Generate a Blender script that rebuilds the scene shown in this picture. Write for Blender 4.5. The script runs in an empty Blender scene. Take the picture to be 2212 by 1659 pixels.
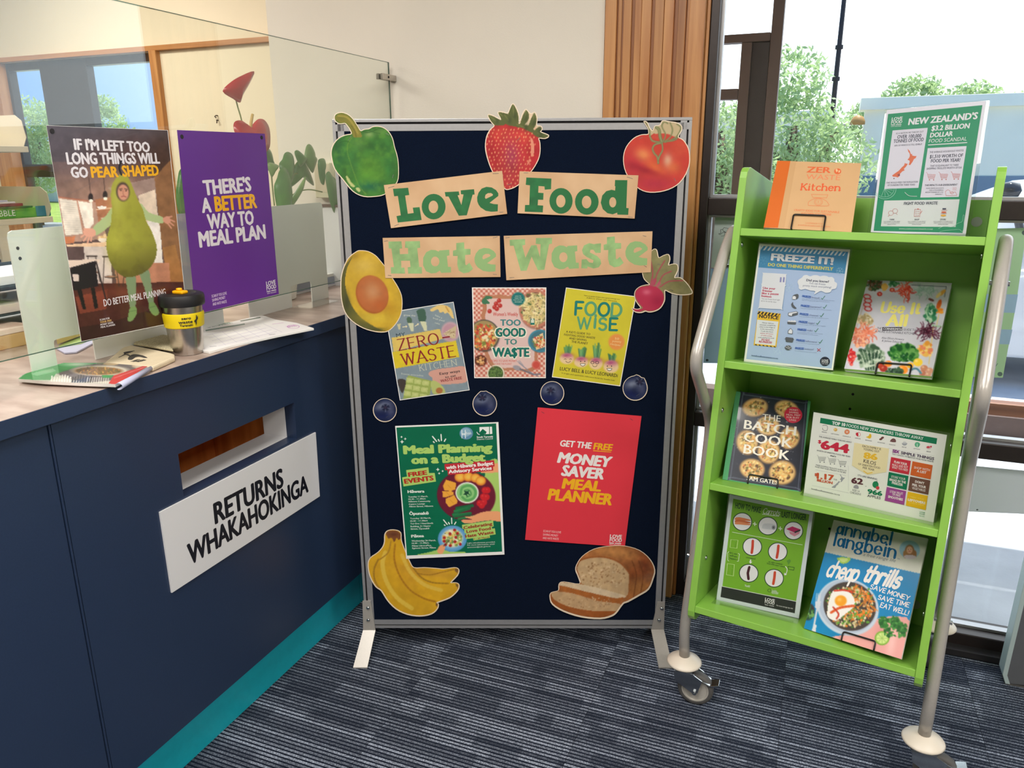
import bpy, bmesh, math, random
import numpy as np
from mathutils import Vector, Matrix
from mathutils.geometry import delaunay_2d_cdt, tessellate_polygon

random.seed(7)
SC = bpy.context.scene
COL = SC.collection
PI = math.pi

# ---------------------------------------------------------------- camera
FPX, PITCH, ROLL, CAMH = 1653.76, 0.27842, -0.00526, 1.46
_cp, _sp, _cr, _sr = math.cos(PITCH), math.sin(PITCH), math.cos(ROLL), math.sin(ROLL)
_R0 = np.array([1., 0, 0]); _U0 = np.array([0, _sp, _cp]); FWD = np.array([0, _cp, -_sp])
RGT = _cr * _R0 + _sr * _U0
UPV = -_sr * _R0 + _cr * _U0
CAMP = np.array([0, 0, CAMH])
cam_data = bpy.data.cameras.new('camera')
cam_data.sensor_width = 36.0
cam_data.lens = FPX / 2212 * 36.0
cam_data.clip_start = 0.02
cam_data.clip_end = 300
cam = bpy.data.objects.new('camera', cam_data)
COL.objects.link(cam)
M4 = Matrix.Identity(4)
for i in range(3):
    M4[i][0], M4[i][1], M4[i][2], M4[i][3] = RGT[i], UPV[i], -FWD[i], CAMP[i]
cam.matrix_world = M4
SC.camera = cam

# building axes: M runs to the right along the window wall, C runs along the counter
BYAW = 0.38244
MX = np.array([math.cos(BYAW), -math.sin(BYAW), 0])
CX = np.array([math.sin(BYAW), math.cos(BYAW), 0])
ZX = np.array([0, 0, 1.])

def bw(a, b, z=0.0):
    return MX * a + CX * b + ZX * z

# ---------------------------------------------------------------- sky, sun, lamps, exposure
SKY_STRENGTH = 1.0
SUN_ELEV = math.radians(74)
SUN_DIR = bw(0.35, 1.0) / np.linalg.norm(bw(0.35, 1.0)) * math.cos(SUN_ELEV) + ZX * math.sin(SUN_ELEV)
world = bpy.data.worlds.new('sky')
SC.world = world
world.use_nodes = True
_nt = world.node_tree
_bg = _nt.nodes['Background']
# clear blue sky, whitening with haze toward the sun's side
_N, _L = _nt.nodes, _nt.links
_tc0 = _N.new('ShaderNodeTexCoord')
_dot = _N.new('ShaderNodeVectorMath'); _dot.operation = 'DOT_PRODUCT'
_h = SUN_DIR * np.array([1, 1, .12]); _h = _h / np.linalg.norm(_h)
_dot.inputs[1].default_value = tuple(_h)
_L.new(_tc0.outputs['Generated'], _dot.inputs[0])
_mr = _N.new('ShaderNodeMapRange'); _mr.interpolation_type = 'SMOOTHSTEP'
_mr.inputs[1].default_value = 0.25; _mr.inputs[2].default_value = 0.96
_L.new(_dot.outputs['Value'], _mr.inputs[0])
_mx = _N.new('ShaderNodeMix'); _mx.data_type = 'RGBA'
_mx.inputs[6].default_value = (0.25, 0.53, 1.05, 1)
_mx.inputs[7].default_value = (2.6, 2.8, 3.0, 1)
_L.new(_mr.outputs[0], _mx.inputs[0])
_L.new(_mx.outputs[2], _bg.inputs[0])
_bg.inputs[1].default_value = SKY_STRENGTH

sun_d = bpy.data.lights.new('sun', 'SUN')
sun_d.energy = 6.5
sun_d.angle = math.radians(0.55)
sun_d.color = (1.0, 0.96, 0.9)
sun = bpy.data.objects.new('sun', sun_d)
COL.objects.link(sun)
sun.rotation_euler = Vector(SUN_DIR).to_track_quat('Z', 'Y').to_euler()
sun.location = Vector(SUN_DIR) * 20

def area_lamp(name, a, b, z, sx, sy, watt, col, aim=None):
    d = bpy.data.lights.new(name, 'AREA')
    d.shape = 'RECTANGLE'; d.size = sx; d.size_y = sy
    d.energy = watt; d.color = col
    o = bpy.data.objects.new(name, d)
    COL.objects.link(o)
    o.location = bw(a, b, z)
    o.rotation_euler = (0, 0, -BYAW)
    if aim is not None:
        o.rotation_euler = Vector(np.array(bw(a, b, z)) - np.array(aim)).to_track_quat('Z', 'Y').to_euler()
    return o

LAMPS = [(-0.7, -0.7), (1.5, -0.7), (-0.7, 0.55), (1.5, 0.7), (-3.4, 0.6), (-3.4, 2.2)]
for _a, _b in LAMPS:
    area_lamp('ceiling_lamp_light', _a, _b, 2.655, 1.15, 0.50, 31 if _a > -2 else 38, (1.0, 0.95, 0.89))

VS = SC.view_settings
SC.display_settings.display_device = 'sRGB'
VS.view_transform = 'Standard'
VS.look = 'None'
VS.exposure = 0.0
VS.gamma = 1.0
VS.use_curve_mapping = False
SC.cycles.use_denoising = True
SC.cycles.max_bounces = 8
SC.cycles.diffuse_bounces = 5
SC.cycles.transparent_max_bounces = 16
SC.cycles.caustics_reflective = False
SC.cycles.caustics_refractive = False
SC.cycles.sample_clamp_indirect = 6.0

# ---------------------------------------------------------------- colour + materials
def lin(c):
    c = np.asarray(c, float) / 255.0
    return np.where(c <= 0.04045, c / 12.92, ((c + 0.055) / 1.055) ** 2.4)

def rgb(*c):
    l = lin(c)
    return (float(l[0]), float(l[1]), float(l[2]), 1.0)

def _principled(name):
    m = bpy.data.materials.new(name)
    m.use_nodes = True
    return m, m.node_tree, m.node_tree.nodes['Principled BSDF']

def mat(name, col, rough=0.5, metal=0.0, var=0.0, scale=20.0, stretch=(1, 1, 1), bump=0.0,
        bscale=None, coat=0.0, spec=0.5, col2=None, obj_rand=0.0, detail=3.0):
    m, nt, p = _principled(name)
    N, L = nt.nodes, nt.links
    c = rgb(*col)
    p.inputs['Roughness'].default_value = rough
    p.inputs['Metallic'].default_value = metal
    p.inputs['Specular IOR Level'].default_value = spec
    p.inputs['Coat Weight'].default_value = coat
    tc = N.new('ShaderNodeTexCoord')
    mp = N.new('ShaderNodeMapping')
    mp.inputs['Scale'].default_value = stretch
    L.new(tc.outputs['Object'], mp.inputs[0])
    nz = N.new('ShaderNodeTexNoise')
    nz.inputs['Scale'].default_value = scale
    nz.inputs['Detail'].default_value = detail
    L.new(mp.outputs[0], nz.inputs['Vector'])
    mix = N.new('ShaderNodeMix'); mix.data_type = 'RGBA'
    if col2 is None:
        k = 1 - var
        c2 = (c[0] * k, c[1] * k, c[2] * k, 1)
    else:
        c2 = rgb(*col2)
    mix.inputs[6].default_value = c
    mix.inputs[7].default_value = c2
    rp = N.new('ShaderNodeMapRange')
    rp.inputs[1].default_value = 0.35; rp.inputs[2].default_value = 0.65
    L.new(nz.outputs[0], rp.inputs[0])
    L.new(rp.outputs[0], mix.inputs[0])
    last = mix.outputs[2]
    if obj_rand:
        oi = N.new('ShaderNodeObjectInfo')
        hs = N.new('ShaderNodeHueSaturation')
        mr = N.new('ShaderNodeMapRange')
        mr.inputs[3].default_value = 1 - obj_rand; mr.inputs[4].default_value = 1 + obj_rand
        L.new(oi.outputs['Random'], mr.inputs[0])
        L.new(mr.outputs[0], hs.inputs['Value'])
        L.new(last, hs.inputs['Color'])
        last = hs.outputs[0]
    L.new(last, p.inputs['Base Color'])
    if bump:
        n2 = N.new('ShaderNodeTexNoise')
        n2.inputs['Scale'].default_value = bscale or scale * 4
        n2.inputs['Detail'].default_value = 4
        L.new(mp.outputs[0], n2.inputs['Vector'])
        bp = N.new('ShaderNodeBump')
        bp.inputs['Strength'].default_value = bump
        bp.inputs['Distance'].default_value = 0.002
        L.new(n2.outputs[0], bp.inputs['Height'])
        L.new(bp.outputs[0], p.inputs['Normal'])
    return m

def print_mat(name, rough, coat=0.0, spec=0.4):
    m, nt, p = _principled(name)
    a = nt.nodes.new('ShaderNodeAttribute'); a.attribute_name = 'ink'
    nt.links.new(a.outputs['Color'], p.inputs['Base Color'])
    p.inputs['Roughness'].default_value = rough
    p.inputs['Coat Weight'].default_value = coat
    p.inputs['Specular IOR Level'].default_value = spec
    return m

def glass_mat(name, tint, refl=1.0, rough=0.0, ior=1.5):
    """architectural glass: tinted see-through plus fresnel mirror reflection"""
    m = bpy.data.materials.new(name); m.use_nodes = True
    nt = m.node_tree; N, L = nt.nodes, nt.links
    N.clear()
    out = N.new('ShaderNodeOutputMaterial')
    tr = N.new('ShaderNodeBsdfTransparent'); tr.inputs[0].default_value = (*tint, 1)
    gl = N.new('ShaderNodeBsdfGlossy'); gl.inputs['Roughness'].default_value = rough
    gl.inputs[0].default_value = (refl, refl, refl, 1)
    fr = N.new('ShaderNodeFresnel')
    ge = N.new('ShaderNodeNewGeometry'); io = N.new('ShaderNodeMapRange')     # same reflectance on both faces of the sheet
    io.inputs[3].default_value = ior; io.inputs[4].default_value = 1.0 / ior
    L.new(ge.outputs['Backfacing'], io.inputs[0]); L.new(io.outputs[0], fr.inputs[0])
    mx = N.new('ShaderNodeMixShader')
    L.new(fr.outputs[0], mx.inputs[0]); L.new(tr.outputs[0], mx.inputs[1]); L.new(gl.outputs[0], mx.inputs[2])
    L.new(mx.outputs[0], out.inputs[0])
    return m

def frost_mat(name, col, alpha):
    m, nt, p = _principled(name)
    p.inputs['Base Color'].default_value = rgb(*col)
    p.inputs['Roughness'].default_value = 0.35
    p.inputs['Alpha'].default_value = alpha
    return m

def wood_mat(name, c1, c2, axis='Z', scale=1.0, rough=0.42, rnd=0.10):
    m, nt, p = _principled(name)
    N, L = nt.nodes, nt.links
    tc = N.new('ShaderNodeTexCoord'); mp = N.new('ShaderNodeMapping')
    st = {'Z': (26, 26, 1.4), 'X': (1.4, 26, 26), 'Y': (26, 1.4, 26)}[axis]
    mp.inputs['Scale'].default_value = tuple(s * scale for s in st)
    oi = N.new('ShaderNodeObjectInfo')
    cx = N.new('ShaderNodeCombineXYZ')
    ml = N.new('ShaderNodeMath'); ml.operation = 'MULTIPLY'; ml.inputs[1].default_value = 37
    L.new(oi.outputs['Random'], ml.inputs[0])
    for i in range(3):
        L.new(ml.outputs[0], cx.inputs[i])
    L.new(cx.outputs[0], mp.inputs['Location'])
    L.new(tc.outputs['Object'], mp.inputs[0])
    nz = N.new('ShaderNodeTexNoise'); nz.inputs['Scale'].default_value = 1.0
    nz.inputs['Detail'].default_value = 5; nz.inputs['Distortion'].default_value = 0.8
    L.new(mp.outputs[0], nz.inputs['Vector'])
    cr = N.new('ShaderNodeValToRGB')
    cr.color_ramp.elements[0].position = 0.32; cr.color_ramp.elements[0].color = rgb(*c2)
    cr.color_ramp.elements[1].position = 0.66; cr.color_ramp.elements[1].color = rgb(*c1)
    L.new(nz.outputs[0], cr.inputs[0])
    hs = N.new('ShaderNodeHueSaturation'); mr = N.new('ShaderNodeMapRange')
    mr.inputs[3].default_value = 1 - rnd; mr.inputs[4].default_value = 1 + rnd
    L.new(oi.outputs['Random'], mr.inputs[0]); L.new(mr.outputs[0], hs.inputs['Value'])
    L.new(cr.outputs[0], hs.inputs['Color']); L.new(hs.outputs[0], p.inputs['Base Color'])
    p.inputs['Roughness'].default_value = rough
    return m

def carpet_mat(name):
    m, nt, p = _principled(name)
    N, L = nt.nodes, nt.links
    tc = N.new('ShaderNodeTexCoord'); sp = N.new('ShaderNodeSeparateXYZ')
    oi = N.new('ShaderNodeObjectInfo')
    L.new(tc.outputs['Object'], sp.inputs[0])
    def math_(op, a, b=None, v=None):
        n = N.new('ShaderNodeMath'); n.operation = op
        L.new(a, n.inputs[0])
        if b is not None: L.new(b, n.inputs[1])
        if v is not None: n.inputs[1].default_value = v
        return n.outputs[0]
    rnd = math_('MULTIPLY', oi.outputs['Random'], v=91.0)
    row = math_('FLOOR', math_('MULTIPLY', sp.outputs['Y'], v=84.0))      # one thin yarn row each 12 mm
    band = math_('FLOOR', math_('MULTIPLY', sp.outputs['Y'], v=21.0))     # blocks of four rows
    wn = N.new('ShaderNodeTexWhiteNoise'); wn.noise_dimensions = '2D'
    cb = N.new('ShaderNodeCombineXYZ'); L.new(row, cb.inputs[0]); L.new(rnd, cb.inputs[1])
    L.new(cb.outputs[0], wn.inputs['Vector'])
    xs = math_('MULTIPLY', sp.outputs['X'], v=7.0)
    cb2 = N.new('ShaderNodeCombineXYZ'); L.new(xs, cb2.inputs[0]); L.new(math_('MULTIPLY', band, v=3.7), cb2.inputs[1]); L.new(rnd, cb2.inputs[2])
    nb = N.new('ShaderNodeTexNoise'); nb.inputs['Scale'].default_value = 1.0; nb.inputs['Detail'].default_value = 0
    L.new(cb2.outputs[0], nb.inputs['Vector'])
    blk = N.new('ShaderNodeMapRange'); blk.inputs[1].default_value = 0.47; blk.inputs[2].default_value = 0.50
    L.new(nb.outputs[0], blk.inputs[0])
    # within a row: dark groove between rows
    fr = math_('FRACT', math_('MULTIPLY', sp.outputs['Y'], v=84.0))
    gr = N.new('ShaderNodeMapRange'); gr.inputs[1].default_value = 0.34; gr.inputs[2].default_value = 0.46
    L.new(fr, gr.inputs[0])
    # fine loop pile
    mp = N.new('ShaderNodeMapping'); mp.inputs['Scale'].default_value = (1.0, 1.0, 1.0)
    L.new(tc.outputs['Object'], mp.inputs[0])
    vo = N.new('ShaderNodeTexVoronoi'); vo.inputs['Scale'].default_value = 330
    L.new(mp.outputs[0], vo.inputs['Vector'])
    pile = N.new('ShaderNodeMapRange'); pile.inputs[1].default_value = 0.15; pile.inputs[2].default_value = 0.65
    pile.inputs[3].default_value = 1.25; pile.inputs[4].default_value = 0.35
    L.new(vo.outputs[0], pile.inputs[0])
    # light amount = (0.25 + 0.75*block) * row * groove * pile
    b1 = N.new('ShaderNodeMapRange'); b1.inputs[3].default_value = 0.50; b1.inputs[4].default_value = 1.0
    L.new(blk.outputs[0], b1.inputs[0])
    b2 = N.new('ShaderNodeMapRange'); b2.inputs[3].default_value = 0.22; b2.inputs[4].default_value = 1.0
    L.new(wn.outputs[0], b2.inputs[0])
    amt = math_('MULTIPLY', b1.outputs[0], b2.outputs[0])
    amt = math_('MULTIPLY', amt, gr.outputs[0])
    amt = math_('MULTIPLY', amt, pile.outputs[0])
    mx = N.new('ShaderNodeMix'); mx.data_type = 'RGBA'; mx.clamp_factor = True
    mx.inputs[6].default_value = rgb(20, 27, 42); mx.inputs[7].default_value = rgb(176, 186, 204)
    L.new(amt, mx.inputs[0]); L.new(mx.outputs[2], p.inputs['Base Color'])
    p.inputs['Roughness'].default_value = 0.95
    p.inputs['Specular IOR Level'].default_value = 0.15
    bp = N.new('ShaderNodeBump'); bp.inputs['Strength'].default_value = 0.6; bp.inputs['Distance'].default_value = 0.002
    L.new(amt, bp.inputs['Height']); L.new(bp.outputs[0], p.inputs['Normal'])
    return m

# ---------------------------------------------------------------- object helpers
def tag(o, label=None, cat=None, group=None, kind=None):
    if label: o['label'] = label
    if cat: o['category'] = cat
    if group: o['group'] = group
    if kind: o['kind'] = kind
    return o

class Frame:
    """a plane or local space: origin o, axes x (right), y (up), z (toward the viewer)"""
    def __init__(s, o, x, y, z=None):
        s.o = np.array(o, float); s.x = np.array(x, float) / np.linalg.norm(x)
        s.y = np.array(y, float) / np.linalg.norm(y)
        s.z = np.cross(s.x, s.y) if z is None else np.array(z, float)
    def at(s, u, v, w=0.0):
        return Frame(s.o + s.x * u + s.y * v + s.z * w, s.x, s.y, s.z)
    def world(s, u, v, w=0.0):
        return s.o + s.x * u + s.y * v + s.z * w
    def px(s, x, y):
        """where the sight line through a point of the photograph meets this plane (local u, v)"""
        x = np.atleast_1d(np.asarray(x, float)); y = np.atleast_1d(np.asarray(y, float))
        r = FWD[None] + RGT[None] * ((x - 1106) / FPX)[:, None] + UPV[None] * ((829.5 - y) / FPX)[:, None]
        t = ((s.o - CAMP) @ s.z) / (r @ s.z)
        P = CAMP[None] + r * t[:, None] - s.o[None]
        return np.stack([P @ s.x, P @ s.y], -1)
    def p(s, x, y):
        q = s.px(x, y)[0]
        return float(q[0]), float(q[1])
    def mat4(s):
        M = Matrix.Identity(4)
        for i in range(3):
            M[i][0], M[i][1], M[i][2], M[i][3] = s.x[i], s.y[i], s.z[i], s.o[i]
        return M

BF = Frame((0, 0, 0), MX, CX)                      # building space (a, b, z)
def FB(b): return Frame(CX * b, MX, ZX)            # plane b = const, parallel to the window wall
def FA(a): return Frame(MX * a, CX, ZX)            # plane a = const, parallel to the counter front
def FZ(z): return Frame(ZX * z, MX, CX)            # level plane

def empty(name, fr, label=None, cat=None, group=None):
    o = bpy.data.objects.new(name, None)
    o.empty_display_size = 0.05
    COL.objects.link(o)
    o.matrix_world = fr.mat4()
    tag(o, label, cat, group)
    return o

class MB:
    def __init__(s):
        s.v = []; s.f = []; s.fm = []
    def add(s, vs, fs, mi=0):
        n = len(s.v)
        s.v += [tuple(map(float, q)) for q in vs]
        s.f += [tuple(n + i for i in f) for f in fs]
        s.fm += [mi] * len(fs)
        return s
    def box(s, x0, x1, y0, y1, z0, z1, mi=0):
        vs = [(x, y, z) for z in (z0, z1) for y in (y0, y1) for x in (x0, x1)]
        return s.add(vs, [(0, 2, 3, 1), (4, 5, 7, 6), (0, 1, 5, 4), (2, 6, 7, 3), (0, 4, 6, 2), (1, 3, 7, 5)], mi)
    def hexa(s, p8, mi=0):
        return s.add(p8, [(0, 2, 3, 1), (4, 5, 7, 6), (0, 1, 5, 4), (2, 6, 7, 3), (0, 4, 6, 2), (1, 3, 7, 5)], mi)
    def prism(s, poly, z0, z1, mi=0, ax=2):
        """poly in the two other axes, extruded along axis ax"""
        a = 0.0
        n = len(poly)
        for i in range(n):
            a += poly[i][0] * poly[(i + 1) % n][1] - poly[(i + 1) % n][0] * poly[i][1]
        if a < 0: poly = poly[::-1]
        def P(q, z):
            return (q[0], q[1], z) if ax == 2 else ((z, q[0], q[1]) if ax == 0 else (q[1], z, q[0]))
        vs = [P(q, z0) for q in poly] + [P(q, z1) for q in poly]
        fs = [tuple(range(n - 1, -1, -1)), tuple(range(n, 2 * n))]
        fs += [(i, (i + 1) % n, n + (i + 1) % n, n + i) for i in range(n)]
        return s.add(vs, fs, mi)
    def tube(s, path, r, seg=12, mi=0, cap=True):
        P = [np.array(q, float) for q in path]
        rr = r if hasattr(r, '__len__') else [r] * len(P)
        n = len(P); T = []
        for i in range(n):
            t = P[min(i + 1, n - 1)] - P[max(i - 1, 0)]
            T.append(t / (np.linalg.norm(t) + 1e-12))
        up = np.array([0, 0, 1.]) if abs(T[0][2]) < 0.9 else np.array([1., 0, 0])
        A = np.cross(T[0], up); A /= np.linalg.norm(A)
        vs = []
        for i in range(n):
            A = A - T[i] * (A @ T[i]); A /= np.linalg.norm(A)
            B = np.cross(T[i], A)
            for k in range(seg):
                an = 2 * PI * k / seg
                vs.append(P[i] + rr[i] * (math.cos(an) * A + math.sin(an) * B))
        fs = [(i * seg + k, i * seg + (k + 1) % seg, (i + 1) * seg + (k + 1) % seg, (i + 1) * seg + k)
              for i in range(n - 1) for k in range(seg)]
        if cap:
            fs += [tuple(range(seg - 1, -1, -1)), tuple(range((n - 1) * seg, n * seg))]
        return s.add(vs, fs, mi)
    def lathe(s, prof, seg=32, c=(0, 0, 0), ax=2, mi=0, caps=True):
        """prof = [(radius, height)...]"""
        vs = []
        for r, h in prof:
            for k in range(seg):
                an = 2 * PI * k / seg
                x, y = r * math.cos(an), r * math.sin(an)
                q = (x, y, h) if ax == 2 else ((h, x, y) if ax == 0 else (y, h, x))
                vs.append((q[0] + c[0], q[1] + c[1], q[2] + c[2]))
        n = len(prof)
        fs = [(i * seg + k, i * seg + (k + 1) % seg, (i + 1) * seg + (k + 1) % seg, (i + 1) * seg + k)
              for i in range(n - 1) for k in range(seg)]
        if caps and prof[0][0] > 1e-6: fs.append(tuple(range(seg - 1, -1, -1)))
        if caps and prof[-1][0] > 1e-6: fs.append(tuple(range((n - 1) * seg, n * seg)))
        return s.add(vs, fs, mi)
    def build(s, name, mats, parent=None, fr=None, smooth=False, bevel=0.0, recalc=True):
        me = bpy.data.meshes.new(name)
        me.from_pydata(s.v, [], s.f)
        if not isinstance(mats, (list, tuple)): mats = [mats]
        for m in mats: me.materials.append(m)
        if len(mats) > 1:
            me.polygons.foreach_set('material_index', s.fm)
        if recalc:
            bm = bmesh.new(); bm.from_mesh(me)
            bmesh.ops.recalc_face_normals(bm, faces=bm.faces)
            bm.to_mesh(me); bm.free()
        o = bpy.data.objects.new(name, me)
        COL.objects.link(o)
        if parent is not None: o.parent = parent
        elif fr is not None: o.matrix_world = fr.mat4()
        if bevel:
            b = o.modifiers.new('bevel', 'BEVEL'); b.width = bevel; b.segments = 2
            b.limit_method = 'ANGLE'; b.angle_limit = math.radians(40)
        if smooth:
            me.polygons.foreach_set('use_smooth', [True] * len(me.polygons))
            if smooth == 2:
                me.set_sharp_from_angle(angle=math.radians(35))
        me.update()
        return o

def rounded(path, r, n=5):
    """round the inner corners of a 3D polyline"""
    P = [np.array(q, float) for q in path]
    out = [P[0]]
    for i in range(1, len(P) - 1):
        a = P[i - 1] - P[i]; b = P[i + 1] - P[i]
        la, lb = np.linalg.norm(a), np.linalg.norm(b)
        k = min(r, la * 0.45, lb * 0.45)
        p0, p1 = P[i] + a / la * k, P[i] + b / lb * k
        for j in range(n + 1):
            t = j / n
            out.append((1 - t) ** 2 * p0 + 2 * t * (1 - t) * P[i] + t * t * p1)
    out.append(P[-1])
    return out

def arc(cx, cy, rx, ry, a0, a1, n=10):
    return [(cx + rx * math.cos(math.radians(a0 + (a1 - a0) * i / n)), cy + ry * math.sin(math.radians(a0 + (a1 - a0) * i / n))) for i in range(n + 1)]
# ---------------------------------------------------------------- flat print (ink colours held in a mesh colour attribute)
def vnoise(X, Y, scale, seed, octv=4):
    rs = np.random.RandomState(seed)
    out = np.zeros_like(X, float); amp = 1.0; tot = 0
    for o in range(octv):
        g = rs.rand(64, 64)
        x = X / scale * (2 ** o) + 100; y = Y / scale * (2 ** o) + 100
        xi = np.floor(x).astype(int); yi = np.floor(y).astype(int)
        fx = x - xi; fy = y - yi
        fx = fx * fx * (3 - 2 * fx); fy = fy * fy * (3 - 2 * fy)
        a = g[yi % 64, xi % 64]; b = g[yi % 64, (xi + 1) % 64]
        c = g[(yi + 1) % 64, xi % 64]; d = g[(yi + 1) % 64, (xi + 1) % 64]
        out += amp * ((a * (1 - fx) + b * fx) * (1 - fy) + (c * (1 - fx) + d * fx) * fy)
        tot += amp; amp *= 0.55
    return out / tot * 2 - 1

class Cv:
    """a picture being painted, in the pixel coordinates of one view of the photograph"""
    def __init__(s, x0, y0, x1, y1, step, base=(255, 255, 255)):
        s.x0, s.y0, s.step = x0, y0, step
        s.w = int((x1 - x0) / step) + 2; s.h = int((y1 - y0) / step) + 2
        s.X, s.Y = np.meshgrid(x0 + np.arange(s.w) * step, y0 + np.arange(s.h) * step)
        s.A = np.ones((s.h, s.w, 3)) * np.array(base, float)
    def _sl(s, xa, ya, xb, yb):
        i0 = max(0, int((xa - s.x0) / s.step) - 1); i1 = min(s.w, int((xb - s.x0) / s.step) + 3)
        j0 = max(0, int((ya - s.y0) / s.step) - 1); j1 = min(s.h, int((yb - s.y0) / s.step) + 3)
        if i1 <= i0 or j1 <= j0: return None
        return slice(j0, j1), slice(i0, i1)
    def _put(s, sl, mk, col):
        mk = mk[..., None]
        s.A[sl] = s.A[sl] * (1 - mk) + np.array(col, float) * mk
    def poly(s, pts, col, alpha=1.0):
        P = np.array(pts, float)
        sl = s._sl(P[:, 0].min(), P[:, 1].min(), P[:, 0].max(), P[:, 1].max())
        if sl is None: return s
        s._put(sl, s._in(P, s.X[sl], s.Y[sl]) * alpha, col); return s
    @staticmethod
    def _in(P, X, Y):
        ins = np.zeros(X.shape, bool); n = len(P)
        for i in range(n):
            xa, ya = P[i]; xb, yb = P[(i + 1) % n]
            if ya == yb: continue
            c = ((Y < ya) != (Y < yb)) & (X < (xb - xa) * (Y - ya) / (yb - ya) + xa)
            ins ^= c
        return ins.astype(float)
    def ell(s, cx, cy, rx, ry, col, rot=0, alpha=1.0, soft=0.12):
        R = max(rx, ry) * 1.3 + s.step
        sl = s._sl(cx - R, cy - R, cx + R, cy + R)
        if sl is None: return s
        a = math.radians(rot); ca, sa = math.cos(a), math.sin(a)
        dx, dy = s.X[sl] - cx, s.Y[sl] - cy
        d = np.sqrt(((dx * ca + dy * sa) / rx) ** 2 + ((-dx * sa + dy * ca) / ry) ** 2)
        s._put(sl, np.clip((1 + soft - d) / (2 * soft), 0, 1) * alpha, col); return s
    def glow(s, cx, cy, rx, ry, col, alpha=0.7, rot=0):
        R = max(rx, ry) * 2.4
        sl = s._sl(cx - R, cy - R, cx + R, cy + R)
        if sl is None: return s
        a = math.radians(rot); ca, sa = math.cos(a), math.sin(a)
        dx, dy = s.X[sl] - cx, s.Y[sl] - cy
        d2 = ((dx * ca + dy * sa) / rx) ** 2 + ((-dx * sa + dy * ca) / ry) ** 2
        s._put(sl, np.exp(-d2) * alpha, col); return s
    def line(s, pts, w, col, alpha=1.0):
        for (xa, ya), (xb, yb) in zip(pts[:-1], pts[1:]):
            sl = s._sl(min(xa, xb) - w, min(ya, yb) - w, max(xa, xb) + w, max(ya, yb) + w)
            if sl is None: continue
            X, Y = s.X[sl], s.Y[sl]
            L2 = (xb - xa) ** 2 + (yb - ya) ** 2 + 1e-9
            t = np.clip(((X - xa) * (xb - xa) + (Y - ya) * (yb - ya)) / L2, 0, 1)
            d = np.hypot(X - xa - t * (xb - xa), Y - ya - t * (yb - ya))
            s._put(sl, np.clip((w / 2 - d) / s.step + 0.5, 0, 1) * alpha, col)
        return s
    def noise(s, amp, scale, seed=1, tint=None, octv=4):
        n = vnoise(s.X, s.Y, scale, seed, octv)
        if tint is None:
            s.A *= (1 + amp * n)[..., None]
        else:
            k = np.clip(n * 1.6, 0, 1)[..., None] * amp
            s.A = s.A * (1 - k) + np.array(tint, float) * k
        return s
    def scatter(s, cx, cy, rx, ry, n, smin, smax, cols, seed=1, rot=0, alpha=1.0):
        r = random.Random(seed); a0 = math.radians(rot)
        for i in range(n):
            a = r.uniform(0, 2 * PI); d = math.sqrt(r.random())
            x, y = rx * d * math.cos(a), ry * d * math.sin(a)
            z = r.uniform(smin, smax)
            s.ell(cx + x * math.cos(a0) - y * math.sin(a0), cy + x * math.sin(a0) + y * math.cos(a0),
                  z, z * r.uniform(0.45, 1.0), r.choice(cols), r.uniform(0, 180), alpha, 0.25)
        return s
    def strands(s, cx, cy, rx, ry, n, ln, w, cols, seed=1):
        r = random.Random(seed)
        for i in range(n):
            a = r.uniform(0, 2 * PI); d = math.sqrt(r.random())
            x, y = cx + rx * d * math.cos(a), cy + ry * d * math.sin(a)
            t = r.uniform(0, 2 * PI); c = r.choice(cols); pts = [(x, y)]
            for k in range(4):
                t += r.uniform(-0.9, 0.9); x += ln / 4 * math.cos(t); y += ln / 4 * math.sin(t)
                pts.append((x, y))
            s.line(pts, w, c, 0.9)
        return s
    def bowl(s, cx, cy, rx, ry, rim, cols, n, size, seed=1, inner=0.86, base=None):
        s.ell(cx + rx * .03, cy + ry * .05, rx * 1.02, ry * 1.02, [c * 0.55 for c in rim], soft=0.05, alpha=0.6)
        s.ell(cx, cy, rx, ry, rim, soft=0.04)
        s.ell(cx, cy, rx * inner, ry * inner, base or [c * 0.75 for c in cols[0]], soft=0.04)
        s.scatter(cx, cy, rx * inner * 0.9, ry * inner * 0.9, n, size * 0.5, size, cols, seed)
        return s
    def sample(s, x, y):
        fx = np.clip((x - s.x0) / s.step, 0, s.w - 1.001); fy = np.clip((y - s.y0) / s.step, 0, s.h - 1.001)
        i = fx.astype(int); j = fy.astype(int); fx = (fx - i)[:, None]; fy = (fy - j)[:, None]
        A = s.A
        return np.clip((A[j, i] * (1 - fx) + A[j, i + 1] * fx) * (1 - fy) + (A[j + 1, i] * (1 - fx) + A[j + 1, i + 1] * fx) * fy, 0, 255)

_tc = {}
def text_mesh(s, off, res):
    k = (s, off, res)
    if k not in _tc:
        cu = bpy.data.curves.new('lettering', 'FONT')
        cu.body = s; cu.resolution_u = res; cu.offset = off
        o = bpy.data.objects.new('lettering', cu)
        me = o.to_mesh()
        v = np.array([q.co[:2] for q in me.vertices]).reshape(-1, 2)
        f = [tuple(p.vertices) for p in me.polygons]
        o.to_mesh_clear()
        bpy.data.objects.remove(o); bpy.data.curves.remove(cu)
        _tc[k] = (v, f)
    return _tc[k]

def inset_pts(pts, k):
    P = np.array(pts, float); c = P.mean(0)
    return [tuple(c + (q - c) * k) for q in P]

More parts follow.
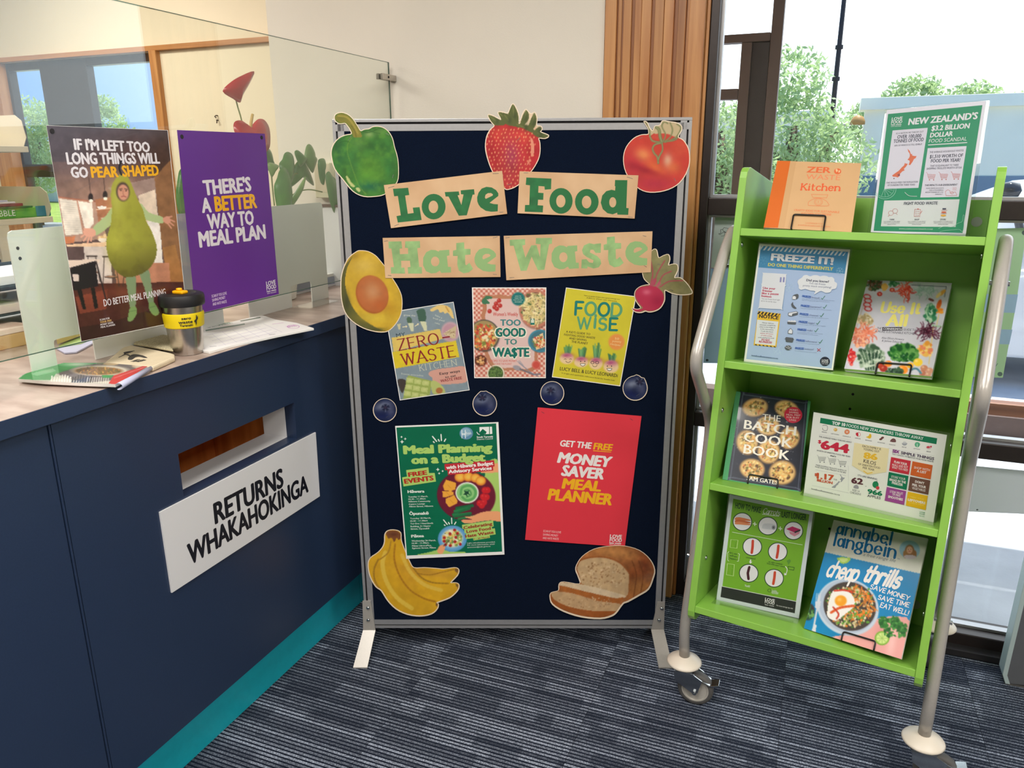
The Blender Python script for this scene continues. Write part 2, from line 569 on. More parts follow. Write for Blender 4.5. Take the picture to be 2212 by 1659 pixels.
def smooth_pts(pts, n=4):
    """closed Catmull-Rom through the points"""
    P = [np.array(q, float) for q in pts]; m = len(P); out = []
    for i in range(m):
        a, b, c, d = P[i - 1], P[i], P[(i + 1) % m], P[(i + 2) % m]
        for j in range(n):
            t = j / n
            out.append(tuple(0.5 * (2 * b + (c - a) * t + (2 * a - 5 * b + 4 * c - d) * t * t + (3 * b - a - 3 * c + d) * t ** 3)))
    return out

def smooth_open(pts, n=5):
    P = [np.array(q, float) for q in pts]
    P = [P[0]] + P + [P[-1]]; out = []
    for i in range(1, len(P) - 2):
        a, b, c, d = P[i - 1], P[i], P[i + 1], P[i + 2]
        for j in range(n):
            t = j / n
            out.append(tuple(0.5 * (2 * b + (c - a) * t + (2 * a - 5 * b + 4 * c - d) * t * t + (3 * b - a - 3 * c + d) * t ** 3)))
    out.append(tuple(P[-1]))
    return out

class Art:
    """printed shapes on one plane; all coordinates are pixels of a view (x0, y0, scale) of the photograph"""
    DZ = 0.000006
    SZ = 0.0000015
    def __init__(s, fr, view, w=0.0003):
        s.fr, s.view, s.w = fr, view, w
        s.reset()
    def reset(s):
        s.V = []; s.F = []; s.C = []; s.n = 0
    def map(s, pts):
        P = np.array(pts, float).reshape(-1, 2)
        x0, y0, k = s.view
        return s.fr.px(x0 + P[:, 0] / k, y0 + P[:, 1] / k)
    def _push(s, uv, faces, cols, lift=None):
        n = s.n
        zz = s.w if lift is None else s.w + lift[:, None]
        uvw = np.concatenate([uv, zz * np.ones((len(uv), 1))], 1)
        if lift is not None: s.w += float(lift.max())
        s.V.append(uvw)
        s.F += [tuple(n + i for i in f) for f in faces]
        c = lin(cols)
        if c.ndim == 1: c = np.tile(c, (len(uv), 1))
        s.C.append(c); s.n += len(uv); s.w += s.DZ
    def poly(s, pts, col, hole=None):
        P = [Vector((x, y, 0)) for x, y in pts]
        if hole is None and len(P) <= 4:
            s._push(s.map(pts), [tuple(range(len(P)))], col); return s
        loops = [P] + ([[Vector((x, y, 0)) for x, y in hole]] if hole is not None else [])
        tr = tessellate_polygon(loops)
        allp = list(pts) + (list(hole) if hole is not None else [])
        s._push(s.map(allp), [tuple(t) for t in tr], col); return s
    def rect(s, x0, y0, x1, y1, col):
        return s.poly([(x0, y0), (x1, y0), (x1, y1), (x0, y1)], col)
    def ell(s, cx, cy, rx, ry, col, n=28, rot=0, hole=0.0):
        a = math.radians(rot)
        e = lambda k: [(cx + k * (rx * math.cos(t) * math.cos(a) - ry * math.sin(t) * math.sin(a)),
                        cy + k * (rx * math.cos(t) * math.sin(a) + ry * math.sin(t) * math.cos(a)))
                       for t in [2 * PI * i / n for i in range(n)]]
        if hole: return s.poly(e(1), col, hole=e(hole))
        s._push(s.map(e(1)), [tuple(range(n))], col); return s
    def line(s, pts, w, col, cap=0):
        vs = []; fs = []
        for (xa, ya), (xb, yb) in zip(pts[:-1], pts[1:]):
            L = math.hypot(xb - xa, yb - ya) + 1e-9
            nx, ny = -(yb - ya) / L * w / 2, (xb - xa) / L * w / 2
            ex, ey = (xb - xa) / L * cap, (yb - ya) / L * cap
            n = len(vs)
            vs += [(xa + nx - ex, ya + ny - ey), (xb + nx + ex, yb + ny + ey), (xb - nx + ex, yb - ny + ey), (xa - nx - ex, ya - ny - ey)]
            fs.append((n, n + 1, n + 2, n + 3))
        if cap == 0 and len(pts) > 2 or cap < 0:
            for (x, y) in pts:
                n = len(vs)
                vs += [(x + w / 2 * math.cos(t), y + w / 2 * math.sin(t)) for t in [2 * PI * i / 8 for i in range(8)]]
                fs.append(tuple(range(n, n + 8)))
        uv = s.map(vs)
        lf = np.zeros(len(vs))
        for i, f in enumerate(fs):
            for j in f: lf[j] = i * s.SZ
        s._push(uv, fs, col, lf); return s
    def text(s, txt, p0, p1, h, col, bold=0.0, shear=0.0, base=0.69, res=2, dx=0.0):
        """fit txt on the baseline p0 -> p1 with capital height h (view pixels)"""
        if '\n' in txt: raise ValueError
        off = 0.0
        v, f = text_mesh(txt, off, res)
        if len(v) == 0: return s
        q = s.map([p0, p1, ((p0[0] + p1[0]) / 2, (p0[1] + p1[1]) / 2 - h), ((p0[0] + p1[0]) / 2, (p0[1] + p1[1]) / 2)])
        A, B = q[0], q[1]
        e = B - A; W = np.linalg.norm(e); e /= W
        up = np.array([-e[1], e[0]])
        H = abs((q[2] - q[3]) @ up)
        x0, x1 = v[:, 0].min(), v[:, 0].max()
        sx, sy = W / (x1 - x0), H / base
        extra = bold
        strikes = [(0, 0)]
        if extra > 0:
            n = 6 if extra > 0.024 else 2
            strikes = [(extra * math.cos(t), extra * 0.6 * math.sin(t)) for t in [2 * PI * i / n for i in range(n)]]
            if extra > 0.03: strikes.append((0, 0))
            if extra > 0.05: strikes += [(extra * .5 * math.cos(t), extra * 0.3 * math.sin(t)) for t in [2 * PI * i / 6 for i in range(6)]]
        uv = []; fs = []
        for (ox, oy) in strikes:
            X = (v[:, 0] - x0 + ox) * sx; Y = (v[:, 1] + oy) * sy
            X = X + Y * shear
            n = sum(len(u) for u in uv)
            uv.append(A[None] + X[:, None] * e[None] + Y[:, None] * up[None])
            fs += [tuple(n + i for i in t) for t in f]
        lf = np.repeat(np.arange(len(uv)) * s.SZ, len(uv[0]))
        s._push(np.concatenate(uv), fs, col, lf); return s
    def quadpic(s, quad, cv, step):
        """painted picture filling a four-cornered area (TL, TR, BR, BL)"""
        q = np.array(quad, float)
        nx = max(2, int(max(np.linalg.norm(q[1] - q[0]), np.linalg.norm(q[2] - q[3])) / step))
        ny = max(2, int(max(np.linalg.norm(q[3] - q[0]), np.linalg.norm(q[2] - q[1])) / step))
        U, Vv = np.meshgrid(np.linspace(0, 1, nx + 1), np.linspace(0, 1, ny + 1))
        U = U.ravel()[:, None]; Vv = Vv.ravel()[:, None]
        P = (q[0] * (1 - U) + q[1] * U) * (1 - Vv) + (q[3] * (1 - U) + q[2] * U) * Vv
        idx = np.arange((nx + 1) * (ny + 1)).reshape(ny + 1, nx + 1)
        F = np.stack([idx[:-1, :-1], idx[1:, :-1], idx[1:, 1:], idx[:-1, 1:]], -1).reshape(-1, 4)
        s._push(s.map(P), [tuple(t) for t in F.tolist()], cv.sample(P[:, 0], P[:, 1])); return s
    def pic(s, outline, cv, step):
        """painted picture inside an outline"""
        P = np.array(outline, float)
        x0, y0 = P.min(0); x1, y1 = P.max(0)
        X, Y = np.meshgrid(np.arange(x0 + step * .5, x1, step), np.arange(y0 + step * .5, y1, step))
        X = X.ravel(); Y = Y.ravel()
        m = Cv._in(P, X, Y) > 0
        X = X[m]; Y = Y[m]
        # keep grid points away from the edge
        d = np.full(len(X), 1e9); n = len(P)
        for i in range(n):
            xa, ya = P[i]; xb, yb = P[(i + 1) % n]
            L2 = (xb - xa) ** 2 + (yb - ya) ** 2 + 1e-9
            t = np.clip(((X - xa) * (xb - xa) + (Y - ya) * (yb - ya)) / L2, 0, 1)
            d = np.minimum(d, np.hypot(X - xa - t * (xb - xa), Y - ya - t * (yb - ya)))
        X = X[d > step * .45]; Y = Y[d > step * .45]
        R = []
        for i in range(n):
            a, b = P[i], P[(i + 1) % n]
            k = max(1, int(np.linalg.norm(b - a) / (step * 1.5)))
            R += [tuple(a + (b - a) * j / k) for j in range(k)]
        pts = R + list(zip(X.tolist(), Y.tolist()))
        vo, _, fo, _, _, _ = delaunay_2d_cdt([Vector(q) for q in pts], [], [list(range(len(R)))], 1, 1e-4)
        Q = np.array([(q[0], q[1]) for q in vo])
        s._push(s.map(Q), [tuple(t) for t in fo], cv.sample(Q[:, 0], Q[:, 1])); return s
    def build(s, name, parent, m, reset=True):
        if s.n == 0: return None
        me = bpy.data.meshes.new(name)
        V = np.concatenate(s.V); C = np.concatenate(s.C)
        me.from_pydata(V.tolist(), [], s.F)
        # faces must look toward the viewer
        att = me.color_attributes.new('ink', 'FLOAT_COLOR', 'POINT')
        att.data.foreach_set('color', np.concatenate([C, np.ones((len(C), 1))], 1).astype(np.float32).ravel())
        me.materials.append(m)
        o = bpy.data.objects.new(name, me)
        COL.objects.link(o); o.parent = parent
        w = s.w
        s.reset(); s.w = w + s.DZ
        return o

def ring(pts, grow):
    """offset a closed outline outward by grow"""
    P = np.array(pts, float); n = len(P); out = []
    area = sum(P[i][0] * P[(i + 1) % n][1] - P[(i + 1) % n][0] * P[i][1] for i in range(n))
    sg = 1 if area > 0 else -1
    for i in range(n):
        t = P[(i + 1) % n] - P[i - 1]; t /= np.linalg.norm(t) + 1e-9
        out.append(tuple(P[i] + sg * grow * np.array([t[1], -t[0]])))
    return out

def sheet(name, label, cat, fr, view, outline, w, m, thick=0.00025, group=None, back=None):
    """a paper sheet or card: a thin solid cut to outline, lying w above frame fr. returns (object, Art)"""
    x0, y0, k = view
    P = np.array(outline, float)
    uv = fr.px(x0 + P[:, 0] / k, y0 + P[:, 1] / k)
    c = uv.mean(0)
    f2 = fr.at(c[0], c[1], w)
    loc = [(float(q[0] - c[0]), float(q[1] - c[1])) for q in uv]
    mb = MB()
    tr = tessellate_polygon([[Vector((q[0], q[1], 0)) for q in loc]])
    n = len(loc)
    vs = [(q[0], q[1], 0) for q in loc] + [(q[0], q[1], thick) for q in loc]
    fs = [tuple(n + i for i in t) for t in tr] + [tuple(t) for t in tr] + [(i, (i + 1) % n, n + (i + 1) % n, n + i) for i in range(n)]
    mb.add(vs, fs)
    o = mb.build(name, m, fr=f2)
    tag(o, label, cat, group)
    return o, Art(f2, view, thick + 0.00004)

# stroke lettering: drawn letters (brush, slab and old style faces)
def A_(cx, cy, rx, ry, a0, a1, n=10): return arc(cx, cy, rx, ry, a0, a1, n)
GL = {
 'A': (.78, [[(0, 0), (.39, 1)], [(.39, 1), (.78, 0)], [(.14, .34), (.64, .34)]], [(0, 0), (.78, 0)]),
 'B': (.6, [[(0, 0), (0, 1)], [(0, 1)] + A_(.25, .76, .27, .24, 90, -90) + [(0, .52)], [(0, .52)] + A_(.28, .26, .32, .26, 90, -90) + [(0, 0)]], []),
 'C': (.7, [A_(.4, .5, .4, .5, 45, 315, 16)], []),
 'D': (.7, [[(0, 0), (0, 1)], [(0, 1)] + A_(.25, .5, .45, .5, 90, -90, 14) + [(0, 0)]], []),
 'E': (.55, [[(0, 0), (0, 1)], [(0, 1), (.55, 1)], [(0, .52), (.45, .52)], [(0, 0), (.57, 0)]], [(0, 0), (0, 1)]),
 'F': (.52, [[(0, 0), (0, 1)], [(0, 1), (.52, 1)], [(0, .52), (.42, .52)]], [(0, 0)]),
 'G': (.75, [A_(.4, .5, .4, .5, 50, 345, 16) + [(.78, .45), (.5, .45)]], []),
 'H': (.68, [[(0, 0), (0, 1)], [(.68, 0), (.68, 1)], [(0, .52), (.68, .52)]], [(0, 0), (0, 1), (.68, 0), (.68, 1)]),
 'I': (.12, [[(.06, 0), (.06, 1)]], [(.06, 0), (.06, 1)]),
 'K': (.62, [[(0, 0), (0, 1)], [(.55, 1), (.02, .42)], [(.2, .6), (.62, 0)]], [(0, 0), (0, 1), (.6, 0), (.55, 1)]),
 'L': (.5, [[(0, 0), (0, 1)], [(0, 0), (.52, 0)]], [(0, 1), (0, 0)]),
 'M': (.85, [[(0, 0), (.05, 1)], [(.05, 1), (.42, .2)], [(.42, .2), (.8, 1)], [(.8, 1), (.85, 0)]], []),
 'N': (.7, [[(0, 0), (0, 1)], [(0, 1), (.7, 0)], [(.7, 0), (.7, 1)]], [(0, 0), (.7, 1)]),
 'O': (.78, [A_(.39, .5, .39, .5, 0, 360, 22)], []),
 'R': (.62, [[(0, 0), (0, 1)], [(0, 1)] + A_(.26, .76, .29, .24, 90, -90) + [(0, .52)], [(.26, .52), (.62, 0)]], [(0, 0), (0, 1), (.62, 0)]),
 'S': (.55, [A_(.28, .74, .26, .26, 30, 225, 10) + A_(.27, .26, .28, .27, 60, -150, 12)], []),
 'T': (.66, [[(.33, 0), (.33, 1)], [(0, 1), (.66, 1)]], [(.33, 0)]),
 'U': (.68, [[(0, 1), (0, .33)] + A_(.34, .32, .34, .34, 180, 360, 12) + [(.68, 1)]], [(0, 1), (.68, 1)]),
 'V': (.72, [[(0, 1), (.36, 0)], [(.36, 0), (.72, 1)]], []),
 'W': (1.05, [[(0, 1), (.27, 0)], [(.27, 0), (.52, .95)], [(.52, .95), (.78, 0)], [(.78, 0), (1.05, 1)]], [(0, 1), (.52, .95), (1.05, 1)]),
 'Y': (.7, [[(0, 1), (.35, .5)], [(.7, 1), (.35, .5)], [(.35, .5), (.35, 0)]], []),
 'Z': (.62, [[(0, 1), (.6, 1)], [(.6, 1), (0, 0)], [(0, 0), (.62, 0)]], []),
 '-': (.4, [[(0, .42), (.4, .42)]], []),
 '!': (.1, [[(.05, 1), (.05, .3)], [(.05, .04), (.05, .0)]], []),
 'a': (.52, [A_(.22, .33, .21, .32, 0, 360, 18), [(.50, .67), (.50, .0)]], [(.52, 0)]),
 'b': (.52, [[(0, 1.02), (0, 0)], A_(.26, .33, .26, .34, 0, 360, 18)], [(0, 1.02)]),
 'c': (.45, [A_(.27, .33, .27, .34, 50, 315, 14)], []),
 'e': (.52, [[(.02, .36), (.5, .36)] + A_(.26, .33, .25, .34, 8, 320, 16)], []),
 'g': (.52, [A_(.24, .4, .22, .27, 0, 360, 16), A_(.25, -.12, .26, .19, 0, 360, 16), [(.35, .62), (.52, .68)]], []),
 'h': (.52, [[(0, 1.02), (0, 0)], A_(.26, .38, .26, .29, 180, 0, 10) + [(.52, 0)]], [(0, 1.02), (0, 0), (.52, 0)]),
 'i': (.1, [[(.05, .67), (.05, 0)], [(.05, .93), (.05, .9)]], [(.05, .0)]),
 'l': (.1, [[(.05, 1.02), (.05, 0)]], [(.05, 0), (.02, 1.02)]),
 'n': (.52, [[(0, .67), (0, 0)], A_(.26, .38, .26, .29, 180, 0, 10) + [(.52, 0)]], [(0, 0), (.52, 0), (-.03, .67)]),
 'o': (.52, [A_(.26, .33, .26, .34, 0, 360, 18)], []),
 'p': (.52, [[(0, .67), (0, -.35)], A_(.26, .33, .26, .34, 0, 360, 18)], []),
 'r': (.36, [[(0, .67), (0, 0)], A_(.22, .42, .22, .25, 180, 50, 8)], [(0, 0)]),
 's': (.4, [A_(.2, .49, .18, .17, 30, 240, 8) + A_(.2, .17, .2, .18, 60, -150, 10)], []),
 't': (.34, [[(.12, .92), (.12, .15)] + A_(.25, .13, .13, .13, 180, 320, 6), [(0, .66), (.34, .66)]], []),
 'u': (.52, [[(0, .67), (0, .26)] + A_(.25, .25, .25, .26, 180, 360, 10), [(.5, .67), (.5, 0)]], []),
 'w': (.75, [[(0, .67), (.2, 0)], [(.2, 0), (.38, .6)], [(.38, .6), (.56, 0)], [(.56, 0), (.76, .67)]], []),
}
def stroke_text(art, txt, p0, p1, h, col, wt=0.16, thin=1.0, serif=0.0, slant=0.0, gap=0.2, each=None, rnd=True):
    """letters drawn as strokes; thin = thickness of level strokes against upright ones; serif = length of the feet"""
    q = art.map([p0, p1, ((p0[0] + p1[0]) / 2, (p0[1] + p1[1]) / 2 - h), ((p0[0] + p1[0]) / 2, (p0[1] + p1[1]) / 2)])
    A, B = q[0], q[1]; e = B - A; W = np.linalg.norm(e); e /= W; up = np.array([-e[1], e[0]])
    H = abs((q[2] - q[3]) @ up)
    tot = 0.0; xs = []
    for ch in txt:
        if ch == ' ': tot += .35; xs.append(None); continue
        xs.append(tot); tot += GL[ch][0] + gap
    tot -= gap
    sx = W / (tot + wt); sy = H
    wmax = art.w
    for ci, (ch, x) in enumerate(zip(txt, xs)):
        if x is None: continue
        vs = []; fs = []
        def quad(a, b, wa):
            d = np.array([b[0] - a[0], b[1] - a[1]]); L = np.hypot(*d) + 1e-9
            nx, ny = -d[1] / L * wa / 2, d[0] / L * wa / 2
            k = len(vs)
            vs.extend([(a[0] + nx, a[1] + ny), (b[0] + nx, b[1] + ny), (b[0] - nx, b[1] - ny), (a[0] - nx, a[1] - ny)])
            fs.append((k + 3, k + 2, k + 1, k))
        for pl in GL[ch][1]:
            for a, b in zip(pl[:-1], pl[1:]):
                L = math.hypot(b[0] - a[0], b[1] - a[1]) + 1e-9
                wa = wt * (thin + (1 - thin) * abs(b[1] - a[1]) / L)
                quad(a, b, wa)
            if rnd:
                for i, a in enumerate(pl):
                    if i == 0: b0, b1 = pl[0], pl[1]
                    else: b0, b1 = pl[i - 1], a
                    L = math.hypot(b1[0] - b0[0], b1[1] - b0[1]) + 1e-9
                    wa = wt * (thin + (1 - thin) * abs(b1[1] - b0[1]) / L)
                    k = len(vs)
                    vs.extend([(a[0] + wa / 2 * math.cos(2 * PI * j / 8), a[1] + wa / 2 * math.sin(2 * PI * j / 8)) for j in range(8)])
                    fs.append(tuple(range(k, k + 8)))
        if serif:
            t = wt * max(thin, 0.35) * 0.9
            for (a, b) in GL[ch][2]:
                yy = b + (t / 2 if b < .3 else -t / 2)
                quad((a - serif / 2, yy), (a + serif / 2, yy), t)
        v = np.array(vs); v[:, 0] += x + wt / 2
        X = v[:, 0] * sx + v[:, 1] * sy * slant; Y = v[:, 1] * sy
        c = col if each is None else each[ci % len(each)]
        uv = A[None] + X[:, None] * e[None] + Y[:, None] * up[None]
        lf = np.zeros(len(uv))
        for i, f in enumerate(fs):
            for j in f: lf[j] = i * art.SZ
        wk = art.w
        art._push(uv, fs, c, lf)
        wmax = max(wmax, art.w); art.w = wk
    art.w = wmax + art.DZ
# ---------------------------------------------------------------- materials
WALLW = mat('painted_plaster', (236, 229, 216), rough=0.75, var=0.03, scale=3, bump=0.15, bscale=260)
WALLC = mat('cream_plaster', (226, 212, 184), rough=0.75, var=0.03, scale=3, bump=0.15, bscale=260)
CEIL = mat('ceiling_white', (238, 234, 226), rough=0.85, var=0.02)
CARPET = carpet_mat('striped_carpet')
SUBF = mat('carpet_base', (26, 28, 34), rough=0.95)
PINE = wood_mat('cedar_board', (203, 148, 92), (168, 108, 58), 'Z', rough=0.38, rnd=0.13)
PINED = wood_mat('cedar_backing', (160, 102, 56), (128, 76, 38), 'Z')  # darker cedar of the backing behind the boards
PINEX = wood_mat('cedar_rail', (190, 132, 78), (160, 102, 54), 'X', rough=0.42)
TEAK = wood_mat('brown_veneer', (236, 150, 76), (196, 112, 48), 'Z', scale=0.8)
BRONZE = mat('bronze_aluminium', (52, 44, 42), rough=0.38, var=0.12, scale=60, metal=0.3)
BRONZEO = mat('brown_joinery', (96, 74, 64), rough=0.5, var=0.1, scale=30)
NAVY = mat('navy_laminate', (38, 54, 82), rough=0.34, var=0.10, scale=240, bump=0.08, bscale=900, detail=2)
TEAL = mat('teal_laminate', (24, 172, 190), rough=0.38, var=0.05, scale=60)
TOPS = mat('sandy_worktop', (190, 172, 160), rough=0.30, col2=(160, 138, 126), scale=6, stretch=(1.5, 4, 1), detail=6)
WHLAM = mat('white_laminate', (226, 226, 228), rough=0.4)
GREEN = mat('lime_laminate', (138, 190, 78), rough=0.36, var=0.06, scale=14, detail=2)
SILVER = mat('silver_paint', (178, 173, 166), rough=0.30, metal=0.25, var=0.04, scale=200)
ALU = mat('anodised_aluminium', (178, 178, 180), rough=0.36, metal=0.6, var=0.05, scale=90, stretch=(1, 1, .1))
DARKGAP = mat('dark_groove', (34, 32, 34), rough=0.7)
CHROME = mat('bright_zinc', (190, 194, 196), rough=0.18, metal=1.0, var=0.05, scale=50)
STEEL = mat('brushed_steel', (196, 190, 182), rough=0.26, metal=1.0, var=0.08, scale=30, stretch=(1, 1, 14))
RUBBER = mat('grey_rubber', (84, 82, 80), rough=0.6)
PLASTG = mat('grey_plastic', (176, 172, 164), rough=0.4)
CREAMP = mat('cream_plastic', (222, 212, 196), rough=0.38)
BLACKW = mat('black_wire', (22, 22, 24), rough=0.4, metal=0.2)
FABRIC = mat('navy_fabric', (9, 22, 44), rough=0.95, col2=(6, 14, 30), scale=420, bump=0.5, bscale=900, spec=0.1)
PAPER = mat('white_paper', (240, 238, 234), rough=0.6, var=0.02, scale=8)
KRAFT = mat('kraft_paper', (214, 178, 138), rough=0.55, col2=(200, 160, 120), scale=9, bump=0.4, bscale=18)
CLEAR = glass_mat('clear_acrylic', (0.96, 0.97, 0.96), 0.9, 0.02, 1.42)
CLEARM = glass_mat('low_glare_acrylic', (0.97, 0.98, 0.97), 0.02, 0.10, 1.42)
GLASS = glass_mat('screen_glass', (0.952, 0.973, 0.952), 1.0, 0.0, 1.55)
GLEDGE = mat('glass_edge', (66, 96, 82), rough=0.2)
WGLASS = glass_mat('window_glass', (0.97, 0.985, 0.985), 0.9, 0.0, 1.38)
FROST = frost_mat('frosted_acrylic', (244, 246, 240), 0.92)
INK = print_mat('printed_ink', 0.42)
INKG = print_mat('glossy_ink', 0.22, coat=0.35)
INKM = print_mat('matt_ink', 0.6)
BEIGE = mat('beige_steel', (222, 210, 188), rough=0.45, var=0.03)
CONC = mat('concrete_paving', (206, 210, 216), rough=0.85, var=0.14, scale=5, bump=0.6, bscale=40, detail=6)
ASPH = mat('asphalt', (150, 152, 154), rough=0.9, var=0.15, scale=8)
GRASS = mat('mown_grass', (112, 140, 52), rough=0.95, col2=(150, 168, 70), scale=3)
STREETW = mat('pale_street_wall', (252, 250, 226), rough=0.8, var=0.04, scale=1.5)
STREETD = mat('blue_grey_base', (120, 146, 164), rough=0.8, var=0.08, scale=2)
BARK = mat('bark', (104, 86, 70), rough=0.9, var=0.3, scale=12, bump=0.6)
LEAFT = mat('tree_leaf', (186, 206, 160), rough=0.5, obj_rand=0.12, col2=(120, 152, 104), scale=1.6)
_n = LEAFT.node_tree; _t = _n.nodes.new('ShaderNodeBsdfTranslucent'); _t.inputs[0].default_value = rgb(190, 214, 150)
_x = _n.nodes.new('ShaderNodeMixShader'); _x.inputs[0].default_value = 0.45
_n.links.new(_n.nodes['Principled BSDF'].outputs[0], _x.inputs[1]); _n.links.new(_t.outputs[0], _x.inputs[2])
_n.links.new(_x.outputs[0], _n.nodes['Material Output'].inputs[0])
CARW = mat('white_car_paint', (232, 234, 236), rough=0.2, coat=0.6)
CARG = mat('dark_car_glass', (40, 48, 56), rough=0.1)

# ---------------------------------------------------------------- floor
WB = 2.46            # window wall plane
FLOOR = MB().box(-6, 3.4, -3, 2.54, -0.06, -0.004).box(-6, -1.8, 2.54, 3.3, -0.06, -0.004).build('floor', SUBF, fr=BF)
tag(FLOOR, 'room floor laid with striped charcoal carpet tiles', kind='structure')
tile = None
TS = 0.5
for i in range(-4, 7):
    for j in range(-2, 5):
        a0, b0 = i * TS + 0.02, j * TS + 0.0
        b1 = min(b0 + TS, 2.47)
        if a0 > 3.3: continue
        if tile is None or b1 - b0 < TS - 1e-6:
            mb = MB(); mb.box(0.0005, TS - 0.0005, 0.0005, b1 - b0 - 0.0005, -0.004, 0.0)
            o = mb.build('carpet_tile', CARPET, parent=FLOOR)
            if tile is None: tile = o
        else:
            o = tile.copy(); COL.objects.link(o); o.parent = FLOOR
        o.location = (a0, b0, 0)

# ---------------------------------------------------------------- walls and ceiling
tag(MB().box(-1.93, -0.68, WB, WB + 0.14, 0, 2.68).build('wall_back', WALLW, fr=BF), 'off-white plaster wall behind the display board', kind='structure')
tag(MB().box(-1.93, -1.80, WB + 0.14, 3.3, 0, 2.68).build('wall_return', WALLW, fr=BF), kind='structure')
tag(MB().box(-6.1, 3.5, -3.1, -3.0, 0, 2.68).build('wall_rear', WALLW, fr=BF), kind='structure')
tag(MB().box(-6.1, -6.0, -3.0, 3.3, 0, 2.68).build('wall_left', WALLC, fr=BF), kind='structure')
tag(MB().box(3.4, 3.5, -3.0, WB, 0, 2.68).build('wall_right', WALLW, fr=BF), kind='structure')
tag(MB().box(-6.1, 3.5, -3.1, 3.44, 2.68, 2.80).build('ceiling', CEIL, fr=BF), kind='structure')
eav = MB()  # unseen eaves added to keep the sun out; gaps shaped to cast sun streaks
for (q0, q1) in [(3.44, 3.505), (3.53, 3.615), (3.635, 3.745), (3.775, 4.12)]:
    eav.box(-8, 8, q0, q1, 2.66, 2.76)
eav.box(-0.7, 3.6, WB + 0.1, 3.44, 2.68, 2.76)
tag(eav.build('trim_added_eaves', WHLAM, fr=BF), kind='structure')
# ceiling lights
LL = ['ceiling light fitting above the floor in front of the counter', 'ceiling light fitting near the right wall, behind the viewer', 'ceiling light fitting above the display board',
      'ceiling light fitting above the green trolley', 'ceiling light fitting over the staff side, nearer the viewer', 'ceiling light fitting over the staff side by the far windows']
for k, (a, b) in enumerate(LAMPS):
    t = empty('ceiling_light', BF.at(a, b, 2.66), LL[k], 'ceiling light', 'ceiling lights')
    MB().box(-.6, .6, -.27, -.26, -.012, .02).box(-.6, .6, .26, .27, -.012, .02).box(-.61, -.6, -.27, .27, -.012, .02).box(.6, .61, -.27, .27, -.012, .02).build('frame', WHLAM, parent=t)
    if k == 0:
        LM = bpy.data.materials.new('lamp_diffuser'); LM.use_nodes = True
        _p = LM.node_tree.nodes['Principled BSDF']
        _p.inputs['Emission Color'].default_value = (1, .96, .9, 1); _p.inputs['Emission Strength'].default_value = 3.0
    MB().box(-.6, .6, -.26, .26, .004, .018).build('diffuser', LM, parent=t)

# ---------------------------------------------------------------- far wall of the staff side with its windows
FW1 = FB(3.3)
aJ = FW1.p(352, 290)[0]                       # right jamb of the far windows
zh = FW1.p(340, 118)[1]                       # head of the far windows
ztr = FW1.p(583, 92)[1]; ztr2 = FW1.p(583, 80)[1]
a_m0 = FW1.p(75, 155)[0]; a_m1 = FW1.p(175, 140)[0]
a_l = FW1.p(7, 150)[0]
wl = MB()
wl.box(aJ + .03, -1.80, 3.3, 3.42, 0, 2.68)
wl.box(-6.0, aJ + .03, 3.3, 3.42, ztr, 2.68)
wl.box(-6.0, aJ + .03, 3.3, 3.42, 0, 0.62)
wl.box(-6.0, a_l - .14, 3.3, 3.42, 0.62, ztr)
tag(wl.build('wall_far', WALLC, fr=BF), 'cream wall behind the counter with windows', kind='structure')
tag(MB().box(-6.0, -1.94, 3.275, 3.30, ztr, ztr2).build('trim_head', PINEX, fr=BF, bevel=.002), kind='structure')
w1 = MB().box(aJ + .0, aJ + .045, 3.27, 3.34, .6, ztr)
w1.box(a_l - .15, a_l - .02, 3.27, 3.34, .6, ztr)
WN1 = w1.build('window_1', PINE, fr=BF); tag(WN1, 'far window behind the counter in timber and dark frames', kind='structure')
fr1 = MB()
zb = FW1.p(176, 143)[1]
for (a0, a1) in [(a_m1 - .001, aJ), (a_l, a_m0)]:
    fr1.box(a0, a1, 3.33, 3.38, zb + .005, ztr)
    fr1.box(a0, a1, 3.33, 3.38, .62, .72)
fr1.box(a_m0, a_m1, 3.33, 3.38, .62, ztr).box(a_l - .03, a_l, 3.33, 3.38, .62, ztr).box(aJ - .012, aJ, 3.33, 3.38, .62, ztr)
zr0, zr1 = FW1.p(60, 383)[1], FW1.p(60, 355)[1]
fr1.box(a_l, aJ, 3.33, 3.38, zr0, zr1)
fr1.build('window_frame', BRONZE, parent=WN1, bevel=.003)
MB().box(a_l, aJ, 3.352, 3.358, .72, zb).build('pane', WGLASS, parent=WN1)

# ---------------------------------------------------------------- timber pier beside the window
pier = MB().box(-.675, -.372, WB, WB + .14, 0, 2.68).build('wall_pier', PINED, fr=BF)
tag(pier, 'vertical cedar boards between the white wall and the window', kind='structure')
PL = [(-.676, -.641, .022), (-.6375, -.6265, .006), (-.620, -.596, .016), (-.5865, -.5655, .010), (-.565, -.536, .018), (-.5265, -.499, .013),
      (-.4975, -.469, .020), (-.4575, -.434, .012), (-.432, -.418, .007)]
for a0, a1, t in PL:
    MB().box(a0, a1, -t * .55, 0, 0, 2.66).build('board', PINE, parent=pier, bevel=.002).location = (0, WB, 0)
tag(MB().box(-.417, -.372, 2.405, 2.60, 0, 2.68).build('trim_casing', PINE, fr=BF, bevel=.003), 'cedar window casing', kind='structure')
tag(MB().box(-.371, -.362, 2.43, 2.60, 0, 2.68).build('trim_casing_strip', PINE, fr=BF, bevel=.0015), kind='structure')

